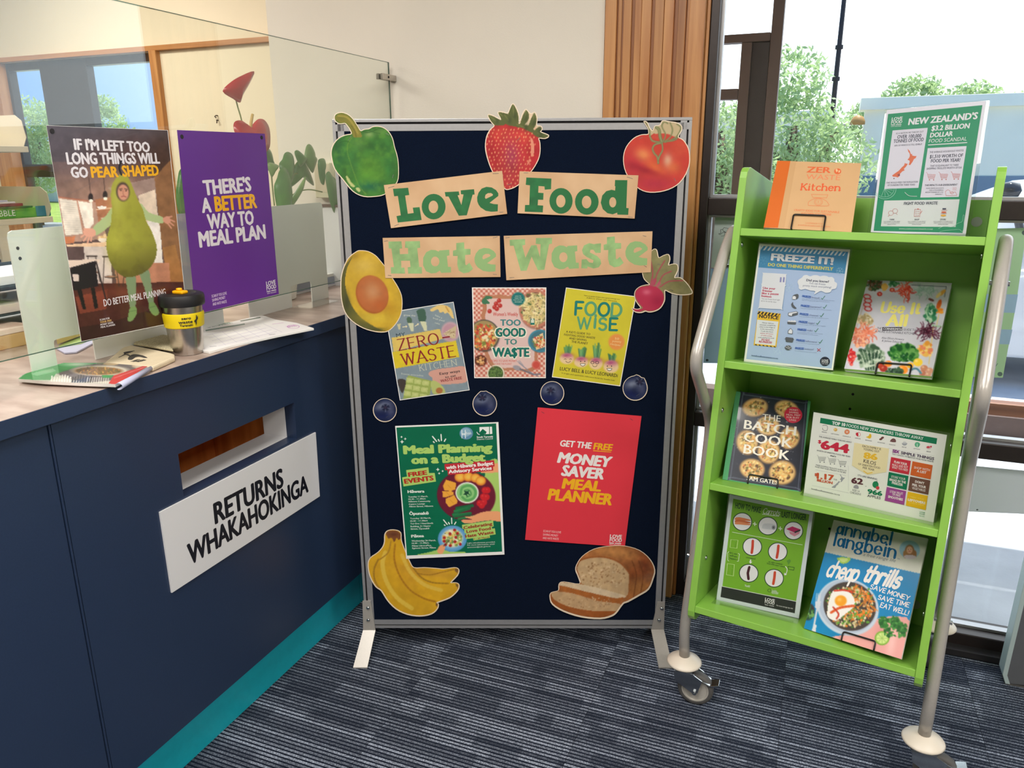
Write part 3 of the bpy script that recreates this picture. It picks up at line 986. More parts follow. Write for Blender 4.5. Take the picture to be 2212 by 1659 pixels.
# ---------------------------------------------------------------- the big window
WN = MB().box(-.36, 3.4, 2.44, 2.53, 2.52, 2.68).build('window_2', BRONZE, fr=BF)
tag(WN, 'large bronze-framed window behind the green trolley', kind='structure')
posts = [(-.362, -.336), (1.05, 1.13), (2.25, 2.33), (3.34, 3.4)]
for a0, a1 in posts:
    MB().box(a0, a1, 2.44, 2.53, 0, 2.52).build('mullion', BRONZE, parent=WN, bevel=.003)
rails = [(1.310, 1.362, 2.44, 'transom'), (.630, .680, 2.44, 'transom'), (.0, .060, 2.43, 'bottom_rail')]
for (a0, a1) in [(-.336, 1.05), (1.13, 2.25), (2.33, 3.34)]:
    for z0, z1, b0, nm in rails:
        MB().box(a0, a1, b0, 2.53, z0, z1).build(nm, BRONZE, parent=WN, bevel=.003)
    for z0, z1 in [(.060, .630), (.680, 1.310), (1.362, 2.52)]:
        bd = MB()
        bd.box(a0, a0 + .009, 2.474, 2.50, z0, z1).box(a1 - .009, a1, 2.474, 2.50, z0, z1)
        bd.box(a0 + .009, a1 - .009, 2.474, 2.50, z0, z0 + .008).box(a0 + .009, a1 - .009, 2.474, 2.50, z1 - .008, z1)
        bd.build('glazing_bead', ALU, parent=WN)
        MB().box(a0 + .006, a1 - .006, 2.484, 2.490, z0 + .006, z1 - .006).build('pane', WGLASS, parent=WN)
tag(MB().box(-.3, 3.34, 2.395, 2.44, 0, .022).build('trim_track', DARKGAP, fr=BF, bevel=.002), 'dark floor track under the window', kind='structure')

# ---------------------------------------------------------------- service counter
PA, KA, TA = -1.33, -1.37, -1.317
CT = empty('service_counter', BF.at(PA, 1.2, 0), 'navy library counter with sandy worktop, teal kickboard and a book return slot', 'counter')
def cbox(name, m, x0, x1, y0, y1, z0, z1, bevel=.0015):
    o = MB().box(x0 - PA, x1 - PA, y0 - 1.2, y1 - 1.2, z0, z1).build(name, m, parent=CT, bevel=bevel)
    return o
gA = FA(PA)
bg = gA.p(106, 922)[0]                          # panel joint
ctz = 1.0295
cbox('worktop', TOPS, TA - .78, TA - .002, -.6, 2.455, ctz - .033, ctz, .001)
cbox('worktop_edge', NAVY, TA - .002, TA, -.6, 2.455, ctz - .0345, ctz - .0004, .0006)
s0, s1 = gA.p(384.7, 981)[0], gA.p(641.2, 943.8)[0]
zt_, zb_ = gA.p(384.7, 981)[1], gA.p(394.4, 1074.6)[1]
PZ0, PZ1 = .147, ctz - .034
cbox('front_panel', NAVY, PA - .018, PA, -.6, bg - .004, PZ0, PZ1)
pm = MB()
y0, y1 = bg + .004, 1.985
for (q0, q1, z0, z1) in [(y0, s0, PZ0, PZ1), (s1, y1, PZ0, PZ1), (s0, s1, zt_, PZ1), (s0, s1, PZ0, zb_)]:
    pm.box(-.034, 0, q0 - 1.2, q1 - 1.2, z0, z1)
pm.build('front_panel', NAVY, parent=CT)
cbox('front_panel', NAVY, PA - .018, PA - .001, 1.989, 2.455, PZ0, PZ1)
cbox('joint_strip', NAVY, PA - .012, PA + .0012, bg - .0022, bg + .0022, PZ0, PZ1, .001)
cbox('kickboard', TEAL, KA - .016, KA, -.6, 1.985, 0, PZ0 + .01, .001)
cbox('kickboard', TEAL, KA - .016, KA, 1.988, 2.455, 0, PZ0 + .01, .001)
cbox('carcass_floor', WHLAM, KA - .6, PA - .02, -.6, 2.455, PZ0 - .002, PZ0 + .016)
cbox('end_panel', WHLAM, KA - .6, PA - .02, 2.435, 2.455, PZ0, PZ1)
# chute behind the slot
ch = MB()
ch.box(-.115, -.0345, s0 - 1.2 - .016, s0 - 1.2, zb_ - .016, zt_ + .016)
ch.box(-.115, -.0345, s1 - 1.2, s1 - 1.2 + .016, zb_ - .016, zt_ + .016)
ch.box(-.115, -.0345, s0 - 1.2, s1 - 1.2, zb_ - .016, zb_)
ch.build('slot_lining', WHLAM, parent=CT, bevel=.001)
fl = MB().hexa([(-.42, s0 - 1.23, zb_ - .22), (-.116, s0 - 1.23, zb_ - .022), (-.42, s1 - 1.17, zb_ - .22), (-.116, s1 - 1.17, zb_ - .022),
                (-.42, s0 - 1.23, zb_ - .205), (-.116, s0 - 1.23, zb_ - .007), (-.42, s1 - 1.17, zb_ - .205), (-.116, s1 - 1.17, zb_ - .007)])
fl.build('return_chute', TEAK, parent=CT)
cbox('cupboard_back', TEAK, PA - .34, PA - .325, s0 - .02, s1 + .02, .35, zt_ + .012)
cbox('cupboard_side', TEAK, PA - .425, PA - .12, s1 + .021, s1 + .035, .35, ctz - .04)
# RETURNS sign
_o, A = sheet('returns_sign', 'white plastic sign with black lettering on the counter below the slot', 'sign', gA, (0, 0, 1),
              [(342.5, 1106), (679.5, 933.5), (688.5, 1071.5), (368.5, 1280)], .0003, WHLAM, .004)
A.view = (0, 600, 2.3705)
A.text('RETURNS', (1098, 1258), (1444, 1066), 101, (22, 24, 34), bold=.046, res=4)
A.text('WHAKAHOKINGA', (966, 1470), (1572, 1093), 101, (22, 24, 34), bold=.046, res=4)
A.build('lettering', _o, INK)

# ---------------------------------------------------------------- display board
BY = -0.01169
BXv = np.array([math.cos(BY), math.sin(BY), 0]); BNv = np.array([math.sin(BY), -math.cos(BY), 0])
D0 = 2.07
BDF = Frame(-BNv * D0, BXv, ZX)                 # front plane of the board frame; u right, v = height
uL, vT = BDF.p(717.2, 258); uR = BDF.p(1495.7, 253.4)[0]; vB = BDF.p(1111, 1357)[1]
uc = (uL + uR) / 2
BD = empty('display_board', BDF.at(uc, 0, -.016), 'freestanding navy fabric display board in a silver aluminium frame with feet', 'display board')
bw_, U0, U1 = .029, uL - uc, uR - uc
FWD_ = .016
def rail(name, horizontal, lo, hi, edge, sgn):
    m = MB()
    for (e0, e1, zf) in [(0, .0075, FWD_), (.0075, .0125, FWD_ - .006), (.0125, bw_, FWD_)]:
        a, b = sorted((edge + sgn * e0, edge + sgn * e1))
        mi = 1 if zf < FWD_ else 0
        if horizontal: m.box(lo, hi, a, b, -.014, zf, mi)
        else: m.box(a, b, lo, hi, -.014, zf, mi)
    return m.build(name, [ALU, DARKGAP], parent=BD)
rail('top_rail', True, U0 + .0076, U1 - .0076, vT, -1)
rail('bottom_rail', True, U0 + bw_, U1 - bw_, vB, 1)
rail('side_post', False, vB, vT - .0076, U0, 1)
rail('side_post', False, vB, vT - .0076, U1, -1)
MB().box(U0, U1, vT - .0075, vT + .0005, -.015, FWD_ + .001).build('top_cap', ALU, parent=BD, bevel=.001)
MB().box(U0 + bw_ - .002, U1 - bw_ + .002, vB + bw_ - .002, vT - bw_ + .002, -.012, FWD_ - .0015).build('fabric_panel', FABRIC, parent=BD)
fz = FZ(0.0)
def foot(tl, tr, br, bl, e0, e1, sgn):
    P = [BDF.p(*q) for q in (tl, tr, br, bl)]
    P = [(q[0] - uc, q[1]) for q in P]
    m = MB()
    for z0, z1 in [(FWD_ + .0006, FWD_ + .0036), (-.018, -.015)]:
        m.prism(P, z0, z1)
    # sloping front leg down to the floor
    def loc(px_):
        a, b = fz.p(*px_); w = bw(a, b, 0) - BDF.o
        return (w @ BXv - uc, 0.0, (w @ BNv) + .016)
    E0, E1 = loc(e0), loc(e1)
    def leg(z1, zs):
        a0 = (P[3][0], P[3][1] + .001, z1); a1 = (P[2][0], P[2][1] + .001, z1)
        b0 = (E0[0], 0.0, zs); b1 = (E1[0], 0.0, zs)
        t = .004
        m.hexa([b0, b1, a0, a1, (b0[0], t, b0[2]), (b1[0], t, b1[2]), (a0[0], a0[1] + t, a0[2] + (t if zs > 0 else -t)), (a1[0], a1[1] + t, a1[2] + (t if zs > 0 else -t))])
    leg(FWD_ + .0006, E0[2])
    leg(-.015, -E0[2] + .0)
    o = m.build('foot', SILVER, parent=BD)
    for k in (.22, .62):
        cx_ = P[0][0] * (1 - k) + P[3][0] * k + .017; cy_ = P[0][1] * (1 - k) + P[3][1] * k
        MB().lathe([(0, .0042), (.003, .004), (.0052, .0025), (.0055, 0)][::-1], 14, (cx_, cy_, FWD_ + .0037)).build('screw', CHROME, parent=o, smooth=True)
foot((783.5, 1297), (801, 1297), (811.8, 1362.5), (785, 1362.5), (763, 1444), (793.5, 1444), -1)
foot((1420, 1299), (1436, 1299), (1433.5, 1361), (1406, 1361), (1423, 1444), (1453, 1444), 1)

# ---------------------------------------------------------------- glass screen along the counter
GA = -1.42
GF = FA(GA)
gz1 = 1.795; gz0 = 1.108
ge0 = -.55
ge1 = GF.p(840, 137)[0]
GS = empty('glass_screen', GF.at(1.2, 0), 'frameless clear glass screen standing along the counter top', 'glass screen')
MB().box(ge0 - 1.2, ge1 - 1.2, gz0, gz1, -.005, .0).build('glass_pane', GLASS, parent=GS)
ed = MB().box(ge0 - 1.2, ge1 - 1.2, gz1, gz1 + .0012, -.005, 0).box(ge0 - 1.2, ge1 - 1.2, gz0 - .0012, gz0, -.005, 0).box(ge1 - 1.2, ge1 - 1.2 + .0012, gz0, gz1, -.005, 0)
ed.build('polished_edge', GLEDGE, parent=GS)
c0 = GF.p(821, 158); c1 = GF.p(849, 176)
MB().box(c0[0] - 1.2, WB - 1.2, c1[1], c0[1], .0005, .010).box(c0[0] - 1.2, WB - 1.2, c1[1], c0[1], -.016, -.0055).box(ge1 - 1.2 + .0013, WB - 1.2, c1[1], c0[1], -.0055, .0005).build('wall_clamp', STEEL, parent=GS, bevel=.001)
MB().lathe([(.0035, 0), (.0035, .0012), (0, .0012)], 12, ((c0[0] + c1[0]) / 2 - 1.2 - .004, (c0[1] + c1[1]) / 2, .0101)).build('screw', DARKGAP, parent=GS)
# glass is carried on short clamps that stand on the worktop
for yy in (-.3, .75, 2.36):
    MB().box(yy - 1.215, yy - 1.185, ctz, gz0 + .02, .0002, .006).box(yy - 1.215, yy - 1.185, ctz, gz0 + .02, -.011, -.0052).box(yy - 1.215, yy - 1.185, ctz, gz0 - .0013, -.0052, .0002).build('foot_clamp', STEEL, parent=GS, bevel=.001)

# ---------------------------------------------------------------- trolley
CO = np.array([0.4571, 1.7702, 0.3012]); CY_, CL_ = 0.5469, 0.1707
cd = np.array([math.cos(CY_), -math.sin(CY_), 0]); cb = np.array([math.sin(CY_), math.cos(CY_), 0])
cw = math.cos(CL_) * ZX + math.sin(CL_) * cb
cbb = math.cos(CL_) * cb - math.sin(CL_) * ZX
CF = Frame(CO, cd, cw)                          # u along the shelf, v up the lean, z toward the viewer
CW, CTH, CTOP, CDEP = .5525, .0175, 1.1731, .31
SH = [1.0226, .6944, .3787, .0460]
def cpt(a, s, q): return CO + a * cd + s * cw + q * cbb
TR = empty('display_trolley', CF, 'lime green four-shelf book trolley with grey tube legs on castors', 'book trolley')
prof = [(-.0, .03)] + [(-(.03 - .03 * math.cos(math.radians(t))), .03 - .03 * math.sin(math.radians(t))) for t in (30, 60, 90)] + [(-CDEP + .03, 0), (-CDEP, .03), (-CDEP, CTOP - .03), (-CDEP + .03, CTOP)] + \
       [(-(.03 - .03 * math.cos(math.radians(t))), CTOP - .03 + .03 * math.sin(math.radians(t))) for t in (90, 60, 30)] + [(0, CTOP - .03)]
for x0 in (0, CW - CTH):
    m = MB(); n = len(prof)
    vs = [(x0, s_, q_) for q_, s_ in prof] + [(x0 + CTH, s_, q_) for q_, s_ in prof]
    m.add(vs, [tuple(range(n)), tuple(range(2 * n - 1, n - 1, -1))] + [(i, (i + 1) % n, n + (i + 1) % n, n + i) for i in range(n)])
    m.build('side_panel', GREEN, parent=TR, bevel=.0012)
for k, s_ in enumerate(SH):
    zf = -.002
    MB().box(CTH, CW - CTH, s_ - .018, s_, -CDEP + .006, zf).build('shelf', GREEN, parent=TR, bevel=.0012)
MB().box(CTH, CW - CTH, SH[3], 1.138, -CDEP + .006, -CDEP + .012 + .006).build('back_panel', GREEN, parent=TR, bevel=.0012)
# back panel holes, cam caps and side bolts
for (u_, s_) in [(.29, .625), (.288, .585), (.284, .33), (.282, .29), (.28, .25)]:
    MB().lathe([(.0035, 0), (.0035, .0006), (0, .0006)], 10, (u_, s_, -CDEP + .0182)).build('shelf_hole', DARKGAP, parent=TR)
for s_ in (1.085, .455, .10):
    MB().lathe([(.012, 0), (.012, .001), (0, .001)], 20, (CW - .042, s_, -CDEP + .0182)).build('cap', PLASTG, parent=TR)
for x_, sg in ((CTH, 1), (CW - CTH, -1)):
    for (s_, q_) in [(.985, .03), (.565, .035), (.165, .05)]:
        MB().lathe([(0, .004), (.005, .003), (.0075, 0)][::-1], 14, (0, 0, 0), ax=0).build('bolt', CHROME, parent=TR, smooth=True).location = (x_ if sg > 0 else x_ - .004, s_, -q_)
# tube loops, in the plane just outside each side panel
TP = [(-.150, .100), (-.055, .064), (.25, .086), (.52, .085), (.690, -.125), (.965, .022), (1.035, .085), (1.00, .16), (.92, .215), (-.03, .578)]
for x_, nm in ((-.021, 0), (CW + .021, 1)):
    pts = [(x_, s_, -q_) for s_, q_ in TP]
    pts[0] = tuple(np.array([x_, -.150, -.100]))
    MB().tube(rounded(pts, .045, 6), .0142, 16).build('tube_leg', SILVER, parent=TR, smooth=True)
    for (s_, q_) in [(.93, .05), (.15, .078)]:
        MB().tube([(x_ - (.021 if nm == 0 else -.021) * .9, s_, -q_), (x_ + (.021 if nm == 0 else -.021) * .9, s_, -q_)], .0055, 10).build('leg_bolt', CHROME, parent=TR)

def local_child(o, fr, pfr):
    o.matrix_basis = pfr.mat4().inverted() @ fr.mat4()

def castor(base, dirx, brake=True):
    """base = point of the leg end on the disc"""
    dx = np.array([dirx[0], dirx[1], 0]); dx /= np.linalg.norm(dx)
    dy = np.array([-dx[1], dx[0], 0])
    z0 = base[2]
    fr = Frame((base[0], base[1], 0), dx, dy)
    fork = MB()
    for sy in (-1, 1):
        pl = [(-.024, z0 - .020), (.026, z0 - .020), (.054, z0 - .036), (.052, z0 - .044), (.044, .048), (.036, .039), (.028, .046), (-.020, z0 - .050)]
        n = len(pl)
        vs = [(x, sy * .022 - .0014, z) for x, z in pl] + [(x, sy * .022 + .0014, z) for x, z in pl]
        fork.add(vs, [tuple(range(n)), tuple(range(2 * n - 1, n - 1, -1))] + [(i, (i + 1) % n, n + (i + 1) % n, n + i) for i in range(n)])
    fork.hexa([(-.026, -.022, z0 - .021), (.030, -.022, z0 - .021), (-.026, .022, z0 - .021), (.030, .022, z0 - .021),
               (-.026, -.022, z0 - .017), (.030, -.022, z0 - .017), (-.026, .022, z0 - .017), (.030, .022, z0 - .017)])
    fork.lathe([(.026, z0 - .017), (.027, z0 - .012), (.022, z0 - .006), (.022, z0 - .001)], 24)
    fo = fork.build('castor', CHROME, parent=TR, smooth=2)
    local_child(fo, fr, CF)
    MB().lathe([(.030, z0 - .006), (.046, z0 - .003), (.048, z0 + .001), (.045, z0 + .005), (.032, z0 + .013), (.020, z0 + .020), (.0155, z0 + .021), (0, z0 + .021)], 40).build('cover_disc', CREAMP, parent=fo, smooth=True)
    R = .0495
    wh = MB().lathe([(.037, -.013), (R - .006, -.014), (R - .001, -.009), (R, 0), (R - .001, .009), (R - .006, .014), (.037, .013)], 40, (.036, 0, R), ax=1, caps=False)
    wh.build('tyre', RUBBER, parent=fo, smooth=True)
    MB().lathe([(0, -.012), (.012, -.0125), (.013, -.009), (.033, -.009), (.034, -.0125), (.0371, -.0125), (.0371, .0125), (.034, .0125), (.033, .009), (.013, .009), (.012, .0125), (0, .012)], 36, (.036, 0, R), ax=1).build('wheel_hub', PLASTG, parent=fo, smooth=2)
    MB().tube([(.036, -.029, R), (.036, .029, R)], .0065, 6).tube([(.036, -.033, R), (.036, .033, R)], .0035, 8).build('axle', CHROME, parent=fo)
    if brake:
        b_ = MB().hexa([(.012, -.019, z0 - .024), (.074, -.019, z0 - .052), (.012, .019, z0 - .024), (.074, .019, z0 - .052),
                        (.012, -.019, z0 - .0205), (.076, -.019, z0 - .048), (.012, .019, z0 - .0205), (.076, .019, z0 - .048)])
        b_.hexa([(.076, -.015, z0 - .056), (.098, -.013, z0 - .050), (.076, .015, z0 - .056), (.098, .013, z0 - .050),
                 (.076, -.017, z0 - .050), (.099, -.015, z0 - .043), (.076, .017, z0 - .050), (.099, .015, z0 - .043)])
        b_.build('brake_pedal', CHROME, parent=fo, bevel=.0012)
        MB().hexa([(.044, -.008, z0 - .0335), (.062, -.008, z0 - .0415), (.044, .008, z0 - .0335), (.062, .008, z0 - .0415),
                   (.044, -.008, z0 - .0325), (.062, -.008, z0 - .0405), (.044, .008, z0 - .0325), (.062, .008, z0 - .0405)]).build('pedal_slot', DARKGAP, parent=fo)
for x_ in (-.021, CW + .021):
    P = cpt(x_, -.150, .100)
    castor((P[0], P[1], P[2] - .012), (.93, -.36))
    P = cpt(x_, -.03, .578)
    castor((P[0], P[1], P[2] - .012), (.45, .9), False)
# ---------------------------------------------------------------- outdoors
GZ = -0.06
tag(MB().box(-9, 30, 2.54, 9.0, GZ - .1, GZ).build('ground_paving', CONC, fr=BF), 'pale concrete paving outside the window', kind='structure')
tag(MB().box(-9, 40, 9.0, 40, GZ - .12, GZ - .02).build('ground_road', ASPH, fr=BF), 'street beyond the paving', kind='structure')
tag(MB().box(-60, -9, 2.54, 60, GZ - .11, GZ - .01).build('ground_lawn', GRASS, fr=BF), 'sunlit lawn beyond the far windows', kind='structure')
tag(MB().box(-60, -9, 6.6, 7.6, GZ - .01, GZ + .002).build('ground_path', CONC, fr=BF), kind='structure')
tag(MB().box(-60, -9, 12.2, 16.0, GZ - .01, GZ + .004).build('ground_lane', ASPH, fr=BF), kind='structure')

def leaf_cloud(name, blobs, n, size, m, parent, seed):
    r = np.random.RandomState(seed)
    V = []; F = []
    wts = np.array([b[3] ** 2 for b in blobs]); wts /= wts.sum()
    for k in range(n):
        b = blobs[r.choice(len(blobs), p=wts)]
        d = r.normal(size=3); d /= np.linalg.norm(d)
        c = np.array(b[:3]) + d * b[3] * (0.55 + 0.45 * r.rand()) * np.array([1, 1, .85])
        x = r.normal(size=3); x /= np.linalg.norm(x)
        y = np.cross(x, r.normal(size=3)); y /= np.linalg.norm(y)
        s_ = size * (0.6 + 0.8 * r.rand())
        j = len(V)
        V += [c - x * s_, c + y * s_ * .4, c + x * s_, c - y * s_ * .4]
        F.append((j, j + 1, j + 2, j + 3))
    return MB().add(V, F).build(name, m, parent=parent, recalc=False)

def tree(a, b, h, blobs, label, n, size, seed, group='trees outside'):
    t = empty('tree', BF.at(a, b, GZ), label, 'tree', group)
    MB().tube([(0, 0, 0), (.05, 0, h * .3), (-.05, .05, h * .62)], [.16, .12, .07], 10).tube([(.04, 0, h * .33), (.5, .1, h * .6)], [.07, .03], 8).tube([(0, 0, h * .4), (-.5, -.2, h * .65)], [.06, .03], 8).build('trunk', BARK, parent=t, smooth=True)
    leaf_cloud('crown', blobs, n, size, LEAFT, t, seed)
    return t
def at_out(px_, b):
    q = FB(b).p(*px_); return q
# tree seen left of the orange book, past the timber screen
q = at_out((1720, 260), 11.0)
tree(q[0], 11.0, 3.2, [(-.1, 0, q[1] - .1, .75), (.35, 0, q[1] - .5, .7), (-.9, .2, q[1] - .75, .9), (-.1, 0, q[1] + .55, .5), (.1, 0, q[1] - 1.1, .7)], 'broad leafy tree behind the brown timber screen outside', 11000, .042, 1)
q = at_out((1560, 290), 9.0)
tree(q[0], 9.0, 3.0, [(0, 0, q[1], .55), (-.3, .2, q[1] - .55, .55), (.2, 0, q[1] - .35, .45)], 'leafy tree seen through the gap beside the window frame', 5000, .036, 2)
q = at_out((1975, 222), 21.0)
tree(q[0], 21.0, 4.0, [(0, 0, q[1], .8), (1.2, 0, q[1] - .1, .7), (-.9, 0, q[1] - .35, .6), (2.1, 0, q[1] - .1, .4)], 'round tree crown showing above the pale street wall', 5000, .07, 3)
# street wall
wb = 17.0
zt = at_out((2100, 232), wb)[1]; zm = at_out((2100, 380), wb)[1]
sw = empty('street_building', BF.at(10, wb, GZ), 'long pale blue-green rendered building across the street', 'building')
x0_, x1_ = at_out((1862, 300), wb)[0] - 10, 22.0
MB().box(x0_, x1_, 0, .4, zm - GZ, zt - GZ).build('rendered_wall', STREETW, parent=sw)
MB().box(x0_, x1_, -.02, .4, 0, zm - GZ).build('plinth', STREETD, parent=sw)
MB().box(x0_ - .1, x1_, -.12, .5, zt - GZ, zt - GZ + .22).build('parapet', STREETW, parent=sw, bevel=.01)
xa = at_out((1788, 240), wb - 1.5)
sw2 = empty('street_building', BF.at(xa[0] - 2, wb - 1.5, GZ), 'low pale building beside the street pole', 'building')
MB().box(-1.6, 2.05, 0, 3, 0, at_out((1800, 250), wb - 1.5)[1] - GZ).build('rendered_wall', STREETW, parent=sw2)
MB().box(-1.6, 2.05, -.03, 3, 0, at_out((1800, 382), wb - 1.5)[1] - GZ).build('plinth', STREETD, parent=sw2)
MB().box(-1.7, 2.15, -.1, 3, at_out((1800, 250), wb - 1.5)[1] - GZ, at_out((1800, 238), wb - 1.5)[1] - GZ).build('parapet', STREETW, parent=sw2)
# pole
q = at_out((1813, 100), 12.0)
pl = empty('street_pole', BF.at(q[0], 12.0, GZ), 'thin dark street pole in front of the pale buildings', 'pole')
MB().tube([(0, 0, 0), (0, 0, 2.5), (0, 0, 6.5)], [.036, .034, .02], 12).build('shaft', BRONZE, parent=pl, smooth=True)
for z_ in (1.2, 2.0, 2.6, 3.0):
    MB().lathe([(.05, z_), (.05, z_ + .05)], 12).build('band', DARKGAP, parent=pl)
# wall lamp
q = at_out((1853, 262), wb - .3)
lp = empty('wall_lamp', BF.at(q[0], wb - .3, q[1]), 'small ochre bulkhead lamp by the corner of the pale building', 'lamp')
MB().lathe([(0, .12), (.09, .08), (.13, 0), (.13, -.06)][::-1], 16).build('shade', mat('ochre_shade', (190, 140, 70), rough=.5), parent=lp, smooth=True)
MB().tube([(0, 0, -.03), (-.2, 0, -.06), (-.28, .1, -.06)], .02, 8).build('bracket', PLASTG, parent=lp)
# parked car, only its bonnet corner and door mirror show
q = at_out((2122, 402), 6.9)
cr = empty('parked_car', BF.at(q[0] + 1.2, 6.9, GZ), 'white parked car with a dark door mirror in the street', 'car')
def carsec(x, hw, z0, z1):
    return [(x, -hw, z0), (x, hw, z0), (x, hw, z0 + (z1 - z0) * .6), (x, hw * .72, z1), (x, -hw * .72, z1), (x, -hw, z0 + (z1 - z0) * .6)]
m = MB(); secs = [(-2.7, .7, .35, .72), (-2.45, .82, .25, .92), (-1.7, .86, .22, 1.04), (-.9, .86, .22, 1.38), (.2, .86, .22, 1.50), (1.3, .86, .22, 1.42), (2.1, .82, .25, 1.05), (2.3, .7, .35, .8)]
for i, s_ in enumerate(secs):
    m.v += carsec(*s_)
for i in range(len(secs) - 1):
    for k in range(6):
        m.f.append((i * 6 + k, i * 6 + (k + 1) % 6, (i + 1) * 6 + (k + 1) % 6, (i + 1) * 6 + k)); m.fm.append(0)
m.f += [(0, 1, 2, 3, 4, 5), tuple(len(secs) * 6 - 6 + k for k in range(5, -1, -1))]; m.fm += [0, 0]
ob = m.build('body', CARW, parent=cr, smooth=True, bevel=.03)
MB().hexa([(-1.1, -.83, 1.02), (1.5, -.83, 1.02), (-1.1, -.80, 1.02), (1.5, -.80, 1.02), (-.6, -.70, 1.34), (1.2, -.70, 1.34), (-.6, -.67, 1.34), (1.2, -.67, 1.34)]).build('side_window', CARG, parent=cr)
MB().lathe([(0, .07), (.045, .05), (.055, 0), (.045, -.05), (0, -.07)], 14, (0, 0, 0), ax=0).build('door_mirror', CARG, parent=cr, smooth=True).location = (-1.2, -1.0, q[1] - GZ)
MB().tube([(-1.05, -.84, 1.02), (-1.17, -.96, q[1] - GZ - .03)], .025, 8).build('mirror_arm', CARG, parent=cr)
for x_ in (-1.75, 1.35):
    for y_ in (-.86, .70):
        MB().lathe([(.0, 0), (.3, 0), (.32, .03), (.32, .13), (.3, .16), (0, .16)], 24, (x_, y_, .31), ax=1).build('wheel', RUBBER, parent=cr)
# timber screen just outside
SB = 3.25; SF = FB(SB)
ts = empty('timber_screen', BF.at(-.2, SB, GZ), 'brown timber door screen standing outside the window', 'screen')
def scr(name, pts, m_, d0=0.0, d1=.05):
    P = [SF.p(*q) for q in pts]
    P = [(x + .2, z - GZ) for x, z in P]
    n = len(P)
    vs = [(x, d0, z) for x, z in P] + [(x, d1, z) for x, z in P]
    return MB().add(vs, [tuple(range(n)), tuple(range(2 * n - 1, n - 1, -1))] + [(i, (i + 1) % n, n + (i + 1) % n, n + i) for i in range(n)]).build(name, m_, parent=ts)
qx = lambda x, y: SF.p(x, y)
def vbar(name, xa_, xb_, z0, z1, m_, d0=0.0, d1=.05):
    return MB().box(xa_ + .2, xb_ + .2, d0, d1, z0 - GZ, z1 - GZ).build(name, m_, parent=ts, bevel=.002)
xr0, xr1 = qx(1669, 30)[0], qx(1694, 30)[0]
zt1, zt0 = qx(1620, 72)[1], qx(1620, 91)[1]
xw0 = qx(1601, 110)[0]
vbar('stile', xr0, xr1, GZ, 2.55, BRONZEO)
xg0, xg1 = qx(1620, 160)[0], qx(1658, 160)[0]
vbar('stile', xw0, xg0, GZ, zt0, BRONZEO)
vbar('stile', xg1, xr0 - .001, GZ, zt0, BRONZEO)
vbar('dark_glass', xg0, xg1, GZ, zt0 - .0, BRONZE, .012, .03)
vbar('top_rail', qx(1500, 80)[0], xr0 - .001, zt0 + .001, zt1, BRONZEO)
z3, z4 = qx(1575, 215)[1], qx(1575, 192)[1]
vbar('middle_rail', qx(1500, 200)[0], xw0 - .001, z3, z4, BRONZEO)
vbar('head_rail', qx(1500, 80)[0] - .0, xr0 - .001, 2.4, 2.5, BRONZEO)
tag(MB().box(-4.5, 6.0, 4.9, 5.02, GZ, GZ + .12).build('trim_kerb', BRONZEO, fr=BF), kind='structure')
bq = at_out((2110, 868), 3.9); bq2 = at_out((2110, 894), 3.9)
tr_ = empty('timber_rail', BF.at(1.0, 3.9, GZ), 'low brown timber handrail outside the window', 'handrail')
MB().box(-1.35, 4.0, 0, .07, bq2[1] - GZ, bq[1] - GZ).build('rail', wood_mat('rail_timber', (150, 98, 66), (110, 68, 44), 'X'), parent=tr_, bevel=.003)
for x_ in (-1.3, .9, 3.2):
    MB().box(x_, x_ + .06, .005, .065, 0, bq2[1] - GZ).build('post', BRONZEO, parent=tr_)
# far left outdoors
q = at_out((45, 270), 15.0)
tree(q[0], 15.0, 3.6, [(0, 0, q[1], 1.0), (.7, .3, q[1] - .6, .9), (-.6, 0, q[1] - .5, .9), (.3, 0, q[1] - 1.1, .8), (1.0, 0, q[1] + .2, .5)], 'sunlit tree on the lawn beyond the far-left window', 9000, .055, 4)
q = at_out((222, 265), 19.0)
tree(q[0], 19.0, 4.2, [(0, 0, q[1], .75), (.5, .2, q[1] - .7, .8), (-.5, 0, q[1] - .6, .7), (.1, 0, q[1] + .55, .45)], 'dark green tree against blue sky behind the pear poster', 6000, .06, 5)
hq0, hq1 = at_out((28, 345), 26.0), at_out((110, 318), 26.0)
hs = empty('white_house', BF.at(hq0[0], 26.0, GZ), 'low white house beyond the lawn with a pale roof', 'house')
MB().box(-3, 6, 0, 4, 0, hq1[1] - GZ - .25).build('wall', WALLW, parent=hs)
MB().hexa([(-3.3, -.3, hq1[1] - GZ - .25), (6.3, -.3, hq1[1] - GZ - .25), (-3.3, 4.3, hq1[1] - GZ - .25), (6.3, 4.3, hq1[1] - GZ - .25), (-2.4, 1.2, hq1[1] - GZ + .35), (5.4, 1.2, hq1[1] - GZ + .35), (-2.4, 2.8, hq1[1] - GZ + .35), (5.4, 2.8, hq1[1] - GZ + .35)]).build('roof', STREETD, parent=hs)
for x_ in (-1.5, .6, 3.2):
    MB().box(x_, x_ + .9, -.02, 0, .9, 1.7).build('window', CARG, parent=hs)
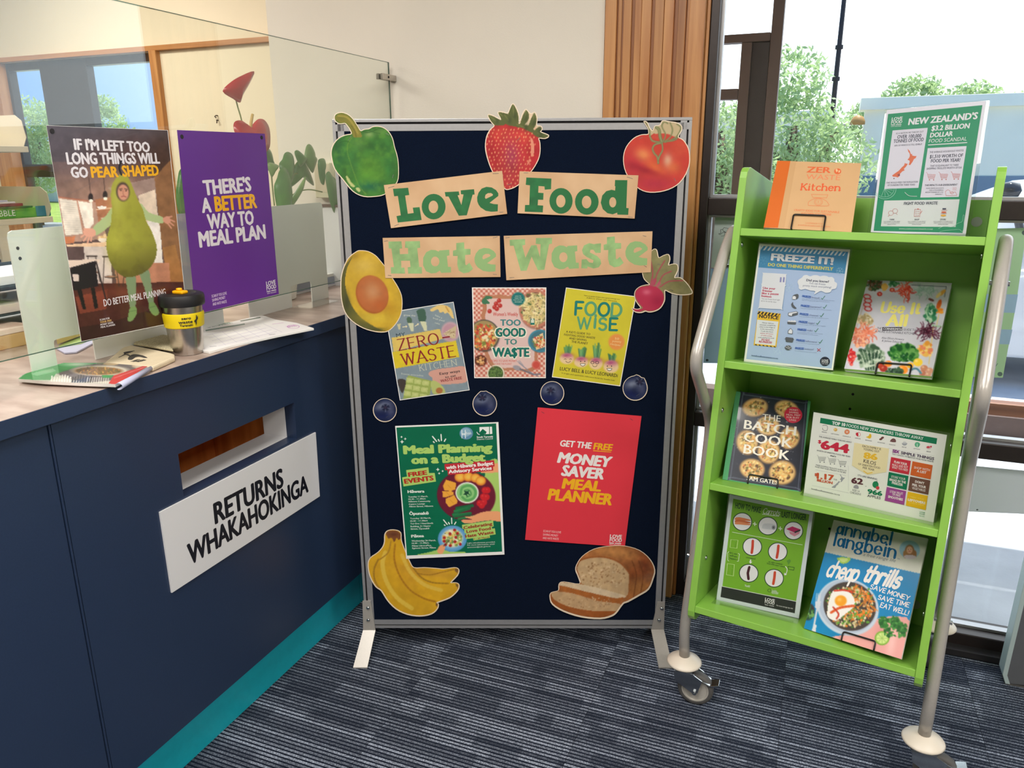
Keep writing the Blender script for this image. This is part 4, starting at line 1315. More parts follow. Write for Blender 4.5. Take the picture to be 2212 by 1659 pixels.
# ---------------------------------------------------------------- papers pinned to the display board
VA = (700, 220, 3.95); VB_ = (1040, 220, 3.95); VC = (720, 580, 4.6083); VD = (1000, 580, 4.424)
VE = (760, 880, 3.318); VF = (1080, 860, 3.19); VEE = (840, 900, 5.3519)
L1, L2, L3 = .0018, .0036, .0054
def staples(o, A, pairs):
    for (xa, ya, xb, yb) in pairs:
        q = A.map([(xa, ya), (xb, yb)])
        d = q[1] - q[0]; L = np.linalg.norm(d); d /= L; n = np.array([-d[1], d[0]]) * .0004
        m = MB(); z0, z1 = A.w + .0001, A.w + .0007
        p = [q[0] - n, q[1] - n, q[0] + n, q[1] + n]
        m.hexa([(*p[0], z0), (*p[1], z0), (*p[2], z0), (*p[3], z0), (*p[0], z1), (*p[1], z1), (*p[2], z1), (*p[3], z1)])
        m.build('staple', CHROME, parent=o)
LETTERS = {
 'o': ([(.5 + .5 * math.cos(t), .5 + .5 * math.sin(t)) for t in [2 * PI * i / 28 for i in range(28)]],
       [(.49 + .20 * math.cos(t), .51 + .245 * math.sin(t)) for t in [2 * PI * i / 20 for i in range(20)]]),
 'e': ([((x - 1306) / 181, (y - 724) / 214) for x, y in [(1308, 850), (1306, 815), (1318, 775), (1345, 740), (1385, 725), (1430, 730), (1468, 753), (1487, 780), (1487, 803), (1412, 862), (1448, 872), (1484, 874), (1482, 934), (1430, 938), (1380, 930), (1335, 900), (1318, 876)]],
       [((x - 1306) / 181, (y - 724) / 214) for x, y in [(1372, 815), (1378, 793), (1398, 779), (1425, 778), (1441, 789), (1438, 800), (1380, 828)]]),
 'a': ([((x - 843) / 241, (y - 1260) / 205) for x, y in [(985, 1268), (1068, 1262), (1070, 1310), (1048, 1315), (1058, 1408), (1082, 1408), (1084, 1455), (1000, 1460), (988, 1440), (955, 1460), (915, 1464), (870, 1445), (845, 1395), (846, 1330), (872, 1283), (912, 1263), (950, 1265), (978, 1278)]],
       [((948 + 36 * math.cos(t) - 843) / 241, (1362 + 42 * math.sin(t) - 1260) / 205) for t in [2 * PI * i / 18 for i in range(18)]]),
 't': ([((x - 1100) / 172, (y - 1198) / 265) for x, y in [(1128, 1205), (1195, 1198), (1197, 1255), (1250, 1255), (1250, 1303), (1203, 1307), (1205, 1385), (1212, 1396), (1240, 1372), (1272, 1425), (1235, 1455), (1190, 1463), (1150, 1440), (1137, 1390), (1140, 1315), (1100, 1315), (1100, 1270), (1128, 1262)]], None),
}
def card(label, outline, view, letters, w, sts, hue):
    o, A = sheet('kraft_title_card', label, 'title card', BDF, view, outline, w, KRAFT, group='kraft paper title cards')
    for ch, spec in letters:
        if isinstance(spec, tuple) and len(spec) == 4:
            x0, y0, x1, y1 = spec
            out, hole = LETTERS[ch]
            pts = [(x0 + (x1 - x0) * u, y0 + (y1 - y0) * v) for u, v in out]
            hl = None if hole is None else [(x0 + (x1 - x0) * u, y0 + (y1 - y0) * v) for u, v in hole]
        else:
            pts, hl = spec
        P = np.array(pts)
        A.w = .0003
        q = Cv(P[:, 0].min() - 5, P[:, 1].min() - 5, P[:, 0].max() + 5, P[:, 1].max() + 5, 6, hue)
        q.noise(.16, 60, seed=len(pts) + int(P[0][0]) % 50)
        if hl is None:
            A.pic(smooth_pts(pts, 1), q, 9)
        else:
            A.poly(pts, hue, hole=hl)
        A.build('letter', o, INKG)
    staples(o, A, sts)
    return o
DG = (38, 108, 62); LG = (142, 178, 118)
Lp = [(588, 742), (718, 733), (727, 795), (692, 800), (715, 955), (765, 948), (757, 903), (815, 898), (833, 1008), (630, 1030), (618, 975), (655, 968), (630, 803), (598, 806)]
vp = [(1030, 770), (1150, 764), (1155, 795), (1140, 798), (1172, 880), (1190, 790), (1168, 788), (1166, 755), (1280, 745), (1285, 790), (1268, 793), (1218, 968), (1150, 972), (1062, 808), (1037, 808)]
Fp = [(383, 645), (597, 655), (594, 745), (540, 750), (538, 722), (487, 718), (485, 775), (530, 778), (527, 836), (483, 835), (480, 882), (527, 885), (523, 943), (369, 937), (372, 880), (408, 880), (414, 712), (378, 708)]
dp = [(1140, 667), (1245, 668), (1236, 905), (1256, 907), (1252, 964), (1160, 962), (1158, 945), (1120, 960), (1075, 950), (1035, 915), (1018, 860), (1030, 800), (1065, 762), (1110, 750), (1140, 757), (1143, 722), (1137, 718)]
dh = [(1120 + 30 * math.cos(t), 857 + 44 * math.sin(t)) for t in [2 * PI * i / 18 for i in range(18)]]
Hp = [(550, 1192), (660, 1190), (667, 1250), (645, 1253), (648, 1300), (718, 1297), (716, 1248), (690, 1245), (693, 1190), (818, 1188), (820, 1245), (795, 1248), (812, 1408), (834, 1410), (836, 1465), (718, 1465), (714, 1412), (738, 1408), (733, 1356), (657, 1356), (660, 1415), (685, 1414), (692, 1465), (572, 1465), (570, 1412), (597, 1410), (575, 1252), (552, 1250)]
Wp = [(240, 1178), (372, 1170), (373, 1220), (348, 1225), (375, 1330), (425, 1225), (470, 1222), (500, 1325), (505, 1215), (463, 1212), (465, 1162), (602, 1160), (602, 1210), (577, 1215), (537, 1432), (482, 1437), (428, 1320), (385, 1440), (335, 1442), (275, 1228), (243, 1228)]
sp_ = [(985, 1210), (1020, 1207), (1017, 1288), (975, 1290), (955, 1262), (930, 1262), (925, 1285), (985, 1315), (1015, 1345), (1022, 1380), (1000, 1412), (955, 1422), (905, 1405), (903, 1422), (852, 1420), (855, 1345), (895, 1342), (920, 1370), (950, 1375), (957, 1352), (900, 1325), (868, 1300), (858, 1265), (875, 1225), (920, 1205), (960, 1215)]
card('kraft card with the dark green word Love', [(512, 710), (1520, 588), (1563, 955), (573, 1077)], VA,
     [('L', (Lp, None)), ('o', (833, 785, 1037, 1003)), ('v', (vp, None)), ('e', (1306, 724, 1487, 938))], L2,
     [(547, 735, 600, 718), (1438, 612, 1490, 610), (1495, 942, 1528, 938), (600, 1060, 640, 1040)], DG)
card('kraft card with the dark green word Food', [(325, 592), (1338, 627), (1305, 995), (308, 950)], VB_,
     [('F', (Fp, None)), ('o', (580, 735, 778, 955)), ('o', (798, 743, 1000, 963)), ('d', (dp, dh))], L2,
     [(360, 605, 400, 606), (1240, 640, 1290, 655), (1250, 980, 1290, 985)], DG)
card('kraft card with the light green word Hate', [(502, 1160), (1500, 1143), (1506, 1493), (525, 1502)], VA,
     [('H', (Hp, None)), ('a', (843, 1260, 1084, 1465)), ('t', (1100, 1198, 1272, 1463)), ('e', (1283, 1245, 1467, 1450))], L2,
     [(512, 1190, 545, 1185), (1440, 1160, 1480, 1150), (1440, 1470, 1475, 1472), (545, 1478, 575, 1482)], LG)
card('kraft card with the light green word Waste', [(190, 1142), (1457, 1103), (1442, 1452), (213, 1520)], VB_,
     [('W', (Wp, None)), ('a', (596, 1222, 832, 1430)), ('s', (sp_, None)), ('t', (1043, 1148, 1213, 1412)), ('e', (1228, 1188, 1418, 1397))], L3 - .0009,
     [(205, 1160, 240, 1155), (1375, 1140, 1405, 1148), (1385, 1395, 1410, 1410), (240, 1500, 280, 1498)], LG)

CUT = mat('cutout_paper', (232, 214, 190), rough=0.55, var=0.03, scale=10)
def cutout(label, view, pts, w, painter, step=5.5, sm=3, border=7, sts=(), extra=None, cat='paper cutout'):
    out = smooth_pts(pts, sm) if sm > 1 else pts
    o, A = sheet('food_cutout', label, cat, BDF, view, ring(out, border), w, CUT, group='food cutouts on the board')
    P = np.array(out)
    cv = Cv(P[:, 0].min() - 8, P[:, 1].min() - 8, P[:, 0].max() + 8, P[:, 1].max() + 8, step * .8)
    painter(cv)
    if extra: A.pic(extra, cv, step) if not isinstance(extra, list) or not isinstance(extra[0], list) else [A.pic(e, cv, step) for e in extra]
    else: A.pic(out, cv, step)
    A.build('printed_picture', o, INKG)
    staples(o, A, sts)
    return o, A

# green pepper
def p_pepper(c):
    c.A[:] = (52, 108, 44)
    c.glow(380, 600, 190, 150, (86, 142, 44), .8, 20); c.glow(250, 520, 60, 160, (46, 100, 50), .7)
    c.glow(120, 430, 70, 140, (38, 92, 52), .8, -10); c.glow(300, 350, 70, 60, (104, 142, 70), .5)
    c.glow(385, 280, 40, 26, (150, 168, 110), .7); c.glow(480, 255, 60, 30, (120, 156, 80), .5)
    c.glow(450, 380, 120, 40, (34, 82, 36), .7); c.glow(400, 720, 120, 40, (22, 92, 70), .8); c.glow(560, 560, 50, 120, (40, 110, 50), .7)
    c.noise(.20, 90, 3); c.noise(.5, 50, 4, tint=(96, 150, 52))
    c.line(smooth_open([(240, 300), (205, 360), (200, 430), (225, 520), (260, 620), (300, 720), (360, 790)]), 6, (120, 156, 60), .55)
    c.line(smooth_open([(130, 350), (180, 335), (215, 345)]), 5, (40, 84, 36), .8)
    c.line(smooth_open([(100, 380), (110, 340), (150, 320), (200, 290), (240, 280)]), 5, (30, 74, 34), .5)
    c.line(smooth_open([(330, 250), (370, 262), (420, 250), (470, 225), (520, 230)]), 5, (34, 76, 34), .6)
    c.line(smooth_open([(385, 240), (430, 262), (480, 268)]), 5, (40, 84, 36), .5)
    c.poly(smooth_pts([(190, 630), (205, 640), (235, 690), (265, 720), (245, 728), (215, 700), (192, 660)]), (196, 196, 130), .9)
    c.poly(smooth_pts([(275, 730), (300, 735), (312, 760), (295, 768), (275, 750)]), (196, 196, 130), .9)
    # stem
    c.poly(smooth_pts([(95, 135), (110, 108), (150, 97), (205, 115), (250, 158), (285, 210), (325, 295), (285, 305), (250, 300), (235, 250), (210, 205), (180, 178), (140, 180), (105, 160)], 3), (128, 122, 52))
    c.glow(150, 135, 50, 30, (104, 106, 50), .6); c.line(smooth_open([(120, 120), (190, 130), (240, 180), (290, 270)]), 14, (164, 150, 72), .6)
    c.line(smooth_open([(230, 200), (262, 250), (275, 300)]), 8, (90, 88, 34), .5)
pep = [(92, 130), (105, 106), (150, 94), (205, 112), (250, 155), (288, 215), (312, 250), (345, 238), (385, 233), (412, 218), (450, 212), (500, 221), (545, 253), (580, 310), (600, 390), (625, 480), (633, 590), (622, 680), (560, 750), (510, 788), (440, 803), (340, 803), (250, 760), (165, 660), (95, 570), (68, 470), (68, 410), (90, 355), (130, 312), (180, 288), (236, 275), (225, 235), (205, 205), (180, 180), (135, 184), (100, 162)]
cutout('green pepper cutout on the top left corner of the board', VA, pep, L1, p_pepper, sts=[(205, 330, 235, 290), (530, 270, 558, 285), (585, 650, 592, 620)])

# strawberry
def p_straw(c):
    c.A[:] = (220, 196, 166)
    c.poly(smooth_pts([(1380, 385), (1395, 290), (1450, 205), (1530, 190), (1650, 196), (1760, 215), (1835, 320), (1845, 430), (1790, 570), (1680, 690), (1580, 745), (1530, 735), (1440, 600)], 3), (176, 44, 48))
    c.glow(1500, 280, 90, 60, (196, 62, 54), .8); c.glow(1600, 450, 70, 130, (148, 62, 96), .6); c.glow(1430, 440, 50, 120, (164, 30, 40), .8)
    c.glow(1700, 300, 90, 60, (200, 70, 56), .6); c.glow(1790, 450, 40, 120, (170, 30, 42), .7); c.glow(1590, 650, 60, 60, (176, 58, 62), .6)
    c.noise(.14, 70, 7)
    r = random.Random(3)
    for j in range(16):
        for i in range(14):
            x = 1390 + i * 34 + (17 if j % 2 else 0) + r.uniform(-8, 8); y = 235 + j * 33 + r.uniform(-7, 7)
            if x > 1830 - j * 6: continue
            c.ell(x, y, 4.2, 9, (226, 160, 110), r.uniform(-15, 25), .95, .3)
    c.poly(smooth_pts([(1760, 312), (1778, 318), (1792, 370), (1790, 440), (1775, 468), (1765, 455), (1768, 380)]), (220, 150, 120), .9)
    c.poly(smooth_pts([(1752, 485), (1762, 500), (1745, 530), (1728, 543), (1735, 520)]), (216, 140, 112), .85)
    # leaves
    for lf in ([(1400, 112), (1470, 135), (1540, 180), (1530, 200), (1450, 198), (1415, 160)], [(1483, 88), (1540, 95), (1575, 110), (1590, 190), (1530, 180), (1500, 130)],
               [(1612, 20), (1645, 70), (1663, 150), (1650, 205), (1600, 200), (1575, 130), (1580, 70)], [(1725, 70), (1745, 95), (1745, 150), (1700, 205), (1672, 205), (1690, 130)],
               [(1795, 95), (1815, 150), (1800, 210), (1770, 240), (1740, 230), (1760, 160)], [(1790, 240), (1860, 262), (1915, 288), (1880, 310), (1820, 300), (1780, 270)],
               [(1850, 215), (1858, 240), (1820, 262), (1795, 250), (1815, 225)], [(1640, 190), (1740, 200), (1790, 235), (1770, 262), (1700, 225), (1640, 215)], [(1540, 110), (1610, 130), (1640, 205), (1560, 195), (1520, 150)]):
        c.poly(smooth_pts(lf), (88, 96, 54))
        m_ = np.array(lf).mean(0); c.line([tuple(lf[0]), tuple(m_)], 8, (130, 132, 80), .6)
        c.glow(m_[0] + 10, m_[1], 18, 30, (62, 72, 44), .7)
str_ = [(1400, 112), (1440, 120), (1480, 142), (1512, 150), (1486, 90), (1530, 92), (1568, 100), (1590, 55), (1612, 18), (1640, 60), (1660, 120), (1660, 180), (1680, 150), (1700, 95), (1722, 68), (1745, 92), (1770, 105), (1797, 92), (1815, 140), (1812, 200), (1850, 210), (1858, 235), (1845, 258), (1915, 288), (1885, 310), (1830, 308), (1838, 350), (1840, 420), (1825, 490), (1780, 570), (1720, 640), (1650, 710), (1580, 742), (1540, 735), (1480, 660), (1430, 570), (1395, 470), (1380, 385), (1390, 300), (1420, 240), (1455, 205), (1425, 165)]
cutout('red strawberry cutout pinned over the top rail of the board', VA, str_, L1, p_straw, sts=[(1648, 330, 1675, 302), (1565, 708, 1600, 698)])

# tomato
def p_tom(c):
    c.A[:] = (196, 62, 50)
    c.glow(1300, 540, 110, 120, (176, 40, 56), .9); c.glow(1480, 700, 190, 70, (178, 44, 66), .9); c.glow(1380, 450, 70, 55, (226, 140, 84), .9, 20)
    c.glow(1480, 560, 90, 50, (222, 110, 60), .8, 30); c.glow(1390, 580, 140, 30, (148, 26, 44), .8, 20); c.glow(1590, 500, 40, 60, (216, 176, 146), .9)
    c.glow(1640, 560, 60, 50, (222, 120, 70), .7); c.glow(1700, 400, 80, 90, (206, 84, 60), .7); c.glow(1740, 520, 40, 90, (204, 60, 54), .7)
    c.noise(.07, 80, 5)
    pale = (190, 176, 138)
    c.poly([(1420, 165), (1700, 165), (1712, 230), (1670, 305), (1610, 285), (1470, 270), (1430, 300)], pale, .96)
    c.poly(smooth_pts([(1470, 280), (1540, 268), (1610, 280), (1640, 310), (1560, 330), (1460, 310)]), (196, 72, 58), .9)
    g = (112, 118, 78); g2 = (146, 148, 104)
    for pl, w_ in (([(1395, 170), (1425, 215), (1440, 300), (1465, 335), (1530, 345)], 15), ([(1490, 215), (1515, 240), (1525, 300), (1540, 345)], 26),
                   ([(1550, 340), (1570, 280), (1540, 210), (1560, 172), (1590, 185)], 10), ([(1560, 340), (1610, 300), (1630, 240), (1610, 180)], 10),
                   ([(1565, 345), (1650, 310), (1690, 260), (1700, 215), (1670, 190)], 12), ([(1535, 350), (1480, 365), (1460, 400), (1475, 440), (1500, 470), (1508, 525)], 15),
                   ([(1540, 350), (1545, 410), (1520, 460), (1508, 500)], 13), ([(1560, 340), (1640, 330), (1680, 300)], 10)):
        c.line(smooth_open(pl), w_, g, 1); c.line(smooth_open(pl), w_ * .4, g2, .8)
tom = [(1388, 168), (1412, 180), (1432, 225), (1462, 250), (1482, 210), (1505, 208), (1530, 195), (1545, 165), (1600, 172), (1660, 182), (1700, 205), (1704, 240), (1675, 300), (1720, 330), (1760, 395), (1772, 470), (1765, 550), (1725, 640), (1660, 710), (1560, 755), (1440, 768), (1350, 740), (1270, 660), (1225, 570), (1215, 470), (1240, 385), (1300, 315), (1365, 285), (1425, 278), (1425, 230), (1405, 195)]
cutout('red tomato cutout on the top right corner of the board', VB_, tom, L1, p_tom, sts=[(1345, 315, 1375, 302), (1632, 308, 1665, 328), (1642, 650, 1658, 678)])

# avocado half (view VC origin offset upward: use own view)
VAV = (730, 530, 8.0)
def p_avo(c):
    c.A[:] = (196, 160, 44)
    c.poly(smooth_pts([(60, 470), (50, 800), (100, 1100), (260, 1330), (520, 1460), (820, 1480), (700, 1440), (400, 1250), (220, 1000), (130, 700), (150, 420), (260, 180)]), (84, 84, 40))
    c.glow(150, 1000, 60, 160, (58, 62, 34), .8); c.glow(450, 1400, 160, 40, (100, 100, 50), .7, 25); c.glow(700, 1450, 120, 30, (64, 66, 36), .7)
    c.glow(460, 350, 200, 140, (212, 180, 84), .8); c.glow(820, 900, 150, 300, (200, 164, 40), .8); c.glow(600, 1250, 260, 90, (206, 180, 62), .7)
    c.glow(300, 180, 140, 60, (150, 118, 30), .6, -20); c.glow(930, 1100, 100, 120, (196, 150, 30), .7)
    c.noise(.10, 220, 9)
    c.ell(590, 850, 275, 335, (160, 84, 34), -20, 1, .03)
    c.ell(600, 840, 262, 322, (176, 98, 50), -20, 1, .05); c.glow(600, 800, 140, 170, (196, 142, 98), .85, -15); c.glow(720, 1020, 120, 100, (182, 92, 40), .7)
    c.noise(.05, 120, 11)
avo = [(330, 110), (400, 95), (520, 110), (640, 175), (720, 260), (830, 400), (930, 560), (1030, 720), (1090, 860), (1105, 1000), (1085, 1180), (1010, 1330), (900, 1450), (800, 1490), (640, 1480), (440, 1420), (250, 1300), (130, 1150), (75, 960), (60, 760), (65, 560), (110, 380), (190, 220)]
cutout('halved avocado cutout overlapping the left edge of the board', VAV, avo, L1, p_avo, step=11, border=13)

# beetroot
VBE = (1350, 530, 10.0)
def p_beet(c):
    c.A[:] = (128, 122, 82)
    c.glow(700, 300, 160, 200, (146, 142, 96), .8); c.glow(1100, 800, 220, 120, (112, 108, 70), .8); c.glow(950, 500, 120, 160, (120, 116, 80), .7)
    c.glow(560, 450, 100, 200, (112, 112, 70), .7); c.noise(.14, 120, 13)
    for pl in ([(560, 330), (600, 600), (560, 800)], [(860, 330), (700, 600), (640, 850)], [(1250, 760), (950, 780), (760, 900)], [(1000, 560), (820, 650), (720, 850)]):
        c.line(smooth_open(pl), 22, (168, 60, 82), .9)
    c.line([(520, 950), (640, 760)], 90, (176, 60, 92), .8); c.line([(640, 960), (740, 820)], 70, (190, 80, 110), .7)
    c.poly(smooth_pts([(180, 1370), (330, 1380), (380, 1340), (290, 1240), (230, 1120), (230, 1000), (330, 900), (520, 880), (680, 900), (800, 1000), (840, 1130), (800, 1290), (680, 1390), (520, 1420), (420, 1400), (330, 1430), (230, 1425)]), (176, 42, 74))
    c.glow(470, 1010, 90, 60, (212, 110, 130), .8); c.glow(700, 1200, 140, 120, (150, 24, 60), .7)
beet = [(150, 1360), (260, 1385), (345, 1345), (270, 1240), (215, 1120), (225, 990), (320, 900), (450, 860), (540, 840), (420, 720), (380, 560), (410, 400), (480, 330), (540, 180), (620, 90), (680, 110), (720, 270), (820, 230), (930, 200), (960, 300), (930, 430), (1020, 410), (1120, 420), (1130, 540), (1060, 700), (1180, 700), (1310, 800), (1430, 970), (1420, 1040), (1200, 1060), (1000, 1020), (860, 960), (850, 1100), (840, 1200), (760, 1340), (640, 1410), (520, 1430), (440, 1410), (350, 1440), (230, 1430)]
cutout('beetroot cutout with green leaves at the right edge of the board', VBE, beet, L2 - .0007, p_beet, step=14, border=16, sts=[(960, 960, 1040, 975), (700, 400, 770, 420)])

# banana bunch
def p_ban(c):
    c.A[:] = (216, 166, 34)
    c.glow(420, 1170, 60, 120, (200, 146, 40), .6); c.glow(540, 1180, 200, 30, (190, 140, 50), .7, 10)
    c.noise(.10, 90, 15); c.noise(.25, 60, 16, tint=(186, 132, 30))
    for pl, w_, cl in (([(190, 1090), (160, 1160), (165, 1240), (205, 1310)], 12, (160, 116, 34)), ([(310, 980), (305, 1090), (345, 1210), (420, 1310), (520, 1370), (600, 1392)], 12, (168, 112, 26)),
                       ([(440, 1150), (500, 1220), (580, 1255), (690, 1262)], 10, (150, 108, 30)), ([(470, 1190), (560, 1200), (650, 1180), (740, 1160)], 8, (160, 112, 34)),
                       ([(240, 1040), (220, 1120), (245, 1240), (320, 1360), (430, 1440)], 30, (226, 190, 74)), ([(360, 1060), (420, 1180), (520, 1270), (640, 1310)], 26, (226, 188, 76)), ([(280, 960), (260, 1040), (200, 1090)], 10, (170, 124, 40))):
        c.line(smooth_open(pl), w_, cl, .75)
    c.poly(smooth_pts([(245, 905), (265, 885), (310, 882), (345, 900), (350, 935), (335, 950), (320, 935), (305, 965), (285, 935), (262, 940)]), (126, 76, 44))
    c.glow(300, 910, 30, 14, (90, 50, 30), .7)
    c.poly([(745, 1152), (765, 1162), (755, 1190), (738, 1170)], (130, 90, 50)); c.poly([(742, 1262), (764, 1270), (760, 1295), (748, 1280)], (120, 84, 50)); c.poly([(600, 1398), (618, 1405), (612, 1432), (604, 1420)], (120, 84, 50))
ban = [(240, 910), (262, 884), (310, 880), (348, 898), (352, 950), (380, 1030), (415, 1110), (445, 1150), (520, 1150), (600, 1155), (660, 1160), (735, 1150), (764, 1162), (755, 1200), (705, 1255), (745, 1258), (766, 1272), (755, 1310), (700, 1360), (610, 1395), (618, 1410), (610, 1440), (570, 1475), (490, 1490), (400, 1478), (320, 1440), (260, 1380), (215, 1310), (175, 1280), (135, 1210), (120, 1130), (135, 1080), (190, 1040), (225, 1000), (238, 960)]
cutout('yellow banana bunch cutout low on the left of the board', VE, ban, L1, p_ban, step=5)

# bread loaf
def p_bread(c):
    c.A[:] = (160, 98, 52)
    c.glow(780, 1060, 180, 40, (202, 140, 78), .8, 8); c.glow(1000, 1150, 50, 120, (118, 56, 26), .8); c.glow(920, 1220, 60, 60, (112, 54, 24), .7); c.glow(960, 1300, 80, 60, (168, 112, 58), .8)
    c.noise(.22, 46, 21)
    c.poly(smooth_pts([(530, 1160), (555, 1120), (640, 1098), (740, 1102), (830, 1140), (885, 1200), (885, 1300), (870, 1362), (780, 1345), (680, 1315), (565, 1280), (545, 1215)]), (196, 164, 122))
    c.scatter(710, 1220, 160, 95, 150, 2, 8, [(168, 132, 92), (212, 184, 146), (150, 112, 74)], 5)
    c.line(smooth_open([(530, 1160), (555, 1118), (640, 1096), (740, 1100), (830, 1138), (890, 1205)]), 9, (150, 86, 40), .9)
    for x in (940, 985): c.line(smooth_open([(x - 30, 1120), (x, 1220), (x - 20, 1370)]), 6, (104, 56, 26), .7)
    c.poly(smooth_pts([(415, 1272), (450, 1270), (600, 1290), (760, 1330), (868, 1365), (800, 1378), (600, 1335), (420, 1300)]), (214, 190, 156))
    c.poly(smooth_pts([(412, 1290), (420, 1322), (560, 1368), (720, 1408), (810, 1418), (850, 1372), (780, 1378), (600, 1335)]), (168, 98, 44))
    c.poly(smooth_pts([(352, 1345), (380, 1332), (500, 1345), (680, 1398), (830, 1420), (790, 1470), (640, 1468), (480, 1440), (380, 1390)]), (194, 158, 116))
    c.scatter(590, 1410, 210, 40, 90, 2, 6, [(160, 122, 86), (214, 184, 146)], 6)
    c.poly(smooth_pts([(350, 1350), (352, 1400), (420, 1450), (560, 1495), (700, 1510), (770, 1490), (790, 1468), (640, 1466), (480, 1438), (380, 1392)]), (158, 88, 38))
    c.noise(.10, 30, 24)
brd = [(530, 1150), (570, 1090), (650, 1040), (760, 1020), (860, 1020), (960, 1050), (1030, 1110), (1062, 1180), (1050, 1240), (1020, 1310), (960, 1350), (880, 1395), (845, 1410), (800, 1470), (765, 1495), (690, 1512), (560, 1500), (440, 1462), (365, 1415), (348, 1370), (355, 1340), (405, 1325), (410, 1280), (440, 1266), (550, 1280), (540, 1220), (526, 1185)]
cutout('sliced bread loaf cutout low on the right of the board', VF, brd, L2, p_bread, step=5)

# four blueberries
def p_blue(cx, cy, r, crown):
    def f(c):
        c.A[:] = (28, 36, 68)
        c.glow(cx - r * .2, cy - r * .35, r * .7, r * .35, (140, 146, 164), .8, -15); c.glow(cx + r * .5, cy + r * .1, r * .35, r * .6, (96, 98, 122), .6)
        c.glow(cx - r * .3, cy + r * .55, r * .7, r * .3, (20, 30, 80), .8)
        c.noise(.16, r * .5, int(cx))
        c.ell(cx + crown[0], cy + crown[1], r * .36, r * .30, (24, 28, 52), 0, .9, .2); c.ell(cx + crown[0], cy + crown[1], r * .16, r * .13, (54, 44, 66), 0, .9, .3)
        for k in range(5):
            a = k * 1.26 + .3
            c.line([(cx + crown[0] + r * .22 * math.cos(a), cy + crown[1] + r * .2 * math.sin(a)), (cx + crown[0] + r * .42 * math.cos(a), cy + crown[1] + r * .38 * math.sin(a))], r * .08, (96, 104, 130), .8)
    return f
def circ(cx, cy, r, ry=None, n=22, bump=()):
    out = []
    for i in range(n):
        t = 2 * PI * i / n; k = 1.0
        for (bt, ba) in bump:
            d = abs((t - bt + PI) % (2 * PI) - PI)
            k += ba * math.exp(-(d / .16) ** 2)
        out.append((cx + r * k * math.cos(t), cy + (ry or r) * k * math.sin(t)))
    return out
for lab, vw, cx, cy, r, cr_, bm_ in (('blueberry cutout nearest the left post of the board', VC, 514, 1408, 112, (5, -25), ()),
                               ('blueberry cutout with a pointed crown below the pink book cover', VC, 1508, 1346, 115, (-25, -60), ((4.35, .12), (4.75, .10))),
                               ('blueberry cutout just above the red poster', VD, 853, 1190, 108, (-15, -25), ()),
                               ('blueberry cutout with a pointed crown under the yellow book cover', VD, 1645, 1142, 113, (45, -60), ((4.9, .14), (5.5, .12)))):
    cutout(lab, vw, circ(cx, cy, r, bump=bm_, n=30), L1, p_blue(cx, cy, r, cr_), step=6, sm=1, border=7, sts=[(cx + 10, cy + 75, cx + 42, cy + 55)])

# ---------------------------------------------------------------- printed book covers on the board
def cover(name, label, quad, view, w, m=PAPER, group=None, cat='poster'):
    return sheet(name, label, cat, BDF, view, quad, w, m, group=group)
G3 = 'printed book covers on the board'
o, A = cover('printed_cover', 'grey-blue My Zero-Waste Kitchen cover print, tilted under the avocado', [(515, 440), (1197, 331), (1357, 1210), (663, 1312)], VC, L1 - .0006, group=G3)
q = [(523, 447), (1192, 338), (1350, 1206), (668, 1305)]
c = Cv(500, 320, 1370, 1320, 5.5, (126, 142, 150)); c.noise(.05, 120, 31)
c.poly([(580, 690), (1060, 600), (1090, 700), (600, 830)], (214, 186, 96)); c.poly([(570, 835), (1220, 715), (1255, 880), (610, 998)], (214, 190, 40)); c.noise(.04, 40, 33)
c.ell(1165, 630, 92, 98, (196, 160, 168)); c.ell(1165, 630, 76, 82, (184, 142, 154)); c.poly([(1090, 650), (1225, 565), (1215, 690), (1190, 700)], (196, 178, 140)); c.scatter(1165, 650, 50, 35, 60, 3, 7, [(150, 120, 90), (214, 196, 160)], 3)
c.poly(smooth_pts([(965, 410), (1030, 370), (1110, 365), (1170, 400), (1200, 490), (1180, 490), (1140, 440), (1110, 450), (1095, 430), (1060, 440), (1040, 405), (985, 430)]), (222, 192, 120)); c.line([(1120, 380), (1150, 430)], 14, (196, 150, 70))
c.poly(smooth_pts([(830, 420), (880, 400), (915, 420), (920, 520), (860, 530), (840, 470)]), (60, 92, 76)); c.poly([(862, 525), (925, 530), (935, 620), (905, 620)], (204, 206, 170))
c.poly(smooth_pts([(730, 500), (755, 480), (785, 510), (775, 545), (745, 545)]), (74, 100, 78)); c.poly([(742, 545), (798, 540), (800, 625), (775, 628)], (200, 202, 168)); c.poly([(635, 555), (672, 548), (665, 605), (650, 608)], (196, 190, 150))
c.poly(smooth_pts([(945, 1050), (1000, 1010), (1180, 985), (1310, 980), (1335, 1120), (1180, 1150), (1010, 1150), (985, 1090)]), (206, 154, 138))
c.poly([(745, 1062), (985, 1120), (960, 1262), (695, 1300), (720, 1130)], (150, 166, 84))
for k in range(3):
    for j in range(3):
        x, y = 765 + k * 78 - j * 12, 1110 + j * 66 + k * 14
        c.poly([(x - 34, y - 26), (x + 34, y - 16), (x + 28, y + 30), (x - 40, y + 22)], (182, 192, 116)); c.glow(x, y, 18, 12, (204, 208, 140), .7)
c.poly(smooth_pts([(640, 1110), (690, 1100), (725, 1130), (690, 1240), (655, 1180)]), (62, 54, 50))
c.poly(smooth_pts([(975, 1125), (1020, 1120), (1085, 1170), (1115, 1225), (1100, 1240), (1000, 1250), (975, 1190)]), (176, 186, 110)); c.ell(1055, 1215, 34, 30, (168, 108, 60))
A.quadpic(q, c, 5.5); A.build('printed_picture', o, INKM)
